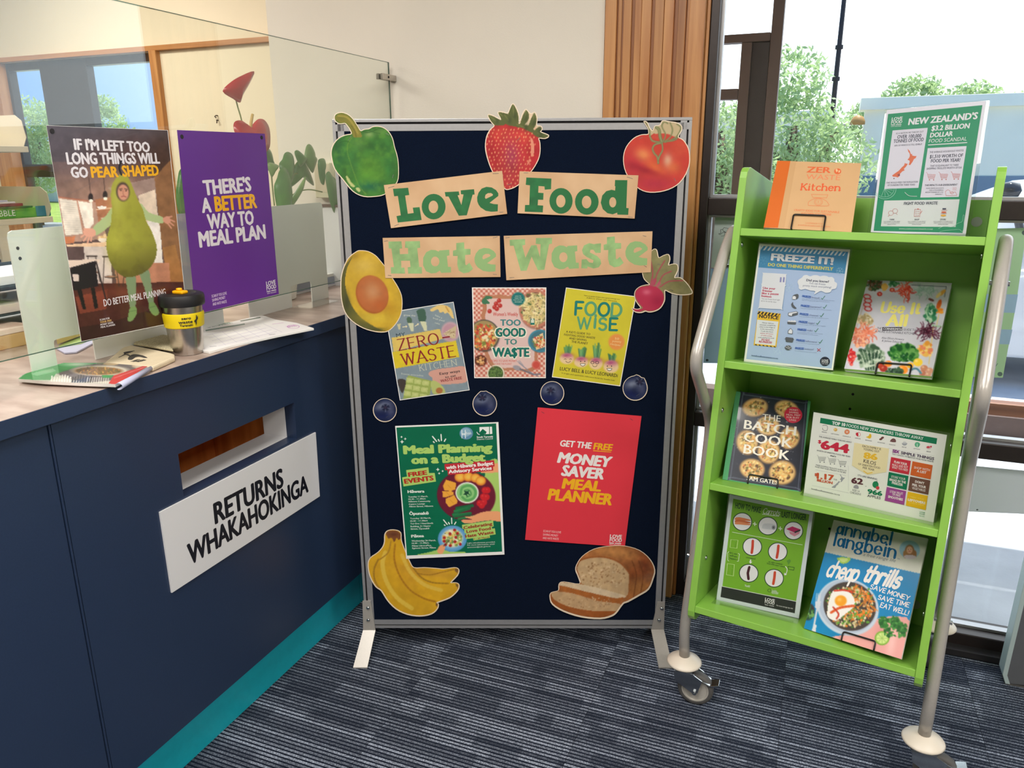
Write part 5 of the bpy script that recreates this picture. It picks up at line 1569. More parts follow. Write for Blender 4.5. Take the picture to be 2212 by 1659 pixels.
A.line([(688, 583), (722, 578)], 9, (214, 206, 170)); A.poly([(720, 563), (738, 576), (724, 592)], (214, 206, 170)); A.line([(812, 575), (840, 557)], 9, (214, 206, 170)); A.poly([(832, 546), (853, 546), (845, 568)], (214, 206, 170))
A.text('grow the', (700, 470), (818, 478), 18, (200, 204, 190)); A.text('bake a', (1012, 470), (1080, 500), 18, (200, 204, 190)); A.text('fruit peel', (990, 500), (1105, 530), 18, (200, 204, 190)); A.text('cake', (1010, 545), (1058, 560), 17, (200, 204, 190))
A.text('freeze avocados', (675, 1055), (895, 1075), 19, (190, 196, 184))
A.text('MY', (630, 687), (720, 672), 40, (40, 62, 72))
stroke_text(A, 'ZERO', (650, 817), (1060, 748), 112, (134, 30, 40), wt=.13, thin=.55, serif=.30, gap=.26)
A.line([(1085, 690), (1160, 678)], 14, (134, 30, 40))
stroke_text(A, 'WASTE', (690, 962), (1225, 872), 112, (134, 30, 40), wt=.13, thin=.55, serif=.28, gap=.22)
stroke_text(A, 'KITCHEN', (862, 1020), (1232, 962), 60, (198, 200, 178), wt=.09, thin=.6, serif=.26, gap=.28)
A.text('Easy ways', (1060, 1060), (1262, 1030), 26, (54, 44, 50), bold=.016); A.text('to eat', (1115, 1092), (1222, 1074), 22, (54, 44, 50), bold=.016); A.text('WASTE FREE', (1068, 1133), (1282, 1100), 28, (140, 40, 50), bold=.02)
A.build('lettering', o, INKM)

o, A = cover('printed_cover', 'pink checked Too Good To Waste cover print in the middle', [(1380, 188), (2120, 188), (2115, 1090), (1403, 1090)], VC, L1 - .0006, group=G3)
q = [(1392, 198), (2112, 198), (2108, 1082), (1410, 1082)]
c = Cv(1380, 180, 2125, 1095, 5.0, (226, 190, 172))
for j in range(38):
    for i in range(31):
        if (i + j) % 2 == 0: c.poly([(1392 + i * 24, 190 + j * 24), (1416 + i * 24, 190 + j * 24), (1416 + i * 24, 214 + j * 24), (1392 + i * 24, 214 + j * 24)], (196, 110, 92))
c.poly(smooth_pts([(1480, 300), (1520, 262), (1600, 270), (1660, 258), (1740, 275), (1830, 262), (2010, 300), (2060, 500), (2030, 880), (2060, 960), (1950, 1030), (1800, 1010), (1700, 1020), (1600, 1000), (1540, 930), (1500, 820), (1480, 700), (1500, 560), (1470, 480), (1490, 400)]), (180, 118, 84))
c.poly(smooth_pts([(1520, 310), (1560, 300), (1650, 300), (1740, 305), (1850, 300), (1980, 330), (2020, 500), (2000, 880), (2020, 940), (1930, 1000), (1800, 985), (1700, 990), (1620, 970), (1570, 900), (1530, 800), (1520, 690), (1530, 560), (1510, 480), (1530, 400)]), (216, 184, 176))
c.glow(1760, 650, 200, 260, (220, 190, 186), .6)
c.bowl(2010, 400, 160, 190, (190, 120, 96), [(206, 190, 130)], 0, 5); c.scatter(2010, 400, 135, 165, 120, 8, 20, [(206, 184, 120), (120, 70, 62), (92, 110, 60), (226, 214, 160)], 4); c.strands(2010, 400, 120, 150, 140, 60, 6, [(232, 214, 156), (214, 190, 120), (240, 226, 176)], 5)
c.bowl(1500, 665, 150, 155, (62, 62, 60), [(214, 184, 120)], 0, 5, inner=.95); c.scatter(1495, 680, 120, 130, 170, 9, 24, [(186, 70, 48), (220, 130, 60), (120, 130, 60), (226, 196, 120), (206, 90, 60), (150, 60, 50), (230, 214, 170)], 7)
c.bowl(2060, 720, 120, 112, (62, 134, 156), [(86, 150, 168)], 0, 5); c.poly([(1985, 700), (2085, 640), (2110, 780), (2020, 810)], (226, 196, 150)); c.scatter(2050, 730, 60, 60, 60, 6, 15, [(190, 70, 60), (220, 150, 80), (120, 130, 70), (236, 214, 176)], 8)
c.bowl(1465, 915, 62, 56, (120, 60, 44), [(120, 60, 40)], 0, 5); c.scatter(1465, 915, 45, 38, 22, 8, 15, [(196, 130, 80), (226, 180, 120)], 9)
c.bowl(1617, 1045, 86, 86, (226, 214, 190), [(86, 116, 60)], 0, 5); c.scatter(1617, 1045, 66, 66, 160, 3, 8, [(70, 100, 50), (120, 150, 80), (96, 130, 60)], 10)
for x, y in ((1650, 320), (1620, 350), (1660, 370), (1605, 385), (1628, 402), (1556, 425)): c.ell(x, y, 22, 22, (176, 44, 40)); c.glow(x - 6, y - 8, 7, 6, (230, 140, 120), .8)
c.poly(smooth_pts([(1478, 320), (1520, 275), (1575, 280), (1580, 300), (1530, 310), (1560, 345), (1520, 355), (1490, 350)]), (62, 116, 82))
c.ell(1840, 302, 66, 66, (24, 112, 110)); c.line([(1560, 950), (1595, 990)], 6, (150, 110, 80))
c.ell(1830, 990, 44, 24, (156, 150, 156), 20); c.line([(1860, 1000), (1990, 1055), (2060, 1050)], 14, (110, 110, 122)); c.line([(1850, 940), (1960, 1030), (2040, 1075)], 9, (136, 134, 146))
for d in (-12, 0, 12): c.line([(1842 + d, 920 - d * .3), (1885 + d * .6, 965)], 5, (150, 148, 158))
c.ell(2020, 960, 44, 44, (200, 84, 70)); c.ell(2020, 960, 38, 38, (214, 130, 116)); c.ell(2020, 960, 34, 34, (196, 76, 64))
A.quadpic(q, c, 5.0); A.build('printed_picture', o, INKM)
TG = (10, 106, 94)
A.text("Women's Weekly", (1590, 472), (1838, 472), 36, (196, 84, 74), bold=.025)
A.text('TOO', (1665, 568), (1863, 568), 60, (66, 128, 128), bold=.045)
A.text('GOOD', (1610, 684), (1920, 684), 96, (226, 226, 206), bold=.085); A.text('GOOD', (1618, 676), (1912, 676), 82, TG, bold=.055)
A.text('TO', (1708, 756), (1826, 756), 54, (70, 130, 122), bold=.045)
A.text('WA$TE', (1580, 884), (1955, 884), 100, (226, 226, 206), bold=.085); A.text('WA$TE', (1590, 876), (1946, 876), 86, TG, bold=.055)
A.text('RECIPES TO SAVE MONEY', (1558, 930), (1826, 930), 22, (204, 104, 90), bold=.014); A.text('& SAVE THE PLANET', (1605, 958), (1778, 958), 17, (204, 104, 90), bold=.014)
for i, (t_, w_) in enumerate((('HOW TO', 30), ('MAKE THE', 34), ('MOST OF YOUR', 46), ('GROCERIES', 36))): A.text(t_, (1840 - w_, 281 + i * 19), (1840 + w_, 281 + i * 19), 11, (196, 220, 206))
A.rect(1962, 498, 2004, 560, (24, 112, 100)); A.rect(1968, 510, 1998, 540, (206, 214, 196)); A.ell(1983, 505, 10, 10, (206, 214, 196))
A.build('lettering', o, INKM)

o, A = cover('printed_cover', 'yellow Food Wise cover print tilted on the right', [(985, 181), (1655, 265), (1503, 1125), (850, 1037)], VD, L1 - .0006, group=G3)
q = [(990, 188), (1648, 271), (1498, 1118), (857, 1032)]
c = Cv(840, 170, 1670, 1130, 6, (202, 190, 46)); c.noise(.05, 160, 41); c.glow(1500, 960, 60, 10, (226, 180, 60), .7); c.glow(1080, 910, 60, 10, (226, 180, 60), .7); c.glow(1380, 960, 60, 10, (220, 170, 60), .7)
c.ell(1468, 702, 77, 77, (222, 142, 70))
for (x, y, rx, ry, th) in ((993, 862, 68, 52, 95), (1130, 895, 68, 50, 100), (1270, 910, 65, 56, 150), (1415, 938, 72, 60, 70)):
    rr = random.Random(int(x))
    for k in range(9):
        dx = (k - 4) * 7.5
        c.line([(x + dx * .7 + 8, y - ry * .7), (x + dx * 1.25 + 12, y - ry - th * rr.uniform(.55, .95))], 9, rr.choice([(70, 130, 80), (104, 160, 104), (54, 108, 74)]))
    c.ell(x, y, rx, ry, (226, 196, 150)); c.glow(x + 4, y - ry * .62, rx * .8, ry * .42, (160, 60, 110), .95); c.glow(x + rx * .3, y - ry * .3, rx * .4, ry * .4, (206, 150, 150), .5)
A.quadpic(q, c, 6); A.build('printed_picture', o, INKM)
TL, T2 = (20, 118, 108), (86, 152, 110)
stroke_text(A, 'FOOD', (1062, 440), (1520, 460), 122, TL, wt=.2, gap=.22, each=[TL, T2, TL, T2])
stroke_text(A, 'W', (1085, 575), (1225, 578), 110, T2, wt=.17)
stroke_text(A, 'i', (1242, 560), (1276, 562), 118, T2, wt=.30, each=[T2])
stroke_text(A, 'SE', (1288, 585), (1480, 590), 112, TL, wt=.2, gap=.3, each=[T2, TL])
ik = (70, 66, 34)
A.text('A KiD\'S GUiDE TO', (985, 612), (1215, 637), 20, ik, bold=.02); A.text('FiGHTiNG FOOD WASTE', (966, 640), (1262, 674), 20, ik, bold=.02)
A.text('AND SAViNG', (1014, 675), (1180, 694), 20, ik, bold=.02); A.text('THE PLANET', (1036, 708), (1192, 728), 22, ik, bold=.02)
A.text('50', (1450, 678), (1490, 682), 20, (234, 206, 150)); A.text('yummy', (1425, 702), (1512, 710), 22, (234, 206, 150)); A.text('recipes', (1408, 728), (1502, 742), 20, (234, 206, 150))
A.text("'Not just great recipes, but a great message too'", (1155, 262), (1500, 300), 12, ik); A.text("ABC's War on Waste", (1178, 285), (1470, 318), 12, ik)
A.text('LUCY BELL & LUCY LEONARDi', (925, 972), (1475, 1040), 34, ik, bold=.022)
A.text("'A bright and optimistic reference book for foodie kids'", (938, 1003), (1452, 1076), 13, ik)
for (x, y, k) in ((1005, 880, 0), (1145, 905, 1), (1260, 920, 2), (1400, 950, 1)):
    for s_ in (-1, 1):
        if k == 0: A.line(arc(x + s_ * 26 - 2, y - 8, 11, 9, 200, 340, 5), 4, (40, 36, 30))
        elif k == 2: A.ell(x + s_ * 22, y - 22, 18, 15, (50, 40, 50), 16, hole=.72)
        else: A.ell(x + s_ * 20, y - 18, 5, 6, (40, 36, 30), 10)
    if k == 1: A.poly(arc(x, y + 4, 24, 22, 0, 180, 8), (230, 226, 216)); A.line(arc(x, y + 4, 24, 22, 0, 180, 8) + [(x + 24, y + 4)], 4, (40, 36, 30))
    else: A.line(arc(x, y, 22, 18, 10, 170, 8), 4, (40, 36, 30))
A.build('lettering', o, INKM)

# ---------------------------------------------------------------- meal planning poster
o, A = cover('meal_planning_poster', 'green Meal Planning on a Budget event poster with white border', [(75, 103), (1267, 58), (1337, 1587), (202, 1637)], VEE, L2, group='event posters on the board')
c = Cv(80, 60, 1340, 1620, 7.0, (0, 104, 72)); c.noise(.05, 200, 51)
lime, mar, sk = (172, 208, 108), (108, 28, 50), (240, 166, 116)
c.poly(smooth_pts([(1180, 500), (1270, 520), (1310, 800), (1300, 1120), (1180, 1120), (1100, 900), (1120, 620)]), lime)
c.ell(895, 915, 340, 290, mar, 8, 1, .02)
c.poly([(1100, 540), (1270, 540), (1275, 640), (1160, 655), (1060, 650)], sk)
for (x, y, r_) in ((822, 700, 62), (918, 695, 60), (1000, 708, 58), (1062, 742, 60)):
    c.ell(x, y, r_, r_ * .9, (232, 142, 50)); c.ell(x, y - 2, r_ * .75, r_ * .62, (246, 180, 70)); c.ell(x, y, r_ * .4, r_ * .34, (248, 196, 86))
for pl in ([(660, 728), (778, 765), (770, 840), (720, 862), (640, 850), (625, 800)], [(618, 860), (700, 858), (750, 870), (752, 900), (650, 935), (622, 930)], [(655, 950), (755, 905), (795, 975), (790, 1000), (700, 1048), (660, 1000)]):
    c.poly(pl, (240, 170, 62)); m_ = np.array(pl).mean(0); c.line([tuple(m_ - 20), tuple(m_ + 20)], 4, (216, 138, 40))
c.ell(905, 880, 134, 122, (236, 240, 228), soft=.02); c.ell(905, 880, 120, 108, (150, 206, 130), soft=.02)
c.line(smooth_open([(830, 900), (850, 820), (940, 800), (1000, 860), (980, 940), (900, 965), (850, 930)]), 26, (96, 172, 96)); c.line(smooth_open([(880, 850), (930, 850), (950, 900), (900, 930)]), 16, (90, 160, 90)); c.poly([(865, 850), (900, 865), (930, 850), (920, 880), (945, 905), (900, 895), (910, 925), (885, 900), (860, 905), (880, 880)], (26, 72, 52))
for (x, y) in ((1108, 850), (1140, 850), (1090, 925), (1130, 930), (1050, 1000), (1100, 990), (1075, 1025)): c.ell(x, y, 36, 38, (206, 36, 44), 20); c.glow(x - 8, y - 10, 10, 8, (236, 96, 90), .7)
rr = random.Random(5)
for k in range(9):
    y = 1030 + k * 16; x = 800 + rr.uniform(-30, 50)
    c.line([(x - 40, y + 20 + rr.uniform(-8, 8)), (x + 90 + rr.uniform(0, 70), y - 22 + rr.uniform(-14, 14))], 26, rr.choice([(34, 110, 66), (44, 132, 76), (26, 92, 58)]))
c.poly(smooth_pts([(880, 1160), (960, 1150), (1060, 1110), (1160, 1092), (1290, 1105), (1300, 1210), (1180, 1200), (1050, 1215), (930, 1235), (860, 1225), (845, 1195), (960, 1190)]), sk)
c.ell(735, 1410, 168, 152, (92, 156, 206), -5, 1, .02); c.ell(735, 1410, 140, 126, (120, 178, 220)); c.ell(735, 1405, 118, 104, (232, 222, 190))
c.scatter(735, 1405, 108, 95, 120, 8, 20, [(240, 214, 120), (150, 180, 96), (246, 238, 214), (232, 190, 90), (120, 150, 80)], 12)
for (x, y) in ((760, 1310), (708, 1355), (793, 1350), (640, 1400), (775, 1395), (765, 1445), (826, 1475), (710, 1490), (655, 1480), (640, 1440)): c.ell(x, y, 17, 17, (176, 36, 40))
c.poly(smooth_pts([(330, 1600), (450, 1570), (560, 1540), (620, 1530), (700, 1560), (860, 1560), (900, 1585), (880, 1600), (560, 1612)]), lime)
c.poly(smooth_pts([(560, 1560), (580, 1500), (630, 1480), (650, 1510), (630, 1570), (600, 1590)]), sk); c.line([(632, 1495), (700, 1430)], 8, (80, 56, 44))
A.quadpic([(87, 126), (1240, 78), (1310, 1560), (210, 1606)], c, 6.5); A.build('printed_picture', o, INK)
A.poly([(643, 548), (1218, 502), (1222, 575), (1205, 577), (1207, 622), (683, 675), (678, 617), (650, 620)], (196, 44, 56))
A.poly([(200, 618), (458, 585), (464, 652), (530, 650), (545, 750), (170, 807), (153, 702), (210, 692)], lime)
A.poly([(845, 1250), (1205, 1198), (1212, 1268), (1190, 1275), (1195, 1295), (1225, 1290), (1235, 1360), (1165, 1372), (1170, 1400), (980, 1432), (972, 1405), (890, 1415), (880, 1370), (895, 1365), (890, 1345), (875, 1348), (870, 1300), (850, 1295)], lime)
A.text('Meal Planning', (182, 430), (1188, 398), 92, lime, bold=.075); A.text('on a Budget', (272, 545), (1108, 512), 92, lime, bold=.075)
A.text('with Hāwera Budget', (668, 608), (1205, 556), 40, (240, 236, 230), bold=.05); A.text('Advisory Services', (695, 656), (1188, 612), 40, (240, 236, 230), bold=.05)
A.text('FREE', (232, 694), (440, 668), 48, (180, 46, 34), bold=.06); A.text('EVENTS', (186, 774), (516, 732), 52, (180, 46, 34), bold=.06)
wh = (226, 234, 224)
for t_, xx, yy in (('Hāwera', (220, 410), 882), ('Ōpunakē', (240, 460), 1136), ('Pātea', (262, 405), 1397)): A.text(t_, (xx[0], yy), (xx[1], yy - 6), 31, wh, bold=.05)
lines = [('Tuesday 11 March,', 225, 452, 935), ('10.30 - 11.30am', 228, 425, 962), ('Hāwera Community', 230, 480, 990), ('Centre Lounge', 232, 418, 1020), ('Albion Street, Hāwera', 234, 512, 1047),
         ('Tuesday 18 March,', 246, 486, 1185), ('10.30 - 11.30am', 248, 448, 1215), ('Tui Ora / Heartlands', 250, 512, 1245), ('Building, 21 Napier', 252, 486, 1277), ('Street, Ōpunakē', 254, 468, 1306),
         ('Wednesday 26 March,', 264, 545, 1444), ('10.30 - 11.30am,', 267, 468, 1472), ('Pātea LibraryPlus,', 269, 495, 1502), ('Egmont Street, Pātea', 271, 545, 1528)]
for t_, xa_, xb_, yy in lines: A.text(t_, (xa_, yy), (xb_, yy - 7), 17, wh, bold=.015)
br = (156, 60, 40)
A.text('Celebrating', (868, 1300), (1196, 1252), 34, br, bold=.045); A.text('Love Food', (902, 1345), (1178, 1305), 34, br, bold=.045); A.text('Hate Waste', (888, 1398), (1212, 1350), 34, br, bold=.045); A.text('3 - 30 March', (980, 1424), (1160, 1398), 18, br, bold=.02)
for t_, xb_, yy in (('Light refreshments provided.', 1230, 1468), ('For more information, email', 1222, 1492), ('envirosue@stdc.govt.nz', 1175, 1518)): A.text(t_, (908, yy), (xb_, yy - 14), 15, wh)
for pl in ([(505, 228), (552, 285)], [(603, 205), (608, 275)], [(657, 258), (642, 284)], [(572, 264), (582, 282)], [(515, 288), (525, 298)]): A.line(pl, 14, wh, cap=-1)
for pl in ([(632, 1192), (675, 1245)], [(725, 1172), (728, 1235)], [(775, 1218), (760, 1243)], [(690, 1222), (700, 1240)], [(642, 1250), (650, 1256)]): A.line(pl, 13, wh, cap=-1)
for (x, y, r_) in ((147, 234, 15), (190, 256, 17), (153, 290, 23), (566, 610, 22), (582, 655, 15), (622, 628, 15)):
    A.poly([(x, y - r_), (x + r_ * .3, y - r_ * .3), (x + r_, y), (x + r_ * .3, y + r_ * .3), (x, y + r_), (x - r_ * .3, y + r_ * .3), (x - r_, y), (x - r_ * .3, y - r_ * .3)], wh)
A.ell(895, 192, 78, 72, (96, 142, 172)); A.ell(888, 180, 60, 50, (140, 178, 198)); A.text('H', (842, 250), (890, 250), 100, (232, 240, 240)); A.text('bas', (893, 205), (955, 203), 32, (226, 236, 236))
A.poly([(1047, 120), (1160, 116), (1160, 200), (1100, 202), (1096, 190), (1050, 180)], (236, 238, 234)); A.poly([(1050, 180), (1085, 140), (1130, 175), (1120, 200), (1060, 200)], (0, 104, 72)); A.poly([(1168, 116), (1192, 115), (1196, 198), (1168, 200)], (236, 238, 234)); A.line(smooth_open([(1018, 178), (1030, 198), (1048, 205)]), 8, (236, 238, 234))
A.text('South Taranaki', (1018, 246), (1202, 238), 20, (232, 236, 230), bold=.035); A.text('District Council', (1020, 270), (1202, 260), 17, (232, 236, 230), bold=.01)
A.build('lettering', o, INK)
staples(o, A, [(1185, 92, 1222, 108), (130, 172, 155, 148), (1222, 1546, 1245, 1528)])

# ---------------------------------------------------------------- red poster
o, A = cover('red_meal_planner_poster', 'plain red Money Saver Meal Planner poster above the bread cutout', [(260, 62), (975, 122), (860, 1024), (173, 974)], VF, L1, mat('red_poster', (222, 52, 66), rough=.5, var=.03, scale=5), group='event posters on the board')
Y = (238, 176, 30); W_ = (232, 226, 222)
A.text('GET THE', (412, 330), (624, 348), 42, W_, bold=.045, shear=.10); A.text('FREE', (644, 352), (768, 362), 44, Y, bold=.05, shear=.10); A.line([(642, 362), (766, 372)], 5, Y)
A.text('MONEY', (398, 442), (752, 474), 70, W_, bold=.06, shear=.16); A.text('SAVER', (424, 532), (708, 558), 72, W_, bold=.06, shear=.10)
A.text('MEAL', (430, 620), (688, 642), 68, Y, bold=.06, shear=.10); A.text('PLANNER', (332, 698), (764, 736), 74, Y, bold=.06, shear=.08)
for i, t_ in enumerate(('SCAN IF YOU LOVE', 'SAVING MONEY', 'AND HATE WASTE')): A.text(t_, (298 - i * 2, 922 + i * 24), (420 - i * 8 - (12 if i == 1 else 0), 932 + i * 23), 15, (236, 190, 190), bold=.014)
A.text('LOVE', (758, 962), (838, 966), 23, W_, bold=.04); A.text('FOOD', (756, 987), (838, 991), 23, W_, bold=.04); A.text('hate waste', (754, 1002), (834, 1006), 13, W_, bold=.03); A.text('NEW ZEALAND', (753, 1011), (832, 1016), 7, W_)
A.build('lettering', o, INK)
staples(o, A, [(895, 140, 915, 152), (285, 92, 305, 104)])
# ---------------------------------------------------------------- things standing on the trolley
VG = (1480, 300, 2.963); VH = (1500, 820, 3.6867); VI = (1450, 1050, 3.403)
VNZ = (1880, 210, 5.35); VFZ = (1600, 520, 5.72); VT10 = (1730, 880, 6.381)
def pose(a, s_, q, yaw, lean, roll):
    ca, sa, cl, sl, cr_, sr_ = math.cos(yaw), math.sin(yaw), math.cos(lean), math.sin(lean), math.cos(roll), math.sin(roll)
    W = lambda v: v[0] * cd + v[1] * cw + v[2] * cbb
    e1 = np.array([ca, 0, sa]); bk = np.array([-sa, 0, ca]); e2 = cl * np.array([0, 1, 0]) + sl * bk
    E1 = cr_ * e1 + sr_ * e2; E2 = -sr_ * e1 + cr_ * e2
    return Frame(cpt(a, s_, q), W(E1), W(E2))

def holder(label, fr, w, h, lip=.032, lift=.0025, slot=.0012):
    """upright clear acrylic sign stand: two sheets with a foot bent forward"""
    t = empty('sign_holder', fr, label, 'sign holder', 'clear acrylic sign holders')
    MB().box(-.003, w + .003, 0, h + .004, .0040, .0052).build('front_sheet', CLEARM, parent=t)
    MB().box(-.003, w + .003, 0, h + .004, -.0016, -.0004).build('back_sheet', CLEAR, parent=t)
    # foot stays flat on the shelf
    n = np.array([(-cbb) @ fr.x, (-cbb) @ fr.y, (-cbb) @ fr.z]); n /= np.linalg.norm(n)
    up = np.array([cw @ fr.x, cw @ fr.y, cw @ fr.z])
    m = MB()
    a = np.array([-.003, 0, .0052]); b = np.array([w + .003, 0, .0052])
    pts = []
    for zz in (0, .0022):
        for k in (-.045, lip):
            for e_ in (a, b):
                pts.append(tuple(e_ + n * k + up * (zz - .0002)))
    m.hexa([pts[0], pts[1], pts[2], pts[3], pts[4], pts[5], pts[6], pts[7]])
    m.build('foot', CLEAR, parent=t)
    return t

def bookstand(label, fr, u, w, h, zf, back=.10, lip=.012):
    """black wire easel: front U loop, arms under the book and a back rest"""
    t = empty('wire_easel', fr, label, 'book easel', 'black wire book easels')
    n = np.array([(-cbb) @ fr.x, (-cbb) @ fr.y, (-cbb) @ fr.z]); up = np.array([cw @ fr.x, cw @ fr.y, cw @ fr.z])
    o0 = np.array([u, -.0022, zf + .003]); rt = np.array([1., 0, 0])
    y = np.array([0, 1., 0])
    base = lambda k, xx: o0 + rt * xx + n * k
    loop = [base(-.105, 0), base(0, 0), o0 + y * h, o0 + y * h + rt * w, base(0, w), base(-.105, w)]
    MB().tube(rounded(loop, .006, 4), .0019, 8).build('front_loop', BLACKW, parent=t, smooth=True)
    bk = [base(-.100, w * .1), base(-.100, w * .1) + up * .10 + n * -.02, base(-.100, w * .9) + up * .10 + n * -.02, base(-.100, w * .9)]
    MB().tube(rounded(bk, .006, 4), .0019, 8).build('back_rest', BLACKW, parent=t, smooth=True)
    return t

def book(name, label, fr, quad, view, thick, cov_m, page_m, cat='book', group=None, hard=.0022, spine_m=None):
    """a closed book: its front cover lies on frame fr, body behind it"""
    x0, y0, k = view
    P = np.array(quad, float); uv = fr.px(x0 + P[:, 0] / k, y0 + P[:, 1] / k)
    c = uv.mean(0); f2 = fr.at(c[0], c[1]); L = uv - c
    t = empty(name, f2, label, cat, group)
    def slab(nm, m_, pts, z0, z1):
        return MB().hexa([(*pts[3], z0), (*pts[2], z0), (*pts[0], z0), (*pts[1], z0), (*pts[3], z1), (*pts[2], z1), (*pts[0], z1), (*pts[1], z1)]).build(nm, m_, parent=t, bevel=.0006)
    slab('front_cover', cov_m, L, -hard, 0)
    slab('back_cover', cov_m, L, -thick, -thick + hard)
    ins = L * np.array([.985, .982]) + np.array([-.0005, 0])
    slab('pages', page_m, ins, -thick + hard + .0001, -hard - .0001)
    sp = [L[0], L[0] + (L[1] - L[0]) * .012, L[3] + (L[2] - L[3]) * .012, L[3]]
    slab('spine', spine_m or cov_m, sp, -thick + hard, -hard)
    return t, Art(f2, view, .00004)

def poster(name, label, fr, quad, view, m=PAPER, group='posters in acrylic holders'):
    x0, y0, k = view
    P = np.array(quad, float); uv = fr.px(x0 + P[:, 0] / k, y0 + P[:, 1] / k)
    c = uv.mean(0); f2 = fr.at(c[0], c[1], .0004)
    o = MB().prism([tuple(q - c) for q in uv], 0, .0003).build(name, m, fr=f2)
    tag(o, label, 'poster', group)
    return o, Art(f2, view, .00034)

GRY = (70, 72, 92)
# -- orange Zero Waste Kitchen book
F1 = pose(.077, 1.0236, -.006, .13, .60, 0)
tb, A = book('recipe_book', 'tan and orange Zero Waste Kitchen book on the top shelf', F1, [(590, 140), (1128, 155), (1065, 597), (502, 567)], VG, .016, mat('tan_cover', (206, 166, 120), rough=.5, var=.03), PAPER, group='recipe books on the trolley')
OR = (214, 104, 60)
A.poly([(590, 140), (674, 142), (594, 569), (502, 567)], (206, 102, 34)); A.poly([(674, 142), (712, 143), (634, 571), (594, 569)], (198, 158, 112))
A.text('ZER', (778, 214), (928, 218), 36, OR, bold=.035); A.ell(976, 208, 23, 19, OR, rot=0); A.poly([(962, 196), (972, 190), (978, 205), (968, 214)], (222, 184, 138)); A.poly([(984, 200), (994, 204), (986, 218), (980, 212)], (222, 184, 138))
A.text('WASTE', (772, 258), (990, 264), 32, (222, 132, 92), bold=0)
stroke_text(A, 'Kitchen', (738, 328), (992, 333), 42, (216, 92, 52), wt=.17, thin=.7, serif=.30, gap=.24)
oc = (214, 130, 84)
A.line([(808, 355), (914, 358), (905, 378), (818, 376), (808, 355)], 3, oc); A.ell(853, 404, 27, 24, oc, 24, hole=.9); A.ell(853, 404, 19, 17, oc, 20, hole=.9); A.line([(853, 396), (852, 410)], 3, oc)
A.line(smooth_open([(788, 426), (790, 405), (815, 388), (852, 378), (890, 390), (912, 408), (910, 430), (788, 426)]), 3, oc)
A.text('CRAFTY IDEAS FOR SUSTAINABLE', (696, 462), (986, 476), 13, (220, 120, 74), bold=.01); A.text('KITCHEN SOLUTIONS', (744, 484), (934, 492), 13, (220, 120, 74), bold=.01)
A.text('LAWRENCE COX', (770, 543), (880, 548), 9, oc); A.text('& SOPHIE MCKERCHAR GORDON', (722, 556), (928, 568), 9, oc)
A.build('lettering', tb, INKM)
q = F1.p(1480 + 678 / 2.963, 300 + 578 / 2.963); q2 = F1.p(1480 + 885 / 2.963, 300 + 590 / 2.963); q3 = F1.p(1480 + 690 / 2.963, 300 + 488 / 2.963)
bookstand('black wire easel holding the tan and orange book', F1, q[0], q2[0] - q[0], q3[1] + .001, .0015)

# -- NZ $3.2 billion poster
F2 = pose(.2955, 1.0237, .10, -.139, .110, .027)
holder('clear acrylic holder around the tall green and white poster on top', F2, .207, .297)
o, A = poster('food_scandal_poster', "green and white New Zealand's $3.2 billion dollar food scandal poster", F2, [(190, 150), (1338, 42), (1100, 1610), (5, 1560)], VNZ, mat('lilac_white_paper', (226, 222, 238), rough=.5))
GN = (34, 142, 104); WT = (226, 224, 234); LB = (216, 212, 230)
A.poly([(205, 195), (1296, 92), (1066, 1570), (38, 1545)], GN)
A.poly([(258, 385), (664, 354), (556, 1048), (162, 1060)], LB); A.poly([(664, 590), (1113, 565), (1022, 1152), (578, 1160)], LB); A.poly([(162, 1195), (1032, 1180), (986, 1500), (122, 1492)], (214, 216, 222))
A.text('LOVE', (248, 270), (370, 258), 34, WT, bold=.03); A.text('FOOD', (242, 308), (366, 298), 34, WT, bold=.03); A.text('hate waste', (240, 328), (358, 322), 20, WT, bold=.02); A.text('NEW ZEALAND', (238, 345), (355, 339), 11, WT)
A.text("NEW ZEALAND'S", (440, 320), (1232, 250), 72, WT, bold=.045, shear=.05)
A.text('$3.2 BILLION', (706, 388), (1140, 358), 56, WT, bold=.04, shear=.05); A.text('DOLLAR', (690, 466), (948, 446), 52, WT, bold=.04, shear=.05); A.text('FOOD SCANDAL', (675, 528), (1112, 500), 42, WT, shear=.05); A.line([(668, 553), (1120, 525)], 9, WT)
A.text('AS A NATION WE THROW OUT', (295, 430), (614, 408), 20, GRY, bold=.012); A.text('OVER 100,000', (310, 480), (585, 464), 40, GRY, bold=.03); A.text('TONNES OF FOOD', (268, 530), (614, 508), 40, GRY, bold=.03); A.text('60% OF WHICH IS STILL EDIBLE!', (278, 570), (596, 552), 19, GRY, bold=.012)
NZN = [(430, 596), (455, 620), (470, 660), (482, 655), (485, 675), (520, 682), (535, 678), (525, 705), (505, 715), (490, 745), (462, 785), (443, 782), (455, 752), (455, 735), (430, 722), (447, 705), (458, 680), (455, 650), (440, 630)]
NZS = [(400, 760), (415, 770), (428, 766), (430, 778), (412, 805), (388, 830), (398, 845), (370, 858), (345, 885), (342, 908), (318, 928), (295, 920), (265, 920), (252, 905), (300, 870), (330, 850), (365, 810), (390, 790)]
for nz in (NZN, NZS): A.poly(nz, (216, 108, 76))
A.ell(330, 900, 14, 12, (140, 70, 80)); A.ell(274, 940, 8, 6, (110, 90, 90))
A.text('THIS WOULD FEED THE POPULATION', (184, 1000), (548, 988), 20, GRY, bold=.012); A.text('OF DUNEDIN FOR THREE YEARS', (198, 1028), (516, 1020), 20, GRY, bold=.012)
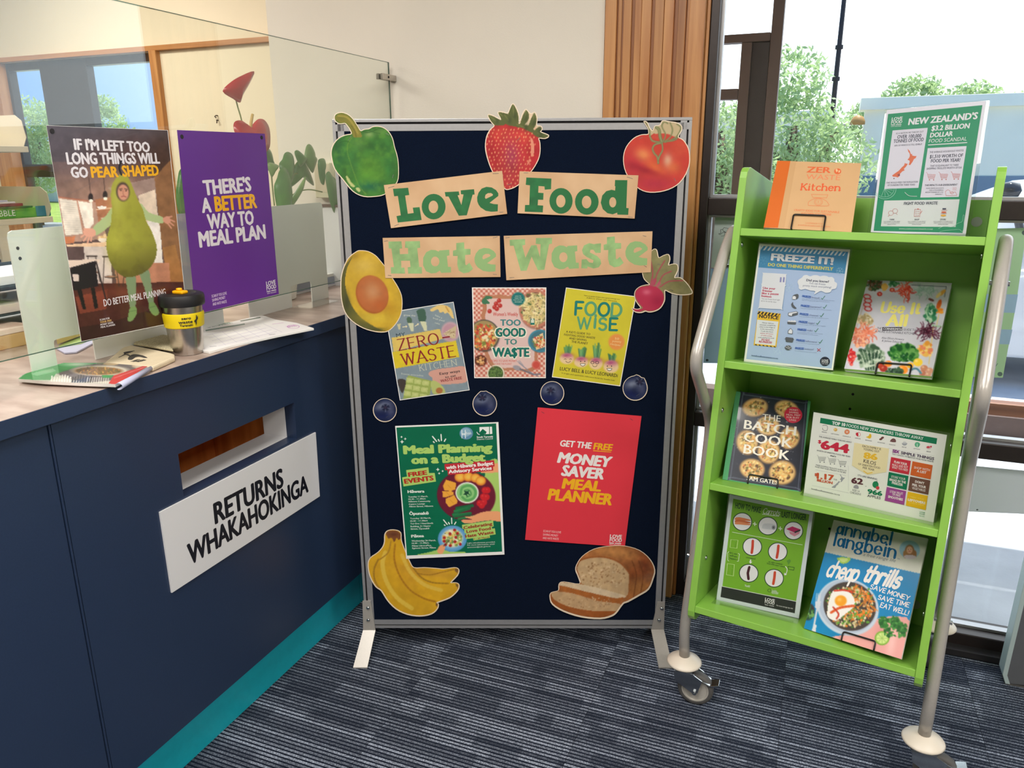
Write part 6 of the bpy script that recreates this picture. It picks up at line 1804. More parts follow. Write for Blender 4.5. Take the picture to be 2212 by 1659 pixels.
A.text('THE AVERAGE HOUSEHOLD WASTES', (685, 648), (1078, 626), 22, GRY, bold=.012); A.text('$1,510 WORTH OF', (686, 706), (1068, 690), 38, GRY, bold=.03); A.text('FOOD PER YEAR!', (700, 756), (1036, 744), 38, GRY, bold=.03)
A.text('THAT IS EQUIVALANT TO THREE', (690, 806), (1020, 794), 22, GRY, bold=.012); A.text('SHOPPING TROLLEYS WORTH OF KAI', (650, 838), (1054, 824), 22, GRY, bold=.012)
def trolley(A, x, y, s, col, w=3.5):
    A.line([(x - 34 * s, y - 42 * s), (x - 22 * s, y - 36 * s), (x - 4 * s, y + 30 * s), (x + 60 * s, y + 28 * s)], w, col); A.line([(x - 18 * s, y - 20 * s), (x + 72 * s, y - 16 * s), (x + 60 * s, y + 20 * s), (x - 8 * s, y + 18 * s)], w, col)
    for k in range(1, 5): A.line([(x - 18 * s + k * 18 * s, y - 19 * s), (x - 8 * s + k * 14 * s, y + 19 * s)], w * .7, col)
    for k in range(1, 3): A.line([(x - 16 * s, y - 20 * s + k * 13 * s), (x + 68 * s, y - 17 * s + k * 13 * s)], w * .7, col)
    for dx in (4, 52): A.ell(x + dx * s, y + 44 * s, 7 * s, 7 * s, col, 10)
for x in (680, 824, 966): trolley(A, x, 912 - (x - 680) * .03, 1.0, (206, 120, 116))
A.text('THIS IMPACTS OUR ENVIRONMENT', (630, 1030), (1006, 1022), 22, GRY, bold=.012)
for i, (t_, xa_, xb_) in enumerate((('FOOD WASTE ACCOUNTS', 645, 848), ('FOR A STAGGERING', 682, 844), ('409,234 TONNES OF CO2', 634, 842), ('ANNUALLY', 748, 836))): A.text(t_, (xa_, 1060 + i * 23), (xb_, 1058 + i * 23), 13, GRY)
rd = (206, 130, 130)
A.line([(875, 1138), (868, 1090), (895, 1070), (920, 1080), (925, 1110), (985, 1095), (1002, 1135), (875, 1138)], 4, rd); A.ell(945, 1105, 16, 18, rd, 16, hole=.8)
for dx in (0, 16, 32): A.line(smooth_open([(955 + dx, 1042), (962 + dx, 1055), (955 + dx, 1066), (962 + dx, 1078)]), 3, rd)
cit = (150, 206, 190)
A.line(arc(170, 1060, 128, 116, 0, 150, 16), 5, cit); A.line(arc(165, 1055, 112, 100, 0, 150, 16), 4, cit)
for t in (10, 35, 60, 85, 110): A.line([(165, 1060), (165 + 100 * math.cos(math.radians(t)), 1060 + 90 * math.sin(math.radians(t)))], 4, cit)
A.line(smooth_open([(400, 1100), (450, 1140), (540, 1146)]), 4, WT)
A.text('FIGHT FOOD WASTE', (388, 1245), (776, 1240), 34, GRY, bold=.022)
A.ell(240, 1340, 30, 28, rd, 20, hole=.88); A.ell(288, 1315, 30, 28, rd, 20, hole=.88); A.line([(205, 1382), (222, 1362)], 4, rd); A.line([(300, 1345), (314, 1360)], 4, rd)
A.line([(515, 1295), (582, 1298), (572, 1382), (508, 1378), (515, 1295)], 4, rd); A.ell(552, 1294, 12, 8, rd, 12); A.line([(600, 1315), (575, 1350)], 6, rd)
for k in range(3): A.line([(524, 1318 + k * 22), (536, 1319 + k * 22)], 6, rd); A.line([(544, 1320 + k * 22), (568, 1321 + k * 22)], 3, rd)
A.line([(818, 1310), (890, 1308)], 4, rd); A.line([(815, 1345), (886, 1344)], 4, rd); A.ell(850, 1330, 30, 9, (210, 100, 70), 16); A.ell(845, 1368, 32, 12, (226, 170, 70), 16); A.rect(835, 1283, 876, 1300, GRY)
for (t_, xa_, xb_) in (('THINK', 222, 280), ('SHOP', 512, 566), ('STORE', 806, 874)): A.text(t_, (xa_, 1422), (xb_, 1421), 16, GRY, bold=.02)
for cx_, ww in ((248, 96), (536, 104), (842, 114)):
    for i, t_ in enumerate(('TAKE A MOMENT TO THINK ABOUT', 'WHAT FOOD YOU HAVE AT HOME', 'BEFORE YOU SHOP')): A.text(t_, (cx_ - ww * (1, .95, .5)[i], 1442 + i * 17), (cx_ + ww * (1, .95, .5)[i], 1441 + i * 17), 9, GRY)
A.text('WWW.LOVEFOODHATEWASTE.CO.NZ', (330, 1530), (722, 1534), 14, (196, 226, 214), bold=.01)
A.line(smooth_open([(790, 1520), (850, 1496), (950, 1500), (1010, 1460), (1060, 1440), (1070, 1390), (1078, 1362), (1088, 1372), (1084, 1420), (1078, 1520), (1060, 1555), (1030, 1530), (950, 1535), (850, 1545), (800, 1560)]), 4, cit)
A.build('lettering', o, INKM)

# -- FREEZE IT
F3 = pose(.0499, .6944, .068, .0706, -.0184, -.009)
holder('clear acrylic holder around the pale blue poster', F3, .211, .297)
o, A = poster('freeze_it_poster', 'pale blue Freeze It poster on the second shelf', F3, [(232, 35), (1353, 110), (1140, 1600), (40, 1490)], VFZ)
PB = (174, 194, 232)
A.poly([(250, 62), (1328, 138), (1122, 1580), (68, 1462)], PB); A.poly([(250, 62), (1328, 138), (1285, 408), (218, 330)], (68, 138, 186))
# hazard stripes
for k in range(21):
    t = k / 20.6; x = 262 + t * 1062; y = 68 + t * 76
    A.poly([(x, y - 6), (x + 24, y - 5), (x - 16, y + 47), (x - 38, y + 46)] if k < 20 else [(x, y), (x + 5, y), (x - 20, y + 44), (x - 38, y + 44)], (206, 214, 220))
A.text('FREEZE IT!', (372, 246), (1128, 302), 86, (40, 84, 130), bold=.06); A.text('FREEZE IT!', (378, 242), (1134, 296), 86, (222, 222, 230), bold=.055)
A.text('DO ONE THING DIFFERENTLY', (338, 312), (1138, 368), 38, (216, 206, 96), bold=.045)
sf = (150, 190, 220)
def flake(x, y, r_, col):
    for k in range(6):
        a = k * PI / 3 + .2; A.line([(x, y), (x + r_ * math.cos(a), y + r_ * math.sin(a))], 4, col)
        for s_ in (-.5, .5): A.line([(x + r_ * .6 * math.cos(a), y + r_ * .6 * math.sin(a)), (x + r_ * .9 * math.cos(a + s_), y + r_ * .9 * math.sin(a + s_))], 3, col)
flake(280, 245, 60, (90, 156, 200)); flake(1225, 375, 50, sf); flake(600, 580, 60, (186, 210, 232)); flake(470, 1330, 80, (190, 214, 236)); flake(250, 860, 50, (186, 208, 230))
WH = (228, 228, 238)
def rrect(x0, y0, x1, y1, sk, col):
    A.poly(smooth_pts([(x0 + sk + 14, y0), (x1 - 12 + sk, y0 + 16), (x1 + sk, y0 + 28), (x1, y1 - 8), (x1 - 14, y1 + 4), (x0 + 12, y1 - 12), (x0, y1 - 26), (x0 + sk, y0 + 12)], 2), col)
rrect(270, 402, 556, 560, 8, (120, 150, 190)); rrect(264, 396, 552, 552, 12, WH); rrect(232, 548, 520, 850, 30, (120, 150, 190)); rrect(224, 540, 512, 843, 36, WH)
for dx in (0, 38): A.poly([(488 + dx, 450), (508 + dx, 452), (502 + dx, 514), (482 + dx, 512)], (140, 140, 196))
CRD = (190, 46, 84)
for t_, xa_, xb_, yy in (('Use your', 275, 428, 594), ('freezer', 268, 392, 626), ('like a pause', 262, 468, 660), ('button', 258, 378, 692)): A.text(t_, (xa_, yy), (xb_, yy + 12), 26, CRD, bold=.04)
for t_, xa_, xb_, yy in (('You can freeze food right', 258, 486, 722), ('up to its use by date', 252, 440, 748)): A.text(t_, (xa_, yy), (xb_, yy + 18), 15, GRY)
A.poly([(216, 868), (496, 902), (440, 1316), (160, 1290)], (236, 190, 50)); A.poly([(206, 975), (468, 1000), (428, 1296), (176, 1272)], (226, 228, 234))
for k in range(7): A.poly([(228 + k * 42, 872 + k * 5), (252 + k * 42, 875 + k * 5), (226 + k * 42, 908 + k * 5), (204 + k * 42, 905 + k * 5)] if k < 6 else [(484, 901), (494, 903), (470, 924), (458, 922)], (50, 42, 40))
for k in range(6): A.poly([(174 + k * 46, 1278 + k * 5), (196 + k * 46, 1280 + k * 5), (206 + k * 46, 1294 + k * 5), (184 + k * 46, 1291 + k * 5)], (50, 42, 40))
A.text('NOTICE', (228, 950), (464, 974), 42, (50, 42, 44), bold=.05)
for i, (t_, ww, cc) in enumerate((('Always defrost', 72, GRY), ('wheneat completely', 100, GRY), ('either in the fridge or', 98, GRY), ('in the microwave.', 82, GRY), ('Cook the food', 74, GRY), ('within 24 hours', 80, CRD), ('of defrosting', 68, CRD), ('until piping hot and', 98, GRY))):
    cx_ = 336 - i * 3.2; A.text(t_, (cx_ - ww, 1018 + i * 26), (cx_ + ww, 1030 + i * 26), 15, cc, bold=.01)
A.text('DO NOT', (258, 1232), (360, 1242), 22, CRD, bold=.05); A.text('RE-FREEZE!', (228, 1256), (384, 1270), 22, CRD, bold=.05)
A.poly(smooth_pts([(705, 520), (715, 490), (745, 470), (765, 455), (780, 435), (820, 428), (860, 446), (900, 432), (950, 432), (985, 445), (1020, 436), (1070, 442), (1090, 455), (1130, 452), (1160, 480), (1162, 510), (1192, 530), (1190, 570), (1170, 600), (1130, 605), (1110, 640), (1050, 648), (1000, 625), (960, 640), (905, 672), (925, 628), (860, 620), (800, 600), (750, 612), (720, 590), (722, 560)], 2), (130, 156, 196))
A.poly(smooth_pts([(703, 515), (713, 485), (743, 465), (763, 450), (778, 430), (818, 423), (858, 441), (898, 427), (948, 427), (983, 440), (1018, 431), (1068, 437), (1088, 450), (1128, 447), (1158, 475), (1160, 505), (1190, 525), (1188, 565), (1168, 595), (1128, 600), (1108, 635), (1048, 643), (998, 620), (958, 635), (905, 665), (923, 623), (858, 615), (798, 595), (748, 607), (718, 585), (720, 555)], 2), (230, 230, 238))
A.text('Did you know?', (812, 500), (1088, 520), 28, (70, 74, 100), bold=.04); A.text('You can freeze', (845, 534), (1048, 550), 22, (110, 116, 150), bold=.012); A.text('pretty much everything!', (770, 562), (1118, 588), 22, (110, 116, 150), bold=.012)
rows = [('bread?', 760, 975, 695, 720), ('bananas?', 744, 998, 812, 832), ('cheese?', 730, 960, 914, 936), ('eggs?', 718, 914, 1010, 1030), ('milk?', 704, 892, 1106, 1122), ('leftovers?', 686, 945, 1236, 1262), ('lettuce?', 674, 905, 1338, 1352)]
for i, (t_, xa_, xb_, ya_, yb_) in enumerate(rows):
    xm = xa_ + 106; ym = ya_ + (yb_ - ya_) * .5
    A.text('FREEZE', (xa_, ya_), (xm, ym), 24, (60, 104, 190), bold=.045); A.text(t_, (xm + 10, ym), (xb_, yb_), 22, (120, 130, 166))
    for j in range(2 if i in (0, 4) else 1): A.text('You can freeze it for up to three months', (xa_ - 6, ya_ + 24 + j * 16), (xa_ + 400 - i * 22 - j * 60, ya_ + 50 + j * 16), 9, (124, 138, 170))
    cx_, cy_ = xb_ + 42, yb_ - 4
    if i < 6: A.line([(cx_ - 20, cy_ - 8), (cx_ - 8, cy_ + 8), (cx_ + 24, cy_ - 34)], 6, (60, 130, 84))
    else: A.line([(cx_ - 2, cy_ - 18), (cx_ + 40, cy_ + 20)], 6, (196, 50, 60)); A.line([(cx_ + 40, cy_ - 18), (cx_ - 2, cy_ + 20)], 6, (196, 50, 60))
dk = (92, 96, 104)
A.poly(smooth_pts([(640, 690), (660, 668), (700, 658), (716, 670), (712, 705), (685, 725), (640, 724)], 2), dk); A.poly([(642, 690), (662, 682), (684, 692), (682, 724), (640, 722)], WH)
A.poly(smooth_pts([(640, 762), (648, 758), (652, 790), (690, 832), (680, 840), (645, 828), (624, 790)], 2), dk)
A.poly([(588, 890), (690, 870), (710, 884), (704, 915), (622, 936), (586, 925)], dk); A.poly([(594, 894), (688, 876), (704, 888), (640, 902), (632, 930), (592, 920)], WH)
A.poly(arc(600, 1005, 20, 22, 180, 360, 6), WH); A.poly(arc(634, 1005, 20, 22, 180, 360, 6), WH); A.poly(arc(666, 1005, 20, 22, 180, 360, 6), WH); A.poly([(576, 1000), (688, 1008), (680, 1036), (580, 1028)], dk)
A.poly([(586, 1110), (620, 1078), (646, 1112), (640, 1154), (584, 1148)], dk); A.poly([(592, 1114), (620, 1086), (640, 1114), (635, 1148), (590, 1142)], WH)
A.poly([(552, 1198), (566, 1190), (650, 1200), (656, 1215), (642, 1258), (560, 1248)], dk); A.line([(546, 1212), (660, 1222)], 7, dk)
A.ell(588, 1322, 42, 30, dk, 24); A.line([(555, 1310), (590, 1330), (625, 1345)], 4, WH); A.line([(580, 1298), (600, 1320), (625, 1312)], 4, WH)
A.text('lovefoodhatewaste.co.nz', (136, 1424), (462, 1462), 18, (50, 76, 120), bold=.02)
A.ell(1042, 1490, 61, 57, (24, 28, 50), 30); A.text('LOVE', (1004, 1486), (1082, 1492), 24, WH, bold=.02); A.text('FOOD', (1002, 1508), (1082, 1514), 24, WH, bold=.02); A.text('hate waste', (1002, 1524), (1078, 1530), 12, WH)
A.build('lettering', o, INKM)

# -- Use It All
F4 = pose(.2829, .6962, .10, -.1416, .6384, .0633)
q4 = [(1168, 903), (1708, 923), (1578, 1520), (1018, 1470)]
tb, A = book('recipe_book', 'pale grey Use It All book ringed with printed vegetables', F4, q4, VG, .015, mat('grey_cover', (206, 204, 212), rough=.35), PAPER, group='recipe books on the trolley')
c = Cv(1010, 895, 1715, 1530, 4.5, (204, 202, 212)); c.glow(1420, 1150, 220, 200, (196, 194, 206), .8); c.noise(.04, 100, 61)
c.scatter(1205, 935, 55, 30, 70, 5, 14, [(110, 72, 62), (60, 90, 60), (150, 120, 96)], 1); c.poly(smooth_pts([(1260, 930), (1285, 925), (1300, 950), (1275, 975), (1258, 960)], 2), (232, 176, 90)); c.scatter(1335, 928, 32, 16, 30, 5, 11, [(60, 120, 80), (96, 150, 110)], 2)
c.scatter(1405, 970, 42, 42, 40, 3, 8, [(206, 62, 48), (226, 90, 70)], 3); c.strands(1405, 970, 30, 35, 24, 60, 6, [(206, 56, 44), (230, 100, 80)], 4)
c.ell(1325, 967, 17, 13, (200, 50, 44)); c.ell(1245, 993, 17, 14, (196, 40, 40)); c.ell(1325, 967, 9, 6, (226, 150, 120)); c.ell(1245, 993, 9, 6, (220, 140, 120))
c.strands(1540, 970, 60, 28, 60, 40, 5, [(176, 196, 190), (150, 180, 170), (200, 212, 208)], 5)
c.line([(1450, 935), (1672, 946), (1660, 1010)], 4, (80, 84, 96)); c.line([(1590, 1200), (1560, 1440)], 5, (226, 196, 110)); c.line([(1640, 1050), (1610, 1190)], 5, (226, 196, 110)); c.line([(1150, 1040), (1050, 1350)], 4, (190, 170, 150))
for (x, y, rx, ry, co, ro) in ((1645, 985, 30, 12, (236, 170, 80), -40), (1622, 1000, 24, 10, (246, 214, 140), -50), (1625, 1060, 14, 34, (214, 96, 40), 20), (1620, 1100, 34, 14, (236, 136, 50), -15), (1575, 1030, 20, 8, (120, 70, 70), 20), (1640, 1110, 14, 10, (240, 160, 60), 0)): c.ell(x, y, rx, ry, co, ro)
c.scatter(1570, 1120, 34, 62, 70, 7, 18, [(40, 110, 76), (96, 150, 110), (60, 130, 90), (180, 206, 180)], 7); c.line(smooth_open([(1560, 1060), (1545, 1110), (1580, 1190), (1640, 1200)]), 8, (160, 196, 160))
c.strands(1555, 1235, 44, 26, 44, 60, 5, [(84, 30, 54), (60, 20, 40), (104, 40, 64)], 8)
c.scatter(1540, 1345, 46, 40, 50, 8, 18, [(236, 180, 90), (244, 206, 130), (226, 150, 60), (230, 130, 100)], 9)
for k in range(4): c.ell(1165 + (k % 2) * 6, 1010 + k * 26, 26, 17, (196, 60, 60), 10); c.ell(1165 + (k % 2) * 6, 1010 + k * 26, 18, 10, (206, 190, 200), 10)
c.scatter(1150, 1160, 48, 36, 90, 5, 13, [(214, 196, 160), (190, 170, 130), (226, 214, 180), (170, 150, 110)], 10); c.strands(1135, 1240, 50, 36, 60, 60, 7, [(236, 140, 110), (240, 170, 140), (220, 110, 84)], 11); c.scatter(1120, 1300, 44, 34, 30, 6, 14, [(240, 176, 140), (206, 120, 100)], 12)
c.scatter(1065, 1400, 24, 50, 40, 6, 14, [(214, 60, 60), (230, 110, 100), (190, 40, 50)], 13)
c.scatter(1190, 1400, 82, 70, 170, 8, 24, [(46, 70, 56), (90, 116, 92), (150, 168, 146), (60, 86, 66), (190, 202, 184)], 14)
for k in range(7): c.line(smooth_open([(1150 + k * 16, 1480), (1140 + k * 18, 1420), (1110 + k * 26, 1355)]), 4, (196, 208, 190), .8)
c.scatter(1400, 1370, 92, 56, 190, 7, 20, [(40, 100, 46), (70, 130, 60), (30, 78, 40), (104, 156, 84)], 15)
for (x, y, r_, co) in ((1300, 1440, 24, (230, 130, 50)), (1490, 1430, 30, (240, 200, 60)), (1440, 1450, 22, (240, 176, 50)), (1392, 1478, 34, (240, 140, 40)), (1530, 1468, 24, (196, 130, 100)), (1565, 1485, 24, (206, 146, 120)), (1520, 1500, 22, (186, 116, 92)), (1555, 1510, 20, (206, 150, 124)), (1270, 1470, 26, (160, 50, 40)), (1245, 1450, 22, (176, 60, 44))):
    c.ell(x, y, r_, r_ * .85, co); c.glow(x - r_ * .3, y - r_ * .3, r_ * .3, r_ * .25, (250, 230, 200), .6)
c.scatter(1340, 1490, 50, 22, 30, 8, 18, [(40, 60, 50), (60, 90, 66)], 16); c.line(smooth_open([(1440, 1480), (1480, 1470), (1510, 1500)]), 12, (80, 130, 150))
A.quadpic(q4, c, 4.5); A.build('printed_picture', tb, INKG)
GD = (238, 226, 128)
stroke_text(A, 'Use', (1245, 1108), (1405, 1114), 62, GD, wt=.29, thin=.42, serif=.28, gap=.26); stroke_text(A, 'It', (1435, 1115), (1506, 1118), 62, GD, wt=.31, thin=.42, serif=.36, gap=.30)
stroke_text(A, 'All', (1282, 1190), (1422, 1194), 62, GD, wt=.29, thin=.42, serif=.30, gap=.26)
A.rect(1262, 1205, 1390, 1228, (70, 66, 76)); A.text('THE', (1226, 1219), (1256, 1220), 14, (60, 60, 74)); A.text('CORNERSMITH', (1267, 1222), (1385, 1226), 14, (220, 218, 226), bold=.02); A.text('GUIDE TO', (1396, 1227), (1476, 1231), 14, (60, 60, 74)); A.text('A MORE SUSTAINABLE KITCHEN', (1214, 1238), (1476, 1254), 14, (60, 60, 74))
A.text('Alex Elliott-Howery', (1256, 1279), (1400, 1290), 13, (70, 70, 84)); A.text('& Jaimee Edwards', (1258, 1297), (1388, 1308), 13, (70, 70, 84))
A.build('lettering', tb, INKG)
q = F4.p(1480 + 1217 / 2.963, 300 + 1515 / 2.963); q2 = F4.p(1480 + 1432 / 2.963, 300 + 1540 / 2.963); q3 = F4.p(1480 + 1222 / 2.963, 300 + 1430 / 2.963)
bookstand('black wire easel holding the grey vegetable book', F4, q[0], q2[0] - q[0], q3[1], .001)

# -- The Batch Cook Book on a green holder
F5 = pose(.0315, .3805, .0635, .2, .40, -.02)
q5 = [(377, 98), (902, 172), (838, 885), (270, 790)]
qb = [(330, 92), (927, 172), (836, 905), (222, 795)]
x0_, y0_, k_ = VH
uvb = F5.px(x0_ + np.array([p_[0] for p_ in qb]) / k_, y0_ + np.array([p_[1] for p_ in qb]) / k_)
cb_ = uvb.mean(0); F5b = F5.at(cb_[0], cb_[1], -.0012)
tb, A = book('recipe_book', 'dark Batch Cook Book with baked egg cups on a green-edged cover', F5, qb, VH, .024, mat('green_cloth', (64, 150, 96), rough=.6, scale=400, var=.2), PAPER, group='recipe books on the trolley')
c = Cv(215, 85, 935, 910, 4.5, (40, 44, 58)); 
c.poly(smooth_pts([(385, 98), (880, 165), (902, 185), (845, 868), (820, 884), (290, 798), (268, 775), (368, 112)], 3), (34, 38, 52))
c.line(smooth_open([(395, 120), (870, 185), (885, 200), (828, 850), (808, 862), (305, 780), (290, 765), (385, 130), (395, 120)]), 7, (86, 92, 112)); c.noise(.16, 60, 71)
def muffin(x, y, rx, ry, ro, sd):
    c.ell(x, y, rx * 1.06, ry * 1.08, (150, 106, 62), ro); c.ell(x, y, rx, ry, (214, 176, 116), ro); c.scatter(x, y, rx * .8, ry * .78, 110, 4, 14, [(222, 186, 106), (190, 140, 76), (120, 110, 56), (236, 214, 150), (96, 66, 44), (226, 170, 100), (206, 120, 70)], sd, ro)
for i, (x, y, rx, ry, ro) in enumerate(((483, 222, 96, 68, -8), (735, 235, 90, 64, 15), (585, 368, 88, 72, 5), (758, 465, 74, 84, 20), (420, 500, 80, 92, -10), (592, 575, 84, 88, 0), (460, 710, 94, 74, 10), (700, 740, 100, 90, -5))): muffin(x, y, rx, ry, ro, 20 + i)
c.scatter(560, 480, 260, 350, 160, 1.5, 4, [(206, 206, 210), (170, 170, 176)], 40)
A.pic(smooth_pts([(385, 98), (640, 132), (880, 165), (902, 185), (875, 520), (845, 868), (820, 884), (560, 842), (290, 798), (268, 775), (318, 450), (368, 112)], 3), c, 4.5); A.build('printed_picture', tb, INKG)
wc = (232, 226, 214)
A.text('THE', (540, 322), (684, 336), 50, wc, bold=.012); A.text('BATCH', (394, 390), (804, 446), 72, wc, bold=.022); A.text('COOK', (392, 488), (772, 544), 76, wc, bold=.022); A.text('BOOK', (390, 585), (752, 642), 74, wc, bold=.022); A.text('SAM GATES', (415, 798), (660, 836), 32, wc, bold=.022)
A.ell(787, 282, 72, 64, (206, 40, 70), 30)
for i, (t_, ww) in enumerate((('MONEY-', 36), ('SAVING', 37), ('MEAL PREP', 56), ('FOR BUSY', 50), ('LIVES', 27))): A.text(t_, (794 - i * 3 - ww, 246 + i * 20), (794 - i * 3 + ww, 252 + i * 20), 14, (236, 200, 200), bold=.02)
A.build('lettering', tb, INKG)
q = F5.p(1500 + 420 / k_, 820 + 850 / k_); q2 = F5.p(1500 + 655 / k_, 820 + 885 / k_); q3 = F5.p(1500 + 432 / k_, 820 + 748 / k_)
bookstand('black wire easel holding the dark Batch Cook Book', F5, q[0], q2[0] - q[0], q3[1], .001)

# -- Top 10 landscape poster
F6 = pose(.2309, .3800, .10, -.1212, -.0656, -.0032)
holder('clear acrylic holder around the wide white poster', F6, .296, .209)
o, A = poster('top_ten_foods_poster', 'wide white Top 10 Foods poster with six coloured squares', F6, [(178, 65), (2015, 380), (1828, 1592), (40, 1190)], VT10)
A.poly([(272, 142), (1880, 425), (1868, 508), (262, 216)], (8, 122, 84))
A.text('TOP 10', (432, 235), (610, 262), 44, (230, 232, 232), bold=.07); A.text('FOODS NEW ZEALANDERS THROW AWAY', (630, 266), (1685, 452), 44, (226, 232, 230), bold=.022)
ic = [('BREAD', 330, 283), ('LEFTOVERS', 478, 308), ('ORANGES &', 637, 338), ('APPLES', 790, 368), ('BANANAS', 940, 396), ('POTATOES', 1113, 426), ('POULTRY', 1268, 456), ('RICE', 1430, 490), ('LETTUCE', 1603, 512), ('BEEF', 1768, 552)]
cols_ = [(110, 108, 116), (232, 190, 110), (226, 120, 60), (206, 40, 60), (236, 190, 40), (110, 60, 60), (120, 80, 80), (170, 172, 180), (96, 180, 140), (206, 60, 80)]
for i, (t_, x, y) in enumerate(ic):
    co = cols_[i]
    if i == 0: A.line(smooth_pts([(302, 255), (318, 246), (350, 250), (366, 262), (360, 318), (304, 310)], 2), 6, co)
    elif i == 2: A.ell(x, y, 36, 34, co, 24); [A.line([(x, y), (x + 28 * math.cos(k * 1.05), y + 28 * math.sin(k * 1.05))], 4, (240, 230, 226)) for k in range(6)]
    elif i == 3: A.poly(smooth_pts([(762, 352), (790, 348), (792, 398), (770, 392), (758, 372)], 3), co); A.line(arc(794, 372, 28, 28, -80, 90, 8), 4, co); A.line([(792, 350), (800, 336)], 4, co)
    elif i == 4: A.poly(smooth_pts([(948, 362), (970, 375), (972, 410), (950, 430), (920, 418), (896, 408), (925, 398), (940, 385)], 3), co)
    elif i == 5: A.ell(x + 12, y - 8, 22, 15, co, rot=-20); A.ell(x - 10, y + 12, 22, 14, co, rot=-10)
    elif i == 6: A.poly(smooth_pts([(1232, 462), (1245, 440), (1275, 426), (1305, 440), (1308, 480), (1232, 472)], 2), co)
    elif i == 7: A.poly(arc(x, y + 2, 38, 34, 0, 180, 8), co); A.ell(x, y - 6, 24, 14, (206, 206, 210))
    elif i == 8: A.poly(smooth_pts([(1570, 510), (1580, 485), (1610, 478), (1640, 495), (1642, 520), (1618, 548), (1590, 545), (1575, 530)], 2), co); A.line([(1605, 545), (1605, 500)], 7, (230, 236, 232))
    elif i == 9: A.ell(x - 4, y, 36, 24, (226, 196, 200)); A.ell(x - 12, y - 4, 24, 14, co); A.ell(x + 26, y - 12, 13, 12, co)
    else: A.ell(x, y, 26, 24, co); A.ell(x - 8, y - 4, 8, 6, (250, 226, 170)); A.ell(x + 6, y + 10, 6, 5, (200, 120, 70))
    w_ = 8 + len(t_) * 5.2
    A.text(t_, (x - 6 - w_, y + 60), (x - 6 + w_, y + 60 + w_ * .32), 14, GRY, bold=.01)
for p_ in ([(250, 372), (700, 455)], [(200, 858), (620, 940)], [(155, 1075), (660, 1178)], [(655, 800), (655, 1150)], [(1200, 560), (1840, 668)]): A.line(p_, 2.5, (190, 190, 200))
A.text('THE AVERAGE FAMILY THROWS AWAY', (250, 410), (702, 492), 20, GRY, bold=.01)
RD2 = (206, 40, 70)
A.text('$', (238, 488), (278, 496), 42, RD2, bold=.05); A.text('644', (282, 566), (648, 630), 116, RD2, bold=.06)
A.text('WORTH OF UNEATEN FOOD PER YEAR!', (218, 600), (680, 690), 20, GRY, bold=.01); A.text("that's", (404, 672), (482, 686), 20, (60, 60, 70), bold=.03)
for x, y in ((262, 704), (404, 728), (546, 762)): trolley(A, x, y, 1.15, (130, 130, 140), 3)
A.text("THREE SHOPPING TROLLEYS' WORTH OF", (204, 800), (628, 884), 18, GRY); A.text('FOOD THAT GOES STRAIGHT IN THE BIN!', (198, 824), (622, 910), 18, GRY)
A.text('$', (192, 938), (222, 944), 34, (206, 84, 50), bold=.05); A.text('1.17', (226, 975), (448, 1008), 74, (206, 84, 50), bold=.055); A.text('FOR', (454, 1000), (500, 1010), 22, (140, 140, 150)); A.text('BILLION', (224, 1016), (434, 1056), 34, (206, 84, 50), bold=.05)
def mv(pts, sx, sy, dx, dy): return [((x - 250) * sx + dx, (y - 596) * sy + dy) for x, y in pts]
for nz in (NZN, NZS): A.poly(mv(nz, .64, .58, 424, 918), (164, 164, 176))
A.text('lovefoodhatewaste.co.nz', (146, 1128), (538, 1216), 22, (110, 110, 120), bold=.012)
A.poly([(738, 485), (1218, 568), (1180, 890), (920, 932), (705, 800)], (238, 222, 178))
for t_, xa_, ya_, xb_, yb_, h_ in (('EACH FAMILY IS', 850, 545, 1104, 590, 30), ('TOSSING OUT', 862, 586, 1082, 626, 30), ('KILOS', 862, 758, 1032, 800, 52), ('OF UNEATEN FOOD', 790, 790, 1092, 850, 28), ('PER YEAR', 854, 842, 1012, 876, 30)): A.text(t_, (xa_, ya_), (xb_, yb_), h_, (96, 84, 76), bold=.022)
A.text('86', (872, 698), (1046, 726), 82, (236, 186, 50), bold=.06); A.line([(868, 876), (920, 912), (985, 896)], 12, (236, 190, 70))
A.text("IT'S LIKE BINNING", (786, 945), (1050, 1000), 24, GRY, bold=.01); A.text('62', (702, 1040), (850, 1062), 78, (96, 50, 60), bold=.055)
A.poly(smooth_pts([(728, 1108), (735, 1080), (765, 1066), (792, 1080), (795, 1120)], 2), (160, 156, 166)); A.text('SIZE 14', (708, 1148), (808, 1170), 26, (130, 130, 140)); A.text('CHICKENS', (678, 1180), (828, 1212), 28, (130, 130, 140)); A.text('or', (888, 1090), (908, 1094), 16, (110, 110, 120))
A.ell(1030, 1062, 42, 46, (20, 130, 84), 26); A.ell(1060, 1108, 24, 24, (210, 60, 70), 20); A.line([(1030, 1025), (1056, 1014)], 7, (60, 80, 70))
A.text('966', (924, 1184), (1116, 1218), 62, (10, 122, 84), bold=.055); A.text('APPLES', (916, 1230), (1100, 1266), 36, (84, 84, 96), bold=.012)
A.text('SIX', (1264, 616), (1354, 634), 40, (140, 50, 140), bold=.06); A.text('SIMPLE THINGS', (1380, 640), (1834, 726), 38, (84, 70, 96), bold=.035); A.text('YOU CAN DO TO REDUCE YOUR FOOD WASTE', (1258, 648), (1828, 756), 19, GRY, bold=.008)
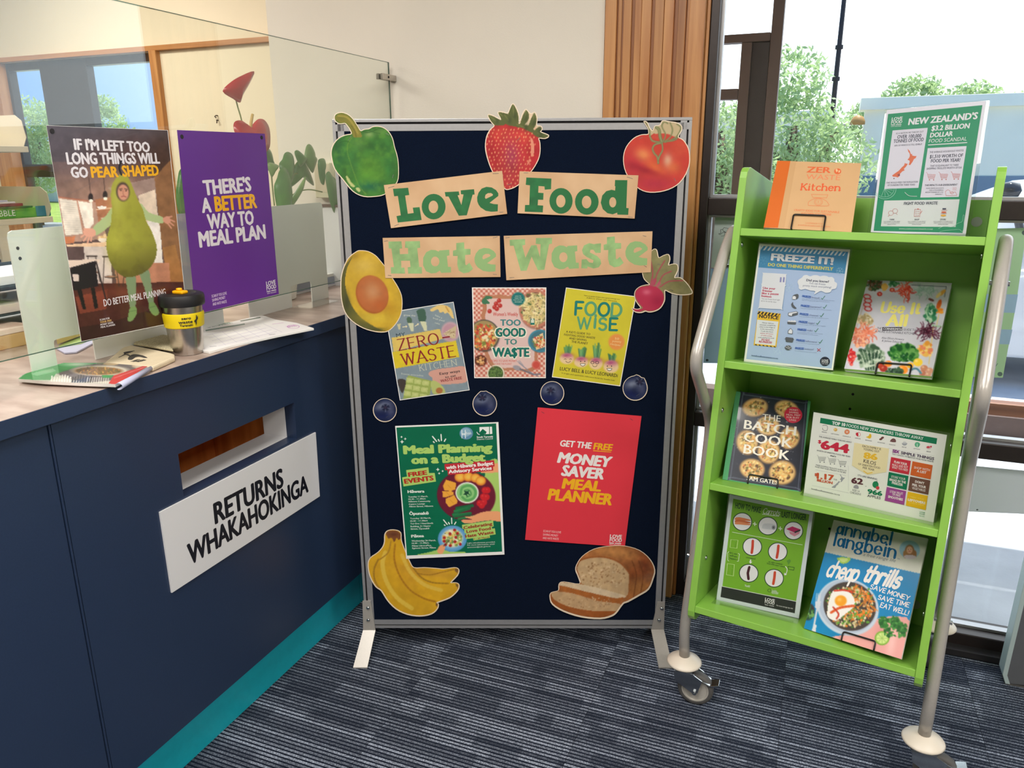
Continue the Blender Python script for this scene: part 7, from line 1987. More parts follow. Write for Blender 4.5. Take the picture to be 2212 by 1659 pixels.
sq = [([(1246, 682), (1518, 736), (1490, 926), (1218, 870)], (206, 46, 64), [('PLAN YOUR', 1286, 762, 1462, 800), ('MEALS AND BUY', 1258, 804, 1476, 840), ('WHAT YOU NEED', 1254, 838, 1474, 880)]),
      ([(1540, 740), (1818, 796), (1790, 990), (1510, 930)], (216, 100, 40), [('SHOP WITH', 1560, 840, 1778, 880), ('A LIST', 1600, 890, 1728, 914)]),
      ([(1214, 888), (1486, 944), (1458, 1136), (1190, 1076)], (0, 120, 84), [('STORE YOUR', 1246, 966, 1440, 1004), ('BREAD IN THE', 1222, 1006, 1446, 1050), ('FREEZER', 1256, 1050, 1404, 1084)]),
      ([(1508, 950), (1786, 1006), (1756, 1202), (1480, 1142)], (110, 74, 62), [("DON'T", 1576, 1034, 1698, 1062), ('PEEL YOUR', 1536, 1078, 1722, 1116), ('VEGETABLES', 1532, 1122, 1716, 1160)]),
      ([(1186, 1094), (1454, 1152), (1426, 1344), (1156, 1282)], (160, 70, 150), [('STEW FRUIT', 1226, 1172, 1408, 1206), ('OR MAKE', 1262, 1208, 1372, 1234), ('SMOOTHIES', 1204, 1242, 1404, 1286)]),
      ([(1476, 1158), (1752, 1216), (1722, 1414), (1448, 1350)], (234, 182, 20), [('MAKE YOUR', 1512, 1240, 1696, 1278), ('LEFTOVERS', 1478, 1284, 1714, 1334), ('A NEW MEAL', 1490, 1318, 1706, 1362)])]
for qd, co, tx in sq:
    A.poly(qd, co)
    for j, (t_, xa_, ya_, xb_, yb_) in enumerate(tx):
        fa = t_ in ('MAKE YOUR', 'A NEW MEAL')
        A.text(t_, (xa_, ya_), (xb_, yb_), 32 if not fa else 22, (236, 226, 226) if not fa else (240, 204, 90), bold=.045 if t_ in ('PLAN YOUR', 'A LIST', 'BREAD IN THE', 'FREEZER', "DON'T", 'PEEL YOUR', 'SMOOTHIES', 'LEFTOVERS') else .01)
for i, t_ in enumerate(('LOVE', 'FOOD', 'hate waste')): A.text(t_, (1640 - i * 3, 1448 + i * 24), (1712 - i * 3, 1462 + i * 24), 20 - i * 3, (110, 176, 140), bold=.02)
A.build('lettering', o, INKM)

# -- Carrots
F7 = pose(.0496, .0475, .085, .1108, .0138, -.0011)
holder('clear acrylic holder around the lime green poster', F7, .210, .290)
o, A = poster('carrots_poster', 'lime green How To Make Carrots Last Longer poster on the bottom shelf', F7, [(430, 60), (1045, 188), (938, 972), (332, 835)], VI, mat('grey_white_paper', (214, 220, 228), rough=.5))
CG = (122, 176, 48); DKG = (26, 62, 46)
A.poly([(456, 92), (1016, 208), (918, 845), (376, 735)], CG); A.poly([(372, 738), (918, 850), (908, 935), (362, 815)], (44, 46, 46)); A.line([(374, 736), (920, 848)], 3, (230, 234, 220))
A.text('HOW TO MAKE', (470, 162), (656, 198), 44, DKG, bold=.026); stroke_text(A, 'Carrots', (670, 200), (796, 218), 40, (232, 238, 226), wt=.13, slant=.25, gap=.1); A.line([(668, 206), (792, 222)], 4, (232, 238, 226)); A.text('LAST LONGER', (812, 228), (992, 252), 44, DKG, bold=.026)
WC = (236, 232, 238)
for (x, y) in ((523, 262), (710, 293), (898, 328), (596, 445), (783, 482), (570, 640), (756, 677)):
    A.ell(x, y, 72, 68, DKG, 36, rot=10); A.ell(x, y, 66, 62, WC, 36, rot=10)
for x, y in ((614, 278), (802, 311)): A.line([(x - 14, y - 2), (x + 14, y + 3)], 7, (226, 236, 214)); A.line([(x, y - 14), (x, y + 14)], 7, (226, 236, 214))
for k, (dy, co) in enumerate(((-18, (226, 130, 84)), (0, (214, 110, 70)), (14, (232, 144, 100)))): A.poly(smooth_pts([(470, 252 + dy), (500, 246 + dy), (578, 264 + dy), (576, 274 + dy), (500, 268 + dy), (470, 266 + dy)], 2), co)
A.poly(smooth_pts([(668, 300), (680, 276), (740, 276), (770, 290), (766, 318), (740, 320), (672, 312)], 2), (214, 214, 222)); A.ell(752, 304, 13, 15, (150, 150, 160)); A.ell(752, 304, 5, 6, (90, 90, 96))
A.poly([(845, 315), (890, 296), (950, 318), (905, 342)], (206, 50, 110)); A.poly([(866, 332), (905, 344), (948, 326), (940, 352), (906, 370), (874, 352)], (226, 150, 170)); A.poly([(905, 334), (950, 318), (950, 328), (908, 346)], (50, 60, 70))
A.line([(448, 338), (965, 432)], 3, (226, 236, 214))
for (x0__, y0__, x1__, y1__, co) in ((600, 402, 592, 490, (206, 70, 50)), (788, 438, 776, 525, (206, 70, 50)), (762, 634, 750, 718, (210, 76, 50)), (574, 596, 568, 682, (76, 34, 44))): A.line([(x0__, y0__), ((x0__ + x1__) / 2 - (8 if co[0] < 100 else -2), (y0__ + y1__) / 2), (x1__, y1__)], 19, co)
for (x, y, t_, col_) in ((463, 424, 'DAY 1', DKG), (437, 614, 'DAY 29', DKG)):
    h_ = 44 if t_ == 'DAY 1' else 62
    A.poly([(x - 26, y - h_ * .75), (x + 30, y - h_ * .62), (x + 22, y + h_ * .78), (x - 33, y + h_ * .62)], (196, 222, 150)); A.poly([(x - 22, y - h_ * .70), (x + 26, y - h_ * .58), (x + 18, y + h_ * .72), (x - 29, y + h_ * .58)], CG)
    A.text(t_, (x + 8, y + h_ * .62), (x + 16, y - h_ * .55), 30, col_, bold=.01)
for i, t_ in enumerate(("let's see", 'what', 'happens')): A.text(t_, (428, 494 + i * 20), (484, 506 + i * 20), 14, DKG)
A.line([(424, 482), (414, 490), (416, 545), (424, 550)], 3, (226, 236, 214)); A.line([(492, 494), (502, 500), (494, 552), (484, 552)], 3, (226, 236, 214))
A.text('unwrapped', (550, 528), (618, 540), 12, DKG); A.text('air tight container', (715, 560), (820, 580), 12, DKG); A.text('lined with paper towel', (704, 572), (832, 598), 12, DKG)
A.line([(584, 540), (582, 556)], 9, WC); A.poly([(572, 554), (596, 556), (582, 570)], WC); A.line(smooth_open([(840, 590), (852, 610), (846, 640), (832, 648)]), 5, WC); A.poly([(830, 636), (850, 650), (834, 656)], WC)
A.poly([(848, 548), (870, 536), (880, 550), (862, 578)], (96, 150, 60)); A.line([(860, 590), (905, 598), (900, 618), (862, 610), (860, 590)], 3, DKG)
A.text('Yuck!', (540, 738), (578, 744), 16, WC, bold=.02); A.text('Looks', (740, 772), (776, 778), 14, WC); A.text('GOOD!', (738, 788), (786, 796), 16, WC, bold=.02); A.ell(722, 766, 14, 12, DKG, 16, hole=.8)
A.text('LOVE', (690, 838), (760, 852), 20, WC, bold=.03); A.text('FOOD', (688, 858), (758, 872), 20, WC, bold=.03); A.text('hate waste', (688, 874), (754, 886), 11, WC); A.text('For more storage tips visit', (774, 880), (894, 904), 10, WC)
A.build('lettering', o, INKM)

# -- magazine
F8 = pose(.2819, .0472, .055, -.28, .46, .08)
q8 = [(1195, 248), (1887, 385), (1690, 1272), (975, 1045)]
tb, A = book('magazine', 'annabel langbein cheap thrills magazine with a blue cover', F8, q8, VI, .007, mat('magazine_cover', (206, 206, 196), rough=.35), PAPER, group=None, hard=.0006, cat='magazine')
c = Cv(965, 240, 1895, 1290, 4.8, (206, 206, 194))
c.poly([(1125, 485), (1835, 645), (1752, 995), (1690, 1275), (970, 1050)], (22, 132, 190)); c.noise(.06, 150, 81)
c.poly(smooth_pts([(1500, 985), (1560, 965), (1640, 960), (1755, 995), (1690, 1275), (1440, 1200), (1200, 1120), (1230, 1100), (1400, 1080), (1480, 1030)], 3), (232, 166, 160)); c.glow(1620, 1150, 30, 110, (244, 196, 190), .8, 10); c.glow(1540, 1080, 40, 60, (206, 130, 130), .5)
c.ell(1298, 890, 232, 205, (196, 208, 222), 25, 1, .02); c.ell(1298, 884, 216, 190, (176, 190, 210), 25, 1, .02); c.ell(1312, 884, 196, 176, (70, 62, 58), 25, 1, .02)
c.scatter(1312, 884, 172, 155, 420, 5, 13, [(214, 196, 150), (120, 150, 60), (70, 120, 50), (232, 216, 180), (176, 140, 90), (226, 130, 50)], 82); c.strands(1380, 850, 110, 110, 46, 70, 6, [(236, 120, 40), (240, 140, 50)], 83)
for k in range(40):
    r_ = random.Random(k); c.ell(1312 + r_.uniform(-150, 150), 884 + r_.uniform(-130, 130), 8, 8, (96, 160, 60))
c.poly(smooth_pts([(1190, 770), (1250, 760), (1320, 790), (1350, 850), (1330, 900), (1280, 940), (1210, 990), (1150, 960), (1150, 900), (1160, 840)], 3), (240, 236, 230)); c.ell(1246, 843, 44, 40, (240, 160, 40)); c.glow(1236, 834, 16, 14, (250, 200, 110), .8)
c.line(smooth_open([(1200, 770), (1270, 765), (1330, 780)]), 12, (206, 60, 40)); c.line(smooth_open([(1175, 930), (1240, 895), (1340, 880)]), 18, (216, 90, 40), .9); c.line(smooth_open([(1190, 890), (1230, 940), (1215, 975)]), 12, (196, 60, 40), .85)
c.line([(1092, 810), (1070, 915), (1042, 1065)], 13, (206, 210, 220)); c.poly([(1050, 1015), (1068, 1020), (1062, 1078), (1030, 1070)], (214, 216, 226)); c.poly([(1060, 850), (1102, 845), (1090, 900), (1070, 905), (1056, 890)], (206, 210, 220))
for dx in (-16, -4, 8): c.line([(1078 + dx, 858), (1086 + dx, 790)], 5, (214, 216, 226))
c.ell(1010, 925, 44, 62, (60, 50, 54), 10); c.scatter(1012, 930, 30, 44, 24, 8, 16, [(60, 110, 60), (110, 160, 90), (40, 80, 50)], 84)
c.poly(smooth_pts([(1222, 525), (1315, 528), (1300, 560), (1262, 572), (1232, 555)], 3), (170, 206, 90)); c.poly(smooth_pts([(1238, 532), (1300, 534), (1285, 555), (1255, 558)], 3), (206, 226, 140))
c.ell(1550, 1118, 54, 52, (112, 170, 50), 0, 1, .04); c.ell(1550, 1118, 44, 42, (206, 226, 140)); [c.line([(1550, 1118), (1550 + 40 * math.cos(k * .785), 1118 + 40 * math.sin(k * .785))], 4, (150, 190, 90)) for k in range(8)]
for (x, y, r_) in ((1555, 985, 30), (1600, 1010, 34), (1640, 990, 36), (1610, 1080, 44), (1690, 1040, 40), (1700, 1075, 42), (1650, 1030, 30), (1560, 1020, 24)): c.scatter(x, y, r_, r_ * .8, 18, 9, 17, [(50, 120, 50), (80, 150, 70), (36, 96, 44)], int(x))
c.ell(1752, 468, 76, 68, (150, 186, 206), 10, 1, .03); c.ell(1752, 475, 34, 44, (150, 104, 70)); c.ell(1722, 500, 18, 30, (170, 124, 84)); c.ell(1786, 500, 18, 30, (160, 112, 76)); c.ell(1752, 470, 22, 28, (222, 170, 140)); c.glow(1752, 480, 8, 3, (180, 70, 70), .9); c.poly(smooth_pts([(1708, 515), (1740, 505), (1770, 506), (1802, 520), (1780, 534), (1730, 534)], 2), (206, 190, 200)); c.ell(1743, 464, 2.5, 2.5, (60, 40, 40)); c.ell(1762, 465, 2.5, 2.5, (60, 40, 40))
A.quadpic(q8, c, 4.8); A.build('printed_picture', tb, INKG)
BL_ = (20, 96, 146)
stroke_text(A, 'annabel', (1208, 345), (1620, 432), 88, BL_, wt=.19, thin=.4, serif=.2, gap=.22); stroke_text(A, 'langbein', (1184, 432), (1650, 530), 92, BL_, wt=.19, thin=.4, serif=.2, gap=.22)
A.text('a free range life', (1408, 512), (1646, 560), 24, (110, 120, 126), shear=.3); A.text('TM', (1660, 538), (1678, 542), 10, BL_)
stroke_text(A, 'cheap', (1130, 655), (1362, 700), 116, (236, 232, 228), wt=.2, slant=.28, gap=.12); stroke_text(A, 'thrills', (1400, 690), (1672, 752), 120, (236, 232, 228), wt=.22, slant=.28, gap=.16)
stroke_text(A, 'SAVE MONEY', (1458, 752), (1748, 842), 34, (236, 232, 228), wt=.17, slant=.1, gap=.22); stroke_text(A, 'SAVE TIME', (1516, 830), (1748, 892), 34, (236, 232, 228), wt=.17, slant=.1, gap=.22); stroke_text(A, 'EAT WELL!', (1532, 888), (1742, 952), 36, (236, 232, 228), wt=.17, slant=.1, gap=.22)
A.build('lettering', tb, INKG)
q = F8.p(1450 + 1248 / 3.403, 1050 + 1158 / 3.403); q2 = F8.p(1450 + 1486 / 3.403, 1050 + 1235 / 3.403); q3 = F8.p(1450 + 1255 / 3.403, 1050 + 1060 / 3.403)
bookstand('black wire easel holding the blue magazine', F8, q[0], q2[0] - q[0], q3[1], .001)
# ---------------------------------------------------------------- posters fixed to the glass
VK = (0, 250, 3.0156); VL = (350, 100, 2.7655); VM = (0, 600, 2.3705); VN = (0, 640, 5.2667)
o, A = sheet('pear_poster', 'dark kitchen poster of a person in a pear costume on the glass', 'poster', GF, VK, [(300, 62), (1092, 94), (1222, 1330), (528, 1472)], .0004, PAPER, group='posters on the glass screen')
c = Cv(290, 50, 1235, 1485, 4.6, (84, 66, 66))
c.poly([(290, 50), (1240, 50), (1240, 300), (290, 300)], (66, 56, 62)); c.glow(700, 500, 420, 130, (150, 116, 100), .9); c.poly([(330, 520), (620, 560), (700, 800), (420, 830)], (176, 140, 120), .8)
c.glow(900, 250, 300, 120, (70, 48, 40), .6); c.glow(1060, 300, 80, 200, (60, 40, 30), .7)
c.poly([(700, 470), (1020, 400), (1020, 560), (760, 520)], (150, 128, 120), .7)
for k in range(4): c.line([(400 + k * 10, 250 + k * 90), (900, 110 + k * 60)], 4, (96, 84, 88), .4)
# window blinds, shelf, worktops
c.poly([(385, 540), (500, 555), (540, 770), (425, 780)], (206, 196, 182)); c.poly([(505, 555), (600, 570), (610, 700), (560, 765)], (214, 204, 190)); c.line([(372, 528), (620, 560)], 7, (150, 90, 70)); c.line([(502, 552), (545, 780)], 8, (170, 120, 100))
for k in range(14): c.line([(392 + k * 2, 560 + k * 15), (500 + k * 3, 572 + k * 14)], 2, (170, 158, 146), .7)
c.poly([(620, 545), (730, 530), (735, 690), (640, 690)], (158, 104, 76)); c.line([(628, 612), (735, 600)], 5, (226, 196, 166)); c.poly(smooth_pts([(632, 590), (692, 590), (680, 608), (645, 608)], 2), (224, 218, 208)); c.line([(660, 668), (735, 660)], 8, (196, 170, 150))
c.poly([(900, 520), (1010, 480), (1060, 960), (960, 960)], (206, 186, 166)); c.poly([(960, 690), (1040, 680), (1060, 960), (970, 965)], (216, 208, 200)); c.poly([(1005, 400), (1110, 290), (1180, 400), (1212, 1115), (1095, 1112), (1060, 900)], (124, 86, 58)); c.poly([(1060, 860), (1140, 840), (1212, 1115), (1100, 1112)], (146, 100, 58))
c.poly([(430, 840), (700, 820), (705, 850), (440, 855)], (216, 180, 146)); c.poly([(545, 855), (720, 850), (730, 1090), (560, 1090)], (196, 182, 172)); c.scatter(665, 795, 28, 18, 18, 8, 14, [(220, 190, 150), (196, 160, 110)], 1); c.poly(smooth_pts([(640, 800), (694, 800), (685, 822), (650, 822)], 2), (214, 200, 184))
c.poly([(420, 790), (490, 785), (480, 830), (425, 835)], (180, 110, 76))
c.poly([(740, 960), (1100, 960), (1110, 1080), (760, 1100)], (170, 116, 90)); c.poly([(440, 1100), (1215, 1080), (1222, 1330), (528, 1472), (470, 1250)], (64, 34, 30)); c.glow(800, 1150, 260, 50, (104, 52, 40), .8); c.poly([(490, 1180), (700, 1130), (690, 1260), (520, 1290)], (116, 56, 42), .8); c.noise(.16, 50, 7)
c.poly([(700, 1350), (1222, 1190), (1222, 1335), (528, 1472), (500, 1380)], (40, 26, 24), .7)
# pendant lamps, stools, chair, table
for (x, y) in ((590, 535), (684, 520)): c.line([(x - 12, y - 130), (x, y - 20)], 3, (40, 32, 34)); c.ell(x, y - 4, 16, 26, (42, 34, 36)); c.ell(x + 2, y + 20, 13, 11, (236, 226, 206))
for (x0__, x1__, yt, yb) in ((565, 650, 915, 1080), (670, 775, 918, 1110), (800, 890, 1030, 1110)):
    c.line([(x0__, yt), (x1__ - 20, yt)], 9, (50, 40, 38)); c.line([(x0__ + 8, yt), (x0__, yb)], 5, (50, 40, 38)); c.line([(x1__ - 28, yt), (x1__, yb)], 5, (50, 40, 38)); c.ell((x0__ + x1__) / 2, yb - 60, (x1__ - x0__) / 2.4, 8, (50, 40, 38)); c.ell((x0__ + x1__) / 2, yb - 62, (x1__ - x0__) / 2.8, 5, (150, 112, 92))
c.poly([(440, 940), (655, 935), (640, 960), (455, 1000)], (206, 186, 170)); c.poly([(455, 990), (620, 945), (640, 1110), (480, 1140)], (32, 28, 32)); c.poly([(470, 1030), (510, 1030), (515, 1080), (480, 1080)], (196, 180, 170)); c.poly([(500, 1130), (530, 1125), (560, 1260), (540, 1265)], (30, 24, 26)); c.poly([(590, 1120), (615, 1115), (640, 1250), (615, 1260)], (30, 24, 26)); c.line([(625, 950), (690, 1200)], 9, (34, 28, 30))
# legs, feet
lg = (110, 130, 96)
c.poly(smooth_pts([(820, 1040), (880, 1040), (885, 1150), (880, 1250), (848, 1255), (832, 1150)], 3), lg); c.poly(smooth_pts([(905, 1010), (965, 1000), (985, 1100), (1000, 1210), (970, 1225), (940, 1120)], 3), lg)
c.poly(smooth_pts([(848, 1250), (885, 1245), (890, 1290), (860, 1335), (832, 1335), (835, 1300)], 3), (106, 136, 80)); c.poly(smooth_pts([(968, 1225), (1000, 1215), (1030, 1260), (1034, 1290), (1005, 1302), (975, 1270)], 3), (106, 136, 80)); c.line([(845, 1275), (885, 1268)], 4, (80, 108, 66)); c.line([(975, 1250), (1010, 1240)], 4, (80, 108, 66))
# arms and hands
for arm in ([(730, 600), (690, 650), (600, 735), (625, 780), (700, 730), (745, 680)], [(915, 570), (970, 630), (1060, 660), (1060, 700), (990, 690), (920, 660)]): c.poly(smooth_pts(arm, 3), (156, 172, 122))
c.poly(smooth_pts([(545, 740), (600, 732), (625, 760), (615, 785), (575, 790), (545, 770)], 2), (206, 150, 128))
for a_ in ([(560, 765), (528, 790)], [(570, 780), (545, 815)], [(582, 785), (570, 828)], [(596, 785), (592, 815)], [(570, 742), (548, 736)]): c.line(a_, 11, (206, 150, 128))
c.poly(smooth_pts([(1058, 668), (1095, 655), (1110, 675), (1105, 700), (1075, 702)], 2), (190, 134, 112))
for a_ in ([(1095, 662), (1118, 656)], [(1105, 676), (1136, 690)], [(1100, 690), (1130, 715)], [(1090, 698), (1115, 732)]): c.line(a_, 9, (190, 134, 112))
# pear body
pear = smooth_pts([(765, 395), (790, 380), (820, 385), (845, 420), (870, 480), (900, 550), (930, 610), (950, 680), (990, 760), (1020, 850), (1015, 920), (985, 980), (930, 1025), (860, 1050), (800, 1045), (745, 1000), (708, 930), (692, 850), (700, 780), (722, 700), (728, 600), (722, 520), (730, 450)], 4)
c.poly(pear, (142, 142, 52)); c.glow(760, 850, 60, 130, (168, 168, 64), .6); c.glow(760, 550, 40, 110, (164, 164, 76), .7)
P_ = np.array(pear); mk = Cv._in(P_, c.X, c.Y)[..., None]; sh_ = (np.clip((c.Y - 820) / 230, 0, 1) * .75 + np.clip((c.X - 860) / 260, 0, 1) * .35)[..., None] * mk
nz_ = (np.clip(vnoise(c.X, c.Y, 60, 5) * 1.4, 0, 1) * .3)[..., None] * mk
c.A = c.A * (1 - sh_ - nz_ * .5) + np.array([70, 66, 30]) * (sh_ + nz_ * .5)
c.line(smooth_open([(790, 380), (776, 340), (790, 295)]), 11, (44, 44, 50))
c.ell(800, 495, 44, 62, (60, 46, 44), -4); c.ell(802, 500, 36, 52, (190, 136, 112), -4); c.glow(795, 478, 26, 18, (170, 110, 90), .5)
c.line([(778, 478), (794, 476)], 5, (60, 44, 40)); c.line([(812, 476), (828, 480)], 5, (60, 44, 40)); c.ell(786, 488, 6, 3, (40, 30, 30)); c.ell(820, 489, 6, 3, (40, 30, 30)); c.line([(803, 490), (800, 512), (808, 514)], 4, (150, 96, 80)); c.line([(790, 528), (804, 523), (820, 529)], 5, (130, 60, 60))
c.A = c.A * 1.12 + 6
q_ = [(302, 64), (1090, 96), (1220, 1328), (530, 1469)]
A.quadpic(q_, c, 4.6); A.build('printed_picture', o, INKG)
YE = (238, 176, 40); WT2 = (226, 220, 224)
A.text("IF I'M LEFT TOO", (488, 220), (976, 236), 66, WT2, bold=.052); A.text('LONG THINGS WILL', (441, 315), (1040, 310), 70, WT2, bold=.052); A.text('GO', (468, 402), (574, 402), 68, WT2, bold=.052); A.text('PEAR', (600, 402), (770, 398), 68, YE, bold=.052); A.text('SHAPED', (802, 396), (1034, 388), 68, YE, bold=.052)
A.line(smooth_open([(790, 385), (776, 340), (790, 295)]), 11, (44, 44, 50))
A.text('DO BETTER MEAL PLANNING', (678, 1242), (1080, 1166), 44, WT2, bold=.02)
for i, t_ in enumerate(('SCAN FOR', 'YOUR FREE', 'MONEY SAVER', 'MEAL PLANNER')): A.text(t_, (650 + i * 2, 1336 + i * 16), (714 + i * 12, 1324 + i * 14), 12, WT2 if i != 1 else (226, 190, 120), bold=.02)
A.build('lettering', o, INKG)
MB().lathe([(.005, 0), (.005, .0006), (0, .0006)], 14, (*(A.map([(338, 100)])[0]), .0006)).build('glue_dot', DARKGAP, parent=o)

PURP = mat('purple_paper', (98, 46, 140), rough=.35, var=.04, scale=6)
o, A = sheet('purple_meal_plan_poster', "purple There's A Better Way To Meal Plan poster on the glass", 'poster', GF, VL, [(88, 500), (613, 522), (697, 1480), (200, 1602)], .0004, PURP, group='posters on the glass screen')
A.text("THERE'S", (255, 889), (532, 862), 84, WT2, bold=.052); A.text('A', (243, 993), (294, 989), 84, WT2, bold=.052); A.text('BETTER', (322, 985), (566, 963), 84, YE, bold=.052); A.text('WAY TO', (278, 1092), (548, 1062), 84, WT2, bold=.052); A.text('MEAL PLAN', (228, 1200), (618, 1146), 86, WT2, bold=.052)
for i, t_ in enumerate(('SCAN IF YOU LOVE', 'SAVING MONEY', 'AND HATE WASTE')): A.text(t_, (297 + i * 3, 1502 + i * 24), (386 - (8 if i == 1 else 0), 1482 + i * 25), 17, (226, 206, 232), bold=.014)
A.text('LOVE', (623, 1430), (678, 1418), 24, WT2, bold=.03); A.text('FOOD', (625, 1456), (681, 1444), 24, WT2, bold=.03); A.text('hate waste', (626, 1470), (681, 1458), 11, WT2, bold=.03); A.text('NEW ZEALAND', (628, 1481), (682, 1470), 7, WT2)
A.build('lettering', o, INKG)
for p_ in ((118, 540), (594, 545)): MB().lathe([(.005, 0), (.005, .0006), (0, .0006)], 14, (*(A.map([p_])[0]), .0003)).build('glue_dot', DARKGAP, parent=o)

# ---------------------------------------------------------------- frosted acrylic guards behind the glass
GUA = -1.545
UF = FA(GUA)
def guard(label, top, ends, legs, slots, cut):
    """top=(TLpx, TRpx); outline runs along legs that stand on the worktop"""
    f2 = UF.at(UF.p(*top[0])[0], ctz)
    b0 = UF.p(*top[0])[0]
    t = empty('acrylic_guard', f2, label, 'acrylic screen', 'frosted acrylic guards')
    bl, zl = UF.p(*top[0]); brr, zr = UF.p(*top[1])
    pts = []
    def P(b, z): pts.append((b - b0, z - ctz))
    P(bl + .012, zl); P(brr - .012, zr); P(brr - .003, zr - .004); P(brr, zr - .014)
    zc = cut
    for (x0, x1) in legs[::-1]:
        P(x1, ctz + .0005); P(x0, ctz + .0005)
        if (x0, x1) != legs[0]:
            P(x0, zc - .008); P(x0 - .002, zc - .002); P(x0 - .008, zc)
            nx = legs[legs.index((x0, x1)) - 1][1]
            P(nx + .008, zc); P(nx + .002, zc - .002); P(nx, zc - .008)
    P(bl, zl - .014); P(bl + .003, zl - .004)
    n = len(pts)
    vs = [(x, z, 0) for x, z in pts] + [(x, z, .003) for x, z in pts]
    tr = tessellate_polygon([[Vector((x, z, 0)) for x, z in pts]])
    MB().add(vs, [tuple(q) for q in tr] + [tuple(n + i for i in q) for q in tr] + [(i, (i + 1) % n, n + (i + 1) % n, n + i) for i in range(n)]).build('frosted_sheet', FROST, parent=t)
    for x0, x1 in slots:
        MB().box(x0 - b0, x1 - b0, .0004, .0034, .0032, .075).build('foot_plate', CLEAR, parent=t, bevel=.0006)
    return t
lb = lambda x, y: UF.p(x, y)[0]
zc1 = UF.p(122, 732)[1]
z2c = UF.p(640, 614)[1]
b_l = lb(12, 499)
g1 = guard('frosted acrylic guard with two dots behind the pear poster', ((12, 499), (338, 470)), None,
      [(b_l, lb(121, 780)), (lb(203, 760), lb(338, 470))], [(b_l - .0, lb(100, 800))], zc1)
for p_ in ((36, 536), (41, 558)):
    q = UF.p(*p_)
    MB().lathe([(.0035, 0), (.0035, .0005), (0, .0005)], 12, (q[0] - b_l, q[1] - ctz, .0031)).build('hole', DARKGAP, parent=g1)
b_2 = lb(372, 463)
g2 = guard('frosted acrylic guard behind the purple poster', ((372, 463), (694, 437)), None,
      [(b_2, lb(480, 672)), (lb(536, 660), lb(628, 640)), (lb(672, 632), lb(694, 437))], [(lb(628, 655), lb(690, 645))], z2c)
for p_ in ((684, 462), (686, 478)):
    q = UF.p(*p_)
    MB().lathe([(.0035, 0), (.0035, .0005), (0, .0005)], 12, (q[0] - b_2, q[1] - ctz, .0031)).build('hole', WHLAM, parent=g2)

# ---------------------------------------------------------------- things on the counter
CZ = FZ(ctz)
def on_ct(x, y, dz=0.0): return FZ(ctz + dz).p(x, y)
# keep cup
ca_, cb2 = on_ct(406, 762)
cup = empty('reusable_cup', BF.at(ca_, cb2, ctz), 'steel reusable cup with black lid and yellow band on the counter', 'cup')
MB().lathe([(0, .0), (.034, .0), (.036, .001), (.0365, .004), (.0410, .060), (.0445, .106), (.0450, .118), (.043, .118), (.042, .104), (0, .104)], 48).build('steel_body', STEEL, parent=cup, smooth=2)
MB().lathe([(.0418, .066), (.0445, .068), (.0455, .080), (.0470, .096), (.0462, .100), (.0440, .101)], 48).build('yellow_band', mat('yellow_silicone', (226, 200, 10), rough=.5), parent=cup, smooth=2)
MB().lathe([(.0445, .1165), (.0500, .117), (.0520, .121), (.0520, .137), (.0500, .143), (.0440, .146), (.034, .146), (.030, .143), (0, .143)], 48).build('black_lid', mat('black_silicone', (30, 30, 32), rough=.45), parent=cup, smooth=2)
lo = MB().box(-.017, .015, -.010, .010, .143, .151).build('yellow_stopper', mat('orange_stopper', (250, 180, 10), rough=.4), parent=cup, bevel=.003)
MB().lathe([(.007, .151), (.0065, .156), (0, .157)], 18, (-.003, 0, 0)).build('stopper_knob', mat('orange_knob', (250, 180, 10), rough=.4), parent=lo, smooth=True)
# lettering wrapped on the band
to_cam = math.atan2(*( (np.array([-(bw(ca_, cb2) @ CX), -(bw(ca_, cb2) @ MX)])) ))
def on_band(txt, u0, z, h, wid, bold=.03):
    v, f = text_mesh(txt, 0.0, 2)
    x0, x1 = v[:, 0].min(), v[:, 0].max(); V = []; F = []
    for k, (ox, oy) in enumerate([(0, 0), (bold, 0), (-bold, 0), (0, bold), (0, -bold)]):
        n = len(V)
        for x, y in v:
            u = u0 + (x + ox - x0) / (x1 - x0) * wid; zz = z + (y + oy) / .69 * h
            R = .0445 + (zz - .068) / .028 * .0022 + .0010 + k * .000004
            an = to_cam + u / .045
            V.append((R * math.cos(an), R * math.sin(an), zz))
        F += [tuple(n + i for i in t) for t in f]
    return MB().add(V, F)
m = on_band('zero', -.005, .0890, .0060, .020)
for tx, u0, z_, h_, w_ in (('waste', -.012, .0800, .0065, .030), ('Taranaki', -.010, .0725, .0055, .028)):
    m2 = on_band(tx, u0, z_, h_, w_); m.add(m2.v, m2.f)
for pl in ([(0, 0), (.003, .0035), (.005, .001), (.0045, -.005), (.003, -.009), (.0025, -.003)], [(.002, .001), (.006, .006), (.0085, .010), (.008, .004), (.005, 0)], [(.004, .004), (.005, .012), (.0065, .010), (.006, .004)]):
    V = []
    for x, y in pl:
        an = to_cam + (.021 + x * 1.3) / .045; R = .0445 + .0035
        V.append((R * math.cos(an), R * math.sin(an), .083 + y * 1.2))
    m.add(V, [tuple(range(len(V)))])
m.build('lettering', DARKGAP, parent=cup, recalc=False)

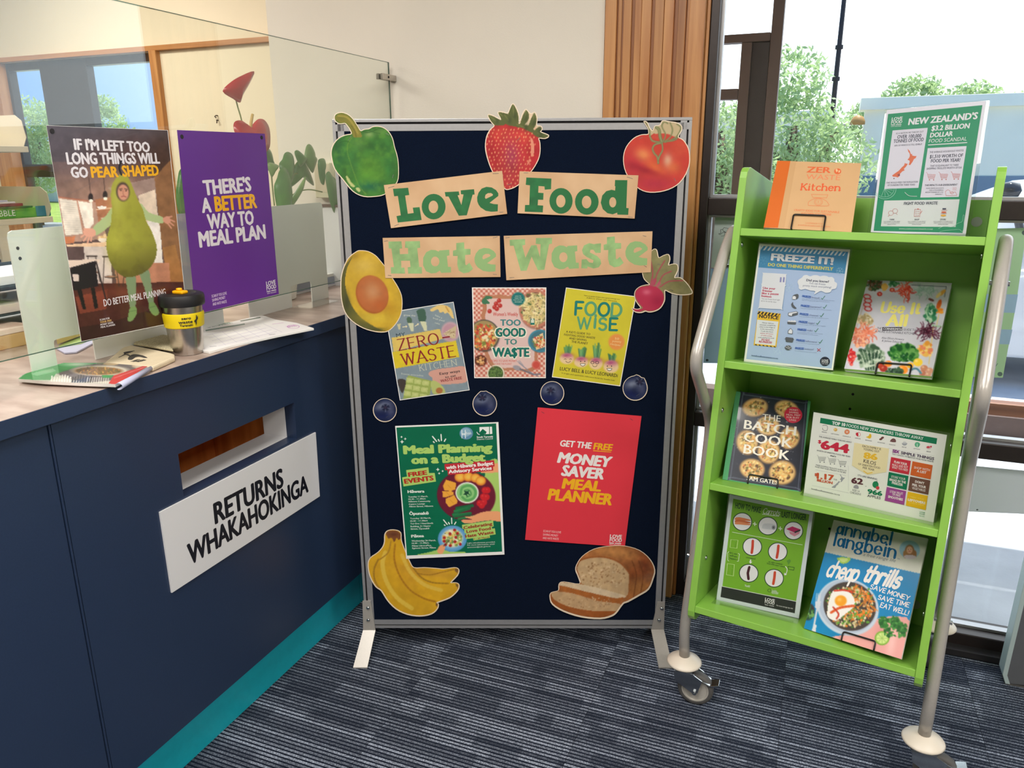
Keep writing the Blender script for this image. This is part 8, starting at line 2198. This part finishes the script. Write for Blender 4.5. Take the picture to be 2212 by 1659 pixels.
# meal planner pad
PZ = ctz + .0065
PF = FZ(PZ)
def slab_px(name, label, cat, pts, th, m_, fr_z, group=None, view=None, bevel=.0008):
    f0 = FZ(fr_z)
    uv = [np.array(f0.p(*q)) for q in pts]; c_ = sum(uv) / len(uv)
    f2 = f0.at(c_[0], c_[1])
    o_ = MB().prism([tuple(q - c_) for q in uv], -th, 0).build(name, m_, fr=f2, bevel=bevel)
    tag(o_, label, cat, group)
    return o_, Art(f2, view or (0, 0, 1), .00006)
o, A = slab_px('meal_planner_pad', 'white meal planner pad with a printed grid beside the steel cup', 'notepad', [(363, 727), (565, 680), (595, 690), (640, 697), (678, 708.5), (600, 724), (500, 746), (452, 759.5), (440, 757)], .0062, PAPER, PZ, view=(330, 620, 3.4324))
g_ = (196, 190, 206)
A.poly([(390, 318), (680, 270), (684, 278), (392, 328)], (130, 150, 138)); A.poly([(645, 250), (795, 222), (802, 230), (655, 256)], (120, 130, 116)); A.text('MEAL PLANNER', (392, 306), (594, 266), 14, (120, 150, 132), bold=.04)
for k in range(5): A.line([(395 + k * 22, 358 + k * 20), (760 + k * 40, 278 + k * 13)], 1.6, g_)
for k in range(6): A.line([(440 + k * 76, 348 - k * 15), (540 + k * 84, 430 - k * 19)], 1.6, g_)
A.ell(1042, 294, 46, 14, (206, 130, 200), 26, hole=.9); A.text('LOVE FOOD', (1010, 300), (1076, 290), 12, (206, 130, 200), bold=.03); A.line([(885, 276), (970, 265)], 3, (226, 196, 220))
A.text('lovefoodhatewaste', (866, 356), (912, 350), 7, (120, 120, 130)); A.text('Notes:', (428, 446), (478, 440), 8, (150, 150, 160))
A.build('lettering', o, INKM)

# folded cotton bag
BGm = mat('cotton_cloth', (222, 206, 176), rough=.85, var=.06, scale=30, bump=.5, bscale=500)
bag = [(1185, 752), (1290, 668), (1380, 590), (1440, 556), (1480, 545), (1535, 560), (1700, 590), (1940, 640), (1985, 655), (1985, 690), (1860, 745), (1735, 800)]
o, A = slab_px('cotton_bag', 'folded natural cotton bag with a black printed bird on the counter', 'bag', [(VN[0] + x / VN[2], VN[1] + y / VN[2]) for x, y in bag], .012, BGm, ctz + .0125, view=VN, bevel=.004)
uvm = [A.map([q])[0] for q in ((1520, 560), (1640, 436), (1700, 430), (1930, 470), (1975, 640), (1700, 590))]
MB().prism([tuple(q) for q in uvm], .0002, .006).build('mesh_panel', mat('cotton_mesh', (208, 196, 160), rough=.9, scale=420, var=.5), parent=o, bevel=.003)
bk = (62, 58, 56)
for k in range(9): A.line(smooth_open([(1500, 690), (1440 - k * 4, 660 - k * 2), (1352 + k * 22, 695 - k * 9)]), 7, bk)
A.poly(smooth_pts([(1455, 720), (1470, 685), (1520, 660), (1600, 668), (1640, 680), (1678, 700), (1640, 702), (1590, 690), (1545, 695), (1520, 712), (1495, 725)], 3), bk)
A.text('zero', (1522, 748), (1600, 722), 26, bk, bold=.05, shear=.2); A.text('waste', (1572, 752), (1664, 728), 26, bk, bold=.05, shear=.2)
A.build('lettering', o, INKM)

# rolled recipe magazine
mgp = [(205, 938), (260, 890), (480, 820), (720, 757), (1170, 758), (1728, 766), (1560, 870), (1310, 1000), (900, 985), (500, 965)]
o, A = slab_px('food_magazine', 'green and red food magazine lying curled at the left of the counter', 'magazine', [(VN[0] + x / VN[2], VN[1] + y / VN[2]) for x, y in mgp], .007, mat('magazine_pages', (222, 218, 212), rough=.5), ctz + .0115, view=VN, bevel=.001)
c = Cv(195, 745, 1740, 1010, 6, (204, 200, 186))
c.poly([(205, 945), (300, 870), (720, 757), (1180, 757), (900, 800), (640, 880), (575, 955)], (44, 150, 74)); c.glow(900, 775, 200, 25, (206, 214, 196), .8); c.glow(520, 850, 120, 20, (120, 190, 130), .8); c.poly([(350, 880), (600, 820), (640, 850), (420, 905)], (170, 206, 170), .6)
c.poly([(640, 880), (900, 800), (1180, 757), (1500, 760), (1560, 830), (1250, 960), (1000, 985), (830, 950)], (108, 100, 104))
c.ell(1140, 850, 320, 62, (70, 60, 60)); c.ell(1140, 846, 325, 60, (226, 218, 200)); c.ell(1120, 850, 275, 46, (140, 96, 56)); c.scatter(1120, 850, 250, 40, 160, 4, 14, [(166, 116, 60), (110, 80, 46), (196, 150, 70), (96, 96, 50)], 3)
c.ell(1260, 770, 90, 14, (196, 170, 130)); c.ell(1600, 790, 100, 34, (196, 176, 150)); c.ell(1610, 790, 80, 24, (216, 200, 180))
for k in range(16): c.poly([(585 + k * 30, 905 + 14 * math.sin(k)), (600 + k * 30, 905 + 14 * math.sin(k)), (590 + k * 30, 985), (572 + k * 30, 980)], (238, 234, 226) if k < 8 else (40, 38, 40))
for k in range(10): c.line([(1000 + k * 26, 925), (985 + k * 27, 990)], 8, (232, 228, 220))
c.poly([(1160, 900), (1300, 895), (1260, 925), (1170, 930)], (40, 150, 80)); c.poly([(1290, 905), (1640, 790), (1640, 765), (1735, 765), (1560, 880), (1320, 1002), (1235, 995)], (206, 40, 46)); c.line([(1300, 930), (1650, 805)], 5, (232, 180, 180))
A.pic(mgp, c, 7); A.build('printed_picture', o, INKG)
q0, q1 = A.map([(1345, 1008)])[0], A.map([(1745, 782)])[0]
dirv = (q1 - q0) / np.linalg.norm(q1 - q0); nv = np.array([dirv[1], -dirv[0]])
V = []; F = []; N_ = 14
for e_, q in enumerate((q0, q1)):
    R_ = .0075 if e_ == 0 else .004
    for k in range(N_ + 1):
        an = math.radians(100 - 215 * k / N_)
        V.append((q[0] + nv[0] * R_ * math.cos(an) * 1.2, q[1] + nv[1] * R_ * math.cos(an) * 1.2, -.0035 + R_ * math.sin(an)))
for k in range(N_): F.append((k, k + 1, N_ + 2 + k, N_ + 1 + k))
cu_ = MB().add(V, F).build('curled_pages', mat('page_back', (176, 180, 206), rough=.4), parent=o, smooth=True, recalc=False)
sm = cu_.modifiers.new('t', 'SOLIDIFY'); sm.thickness = .0012

# ---------------------------------------------------------------- anthurium behind the guard
PLANEA = -1.665
LF = FA(PLANEA)
pot_c = LF.p(600, 520)
pt = empty('anthurium_plant', BF.at(PLANEA - .02, pot_c[0], ctz), 'potted anthurium with red flowers and broad green leaves behind the glass', 'plant')
MB().lathe([(0, 0), (.055, 0), (.060, .004), (.078, .13), (.080, .135), (.074, .135), (.070, .125), (0, .120)], 32).build('pot', mat('white_pot', (226, 226, 220), rough=.3), parent=pt, smooth=2)
LFM = mat('anthurium_leaf', (88, 134, 70), rough=.32, col2=(66, 112, 58), scale=14); LFM2 = mat('anthurium_leaf_pale', (124, 154, 92), rough=.35, col2=(100, 136, 78), scale=14)
RFM = mat('red_spathe', (196, 44, 54), rough=.2, col2=(172, 30, 44), scale=20); STM = mat('plant_stem', (124, 138, 82), rough=.5)
VQ = (560, 300, 10.37)
def lp_(view, x, y, off=0.0):
    q = LF.p(view[0] + x / view[2], view[1] + y / view[2])
    return np.array([off, q[0] - pot_c[0], q[1] - ctz])       # building axes relative to the pot
def leaf(view, pts, off, m_, bulge=.012, name='leaf', tilt=0.0):
    out = smooth_pts(pts, 3)
    P = np.array([lp_(view, x, y) for x, y in out]); c_ = P.mean(0); P = c_ + (P - c_) * 1.07; off += .02
    rad = np.linalg.norm(P - c_, axis=1).max()
    V = []; F = []; n = len(P)
    for k, t in enumerate((1.0, .66, .33)):
        for p_ in P:
            q = c_ + (p_ - c_) * t
            q = q + np.array([off + bulge * (1 - t * t) + tilt * (q[2] - c_[2]), 0, 0])
            V.append(q)
    V.append(c_ + np.array([off + bulge, 0, 0]))
    for r_ in range(2):
        for i in range(n): F.append((r_ * n + i, r_ * n + (i + 1) % n, (r_ + 1) * n + (i + 1) % n, (r_ + 1) * n + i))
    for i in range(n): F.append((2 * n + i, 2 * n + (i + 1) % n, 3 * n))
    o_ = MB().add(V, F).build(name, m_, parent=pt, smooth=True, recalc=False)
    s_ = o_.modifiers.new('t', 'SOLIDIFY'); s_.thickness = .0008
    return o_
leaf(VQ, [(240, 330), (260, 240), (320, 215), (400, 250), (450, 350), (480, 500), (500, 560), (440, 640), (330, 700), (280, 600), (245, 480)], -.03, LFM)
leaf(VQ, [(520, 560), (600, 470), (660, 350), (740, 312), (820, 360), (842, 480), (820, 650), (760, 860), (660, 1030), (580, 900), (520, 700)], -.01, LFM, tilt=-.2)
leaf(VQ, [(190, 580), (250, 540), (400, 590), (420, 640), (330, 760), (280, 850), (220, 720)], .0, LFM2)
leaf(VQ, [(430, 672), (520, 740), (560, 900), (610, 1150), (610, 1350), (560, 1600), (330, 1600), (250, 1300), (230, 1060), (290, 900), (340, 740)], .02, LFM, bulge=.02)
leaf(VQ, [(905, 310), (960, 262), (1040, 310), (1130, 400), (1170, 440), (1090, 560), (1020, 610), (960, 480)], -.02, LFM)
leaf(VQ, [(1195, 280), (1225, 170), (1275, 132), (1340, 180), (1400, 310), (1410, 390), (1450, 460), (1400, 620), (1350, 740), (1260, 620), (1180, 440)], -.03, LFM2)
leaf(VQ, [(1020, 620), (1090, 520), (1180, 440), (1290, 640), (1390, 820), (1480, 1030), (1350, 950), (1220, 860), (1080, 1010), (930, 1100), (980, 850)], -.045, LFM, tilt=.2)
leaf(VQ, [(1370, 520), (1420, 460), (1500, 460), (1535, 540), (1520, 660), (1480, 780), (1500, 1000), (1430, 960), (1385, 760)], -.01, LFM)
leaf(VQ, [(1490, 850), (1560, 760), (1640, 860), (1720, 960), (1750, 1250), (1760, 1500), (1755, 1650), (1680, 1640), (1610, 1480), (1570, 1350), (1520, 1100)], .0, LFM, bulge=.015)
leaf(VQ, [(975, 860), (960, 980), (910, 1130), (800, 1330), (700, 1480), (610, 1490), (640, 1380), (760, 1180), (880, 990)], .01, LFM2)
leaf(VL, [(95, 790), (108, 745), (125, 760), (150, 900), (150, 995), (105, 1000), (85, 900)], .0, LFM)
leaf(VL, [(408, 265), (440, 215), (490, 180), (553, 155), (545, 215), (520, 290), (515, 328), (470, 305)], -.02, RFM, name='flower', tilt=.3)
leaf(VL, [(445, 480), (460, 452), (500, 450), (535, 490), (555, 470), (590, 440), (625, 445), (645, 490), (640, 560), (620, 612), (560, 640), (480, 560), (450, 520)], -.005, RFM, name='flower', tilt=-.2)
def stem(view, pts, off, r_=.0022, name='stem', m_=STM):
    P = [lp_(view, x, y, off) for x, y in smooth_open(pts, 4)]
    MB().tube(P, r_, 8).build(name, m_, parent=pt, smooth=True)
stem(VL, [(495, 220), (515, 330), (545, 440), (560, 560), (600, 760), (660, 980), (690, 1040)], -.025)
stem(VL, [(542, 490), (545, 450), (553, 405)], .012, .0045, 'spadix', mat('spadix', (206, 170, 96), rough=.5))
stem(VQ, [(640, 1600), (620, 1250), (780, 980), (900, 790), (970, 780)], .0); stem(VQ, [(620, 1200), (800, 900), (1010, 600), (1150, 440)], -.02)
stem(VQ, [(820, 1320), (950, 1210), (1130, 1150), (1300, 1140), (1540, 1190)], -.005); stem(VQ, [(960, 1040), (1080, 900), (1220, 830), (1390, 830)], -.04)
stem(VQ, [(560, 1500), (520, 1100), (490, 700), (480, 560)], -.02); stem(VQ, [(640, 1600), (640, 1200), (600, 1000)], -.005)

# ---------------------------------------------------------------- back of the staff side
WF = FB(WB)
q0, q1 = WF.p(687, 352), WF.p(727, 427)
wbx = empty('wall_box', BF.at(q0[0], WB, q1[1]), 'small cream box fixed to the wall behind the anthurium', 'wall box')
MB().box(0, q1[0] - q0[0], -.03, -.0005, 0, q0[1] - q1[1]).build('housing', mat('cream_box', (222, 216, 186), rough=.5), parent=wbx, bevel=.003)
MB().box(.004, q1[0] - q0[0] - .004, -.031, -.030, .02, q0[1] - q1[1] - .004).build('cover', WALLC, parent=wbx, bevel=.001)
q0 = WF.p(693, 445)
dsk = empty('wall_cabinet', BF.at(q0[0] - .02, WB, 0), 'white cabinet against the wall beyond the counter', 'cabinet')
MB().box(0, .42, -.05, -.0005, 1.0, q0[1]).build('body', WHLAM, parent=dsk)
MB().box(-.004, .424, -.055, -.0004, q0[1], q0[1] + .008).build('top', BRONZEO, parent=dsk)
FC = FB(3.3)
qh = FC.p(471, 257)
hk = empty('wall_hook', BF.at(qh[0], 3.3, qh[1]), 'tiny double hook on the cream wall beyond the glass', 'hook')
MB().tube([(0, 0, .016), (0, -.012, .016), (-.006, -.016, .012), (0, -.012, .004)], .003, 8).build('upper_hook', DARKGAP, parent=hk)
MB().tube([(0, 0, -.006), (0, -.012, -.006), (.006, -.016, -.012), (0, -.012, -.02)], .003, 8).build('lower_hook', DARKGAP, parent=hk)

# library shelving end at the far left
SA = -2.62
SFm = FA(SA)
us0 = SFm.p(58, 300)[0]
shl = empty('library_shelving', BF.at(SA, us0, 0), 'cream steel library shelving with slotted uprights at the far left', 'shelving')
zs = [SFm.p(50, 316)[1], SFm.p(75, 470)[1], SFm.p(75, 470)[1] - .33, .45, .12]
for k, z_ in enumerate(zs):
    m = MB().box(-.42, 0, -.72, .0 + .05 * min(k, 1), z_ - .02, z_).build('shelf', BEIGE, parent=shl, bevel=.002)
    e_ = .05 * min(k, 1)
    br_ = [(-.36, 0), (-.02, 0), (0, .03), (-.01, .085), (-.04, .105), (-.36, .105)]
    vs = [(x, e_ - .002, z_ + z) for x, z in br_] + [(x, e_, z_ + z) for x, z in br_]
    n = len(br_)
    MB().add(vs, [tuple(range(n)), tuple(range(2 * n - 1, n - 1, -1))] + [(i, (i + 1) % n, n + (i + 1) % n, n + i) for i in range(n)]).build('end_bracket', BEIGE, parent=shl)
MB().box(-.46, -.425, -.72, .09, 0, 2.0).build('back_panel', BEIGE, parent=shl)
up = MB().box(-.46, -.42, .0901, .125, 0, 2.05).build('upright', BEIGE, parent=shl)
sl = MB()
for k in range(58): sl.box(-.4195, -.4188, .095, .102, .1 + k * .033, .118 + k * .033).box(-.4195, -.4188, .110, .117, .1 + k * .033, .118 + k * .033)
tag(sl.build('slot', DARKGAP, parent=up), kind='stuff')
# boxed word game and papers on the second shelf
q = SFm.p(45, 448)
gb = empty('board_game_box', BF.at(SA - .2, us0 - .18, zs[1]), 'green board game box lying on the second library shelf', 'game box')
zg = SFm.p(50, 452)[1] - zs[1]
MB().box(-.18, .17, -.24, .245, .0, .034).build('box_base', mat('game_green', (46, 130, 52), rough=.35, col2=(110, 176, 50), scale=18), parent=gb, bevel=.001)
MB().box(-.181, .171, -.241, .18, .0345, .040).build('box_lid', mat('game_lid', (30, 96, 50), rough=.4), parent=gb)
MB().box(.1705, .1712, .19, .246, .002, .038).build('blue_corner', mat('game_blue', (40, 120, 150), rough=.4), parent=gb)
tl = text_mesh('SCRABBLE', 0.0, 2)
v_ = tl[0]; sc_ = .020 / .69
Vg = [(.1718, (x - v_[:, 0].max()) * sc_ + .11, y * sc_ + .009) for x, y in v_]
MB().add(Vg, tl[1]).build('lettering', WHLAM, parent=gb, recalc=False)
for k, (dz, col_) in enumerate(((.0402, (120, 50, 66)), (.050, (226, 226, 232)), (.056, (196, 196, 216)))):
    o_ = MB().box(-.15, .15 - k * .01, -.2, .17 - .02 * k, 0, .0095 if k == 0 else .0058).build('paper_stack', mat('stack_%d' % k, col_, rough=.6), fr=BF.at(SA - .2, us0 - .19, zs[1] + dz), bevel=.001)
    tag(o_, ('maroon folder on top of the green game box', 'white paper wad on the maroon folder', 'lilac paper wad, topmost above the game box')[k], ('folder', 'paper stack', 'paper stack')[k])
# low white paper bag stack, tan carton and trays on the staff side of the worktop
def blk(name, label, cat, px0, px1, depth, h, m_, dz=0.0, grp=None, bev=.003):
    a0, b0 = on_ct(*px0); a1, b1 = on_ct(*px1)
    o_ = empty(name, BF.at(a0 - depth / 2, (b0 + b1) / 2, ctz + dz), label, cat, grp)
    return o_, abs(b1 - b0) / 2
t_, hb = blk('tan_carton', 'flat tan cardboard carton on the worktop behind the near guard', 'carton', (-30, 765), (118, 745), .26, .05, None)
MB().box(-.13, .13, -hb, hb, 0, .035).build('base', mat('tan_card', (206, 170, 116), rough=.7, var=.08), parent=t_, bevel=.002)
MB().box(-.131, .131, -hb - .001, hb + .001, .0352, .050).build('lid', mat('pink_card', (214, 178, 160), rough=.6, col2=(232, 214, 200), scale=12), parent=t_, bevel=.002)
t_, hb = blk('letter_tray', 'dark desk letter tray behind the tan carton', 'letter tray', (-60, 740), (90, 716), .30, .05, None)
t_.matrix_world = BF.at(-2.02, on_ct(20, 740)[1] + .1, ctz).mat4()
for z_ in (0, .07, .14):
    MB().box(-.12, .12, -.16, .16, z_, z_ + .004).box(-.12, .12, .156, .16, z_, z_ + .035).box(-.12, .12, -.16, -.156, z_, z_ + .035).box(-.12, -.116, -.156, .156, z_, z_ + .035).build('tray', mat('dark_tray_%d' % int(z_ * 100), (48, 62, 70), rough=.4), parent=t_)
for sx, sy in ((-.115, -.155), (-.115, .155), (.115, -.155), (.115, .155)):
    MB().tube([(sx, sy, 0), (sx, sy, .17)], .004, 8).build('post', BLACKW, parent=t_)
for k, (z_, lab) in enumerate(((.005, 'white papers in the lowest level of the dark letter tray'), (.075, 'pinkish papers in the middle level of the dark letter tray'), (.145, 'white papers on the top level of the dark letter tray'))):
    o_ = MB().box(-.105, .112, -.145, .145, 0, .022).build('paper_stack', mat('tray_paper_%d' % k, [(226, 228, 232), (214, 200, 194), (232, 236, 240)][k], rough=.6), fr=Frame(np.array(t_.matrix_world.translation) + ZX * z_, MX, CX), bevel=.001)
    tag(o_, lab, 'paper stack')
def flat_px(name, label, cat, pts, th, m_, z):
    o_, _ = slab_px(name, label, cat, pts, th, m_, z)
    return o_
flat_px('lilac_papers', 'lilac papers on the worktop under the near guard', 'papers', [(122, 752), (200, 722), (212, 735), (165, 760), (140, 762)], .004, mat('lilac_paper', (186, 188, 214), rough=.6), ctz + .0045)
flat_px('green_leaflet', 'pale green leaflet lying on the lilac papers', 'leaflet', [(126, 746), (205, 714), (240, 716), (175, 742), (130, 750)], .0012, mat('green_leaflet', (180, 206, 130), rough=.6), ctz + .0060)
flat_px('tan_book', 'tan closed book on the worktop seen under the near guard', 'book', [(122, 734), (205, 704), (215, 690), (130, 712)], .012, mat('tan_book', (206, 178, 120), rough=.6), ctz + .0225)
for k, (z_, g_c, lab) in enumerate(((.008, (206, 208, 212), 'grey booklet at the bottom of the paper pile beside the board'), (.034, (150, 156, 178), 'thick grey wad of papers in the pile beside the board'), (.046, (232, 230, 226), 'white drawing pad on top of the pile beside the board'))):
    a0, b0 = -1.80, 2.26
    o_ = MB().box(-.12 + k * .004, .12 - k * .003, -.15, .15, 0, (.0076, .0256, .0116)[k]).build('paper_stack', mat('pile_%d' % k, g_c, rough=.6), fr=BF.at(a0, b0, ctz + z_ - (.0076, .0256, .0116)[k]), bevel=.001)
    tag(o_, lab, 'paper stack')
    if k == 2:
        pd = MB()
        for j in range(7):
            pd.tube([(-.06 + .02 * j, -.06 + .03 * math.sin(j), .0118), (-.05 + .02 * j, .0 + .02 * math.cos(j * 2), .0118), (-.03 + .02 * j, .05, .0118)], .0007, 5)
        pd.build('pencil_sketch', DARKGAP, parent=o_)

# ---------------------------------------------------------------- notices stuck on the window
NF = FB(2.4838)
def notice(name, label, pts, m_, view=(0, 0, 1)):
    o_, A_2 = sheet(name, label, 'notice', NF, view, pts, .0003, m_, group='notices on the window')
    return o_, A_2
o, A = notice('camera_notice', 'grey security camera notice on the window left of the trolley', [(1545, 467), (1652, 468), (1640, 579), (1536, 578)], mat('notice_grey', (196, 206, 206), rough=.6))
A.view = (1460, 340, 5.529)
ol = (60, 66, 66)
A.line([(560, 860), (575, 838), (670, 858), (664, 918), (620, 915), (566, 880), (560, 860)], 5, ol); A.line([(620, 915), (625, 880), (668, 866)], 4, ol); A.line([(566, 880), (610, 900)], 4, ol)
A.line(smooth_open([(560, 860), (535, 865), (535, 905), (512, 912), (530, 922), (548, 905), (580, 890)]), 5, ol); A.line([(585, 890), (580, 935), (540, 940)], 4, ol); A.poly([(590, 1085), (650, 1085), (650, 1120), (610, 1120)], (60, 120, 190))
A.text('CAMERAS', (560, 1145), (640, 1147), 11, ol); A.text('IN USE', (565, 1165), (640, 1167), 9, ol); A.text('24 HOURS', (560, 1212), (640, 1214), 13, ol, bold=.03)
A.build('lettering', o, INKM)
o, A = notice('blue_notice', 'pale blue sheet on the window below the camera notice', [(1535, 580), (1640, 581), (1618, 786), (1519, 784)], mat('notice_blue', (168, 196, 236), rough=.6))
A.ell(1527.5, 778, 3, 2.6, (50, 60, 70), 14); A.build('lettering', o, INKM)
o, A = notice('lettered_notice', 'pale green sheet with mirrored letters on the window right of the trolley', [(2060, 496), (2218, 492), (2195, 657), (2166, 816), (2030, 812)], mat('notice_green', (170, 206, 168), rough=.6))
A.poly([(2050, 634), (2199, 636), (2192, 676), (2045, 672)], (156, 186, 220)); A.poly([(2044, 708), (2187, 712), (2180, 744), (2040, 740)], (156, 186, 220))
gk = (84, 104, 110)
A.line([(2168, 646), (2166, 664), (2160, 663), (2159, 656), (2166, 655), (2160, 653), (2161, 646), (2168, 646)], 1.1, gk); A.line([(2156, 702), (2153, 720)], 1.1, gk); A.line([(2156, 702), (2146, 703)], 1.1, gk); A.line([(2155, 710), (2148, 710)], 1.1, gk)
A.line([(2156, 749), (2144, 749)], 1.1, gk); A.line([(2150, 749), (2148, 766)], 1.1, gk); A.line([(2155, 785), (2146, 799), (2143, 785)], 1.1, gk); A.line(smooth_open([(2140, 790), (2135, 792), (2138, 797), (2133, 799)]), 1.1, gk); A.ell(2160, 808, 5.5, 4.8, (90, 110, 108), 18); A.ell(2214, 503, 7, 5.5, (90, 110, 108), 18)
A.build('lettering', o, INKM)
o, A = notice('white_notice', 'blank white sheet on the lower window pane right of the trolley', [(2082, 1004), (2270, 1022), (2262, 1112), (2070, 1104)], mat('notice_white', (206, 214, 224), rough=.6))
A.ell(2111, 1101, 2.4, 1.6, (80, 90, 100), 12); A.build('lettering', o, INKM)

# ---------------------------------------------------------------- brushed metal stand at the right edge
SFR = FB(2.295)
P = [SFR.p(*q) for q in ((2170, 1484), (2165.5, 1457), (2210, 1267), (2232, 1170), (2400, 1176), (2390, 1500))]
ms = empty('metal_stand', BF.at(P[0][0], 2.295, 0), 'grey metal stand with a pale edge at the right by the window', 'stand')
zmin = min(p_[1] for p_ in P)
P = [(x - P[0][0], max(z, .004)) for x, z in P]
def slabx(nm, pts, y0, y1, m_):
    n = len(pts); vs = [(x, y0, z) for x, z in pts] + [(x, y1, z) for x, z in pts]
    return MB().add(vs, [tuple(range(n)), tuple(range(2 * n - 1, n - 1, -1))] + [(i, (i + 1) % n, n + (i + 1) % n, n + i) for i in range(n)]).build(nm, m_, parent=ms, bevel=.001)
slabx('side_sheet', [(x + .012, z) for x, z in P], 0.003, .05, mat('grey_metal', (120, 122, 126), rough=.4, metal=.5, var=.05))
slabx('pale_edge', [P[0], P[1], P[2], P[3], (P[3][0] + .012, P[3][1]), (P[2][0] + .012, P[2][1]), (P[1][0] + .012, P[1][1]), (P[0][0] + .012, P[0][1])], -.001, .052, mat('pale_edge', (196, 214, 214), rough=.4, metal=.3))
MB().box(.0, .25, .002, .05, 0, .004).build('floor_pad', RUBBER, parent=ms)
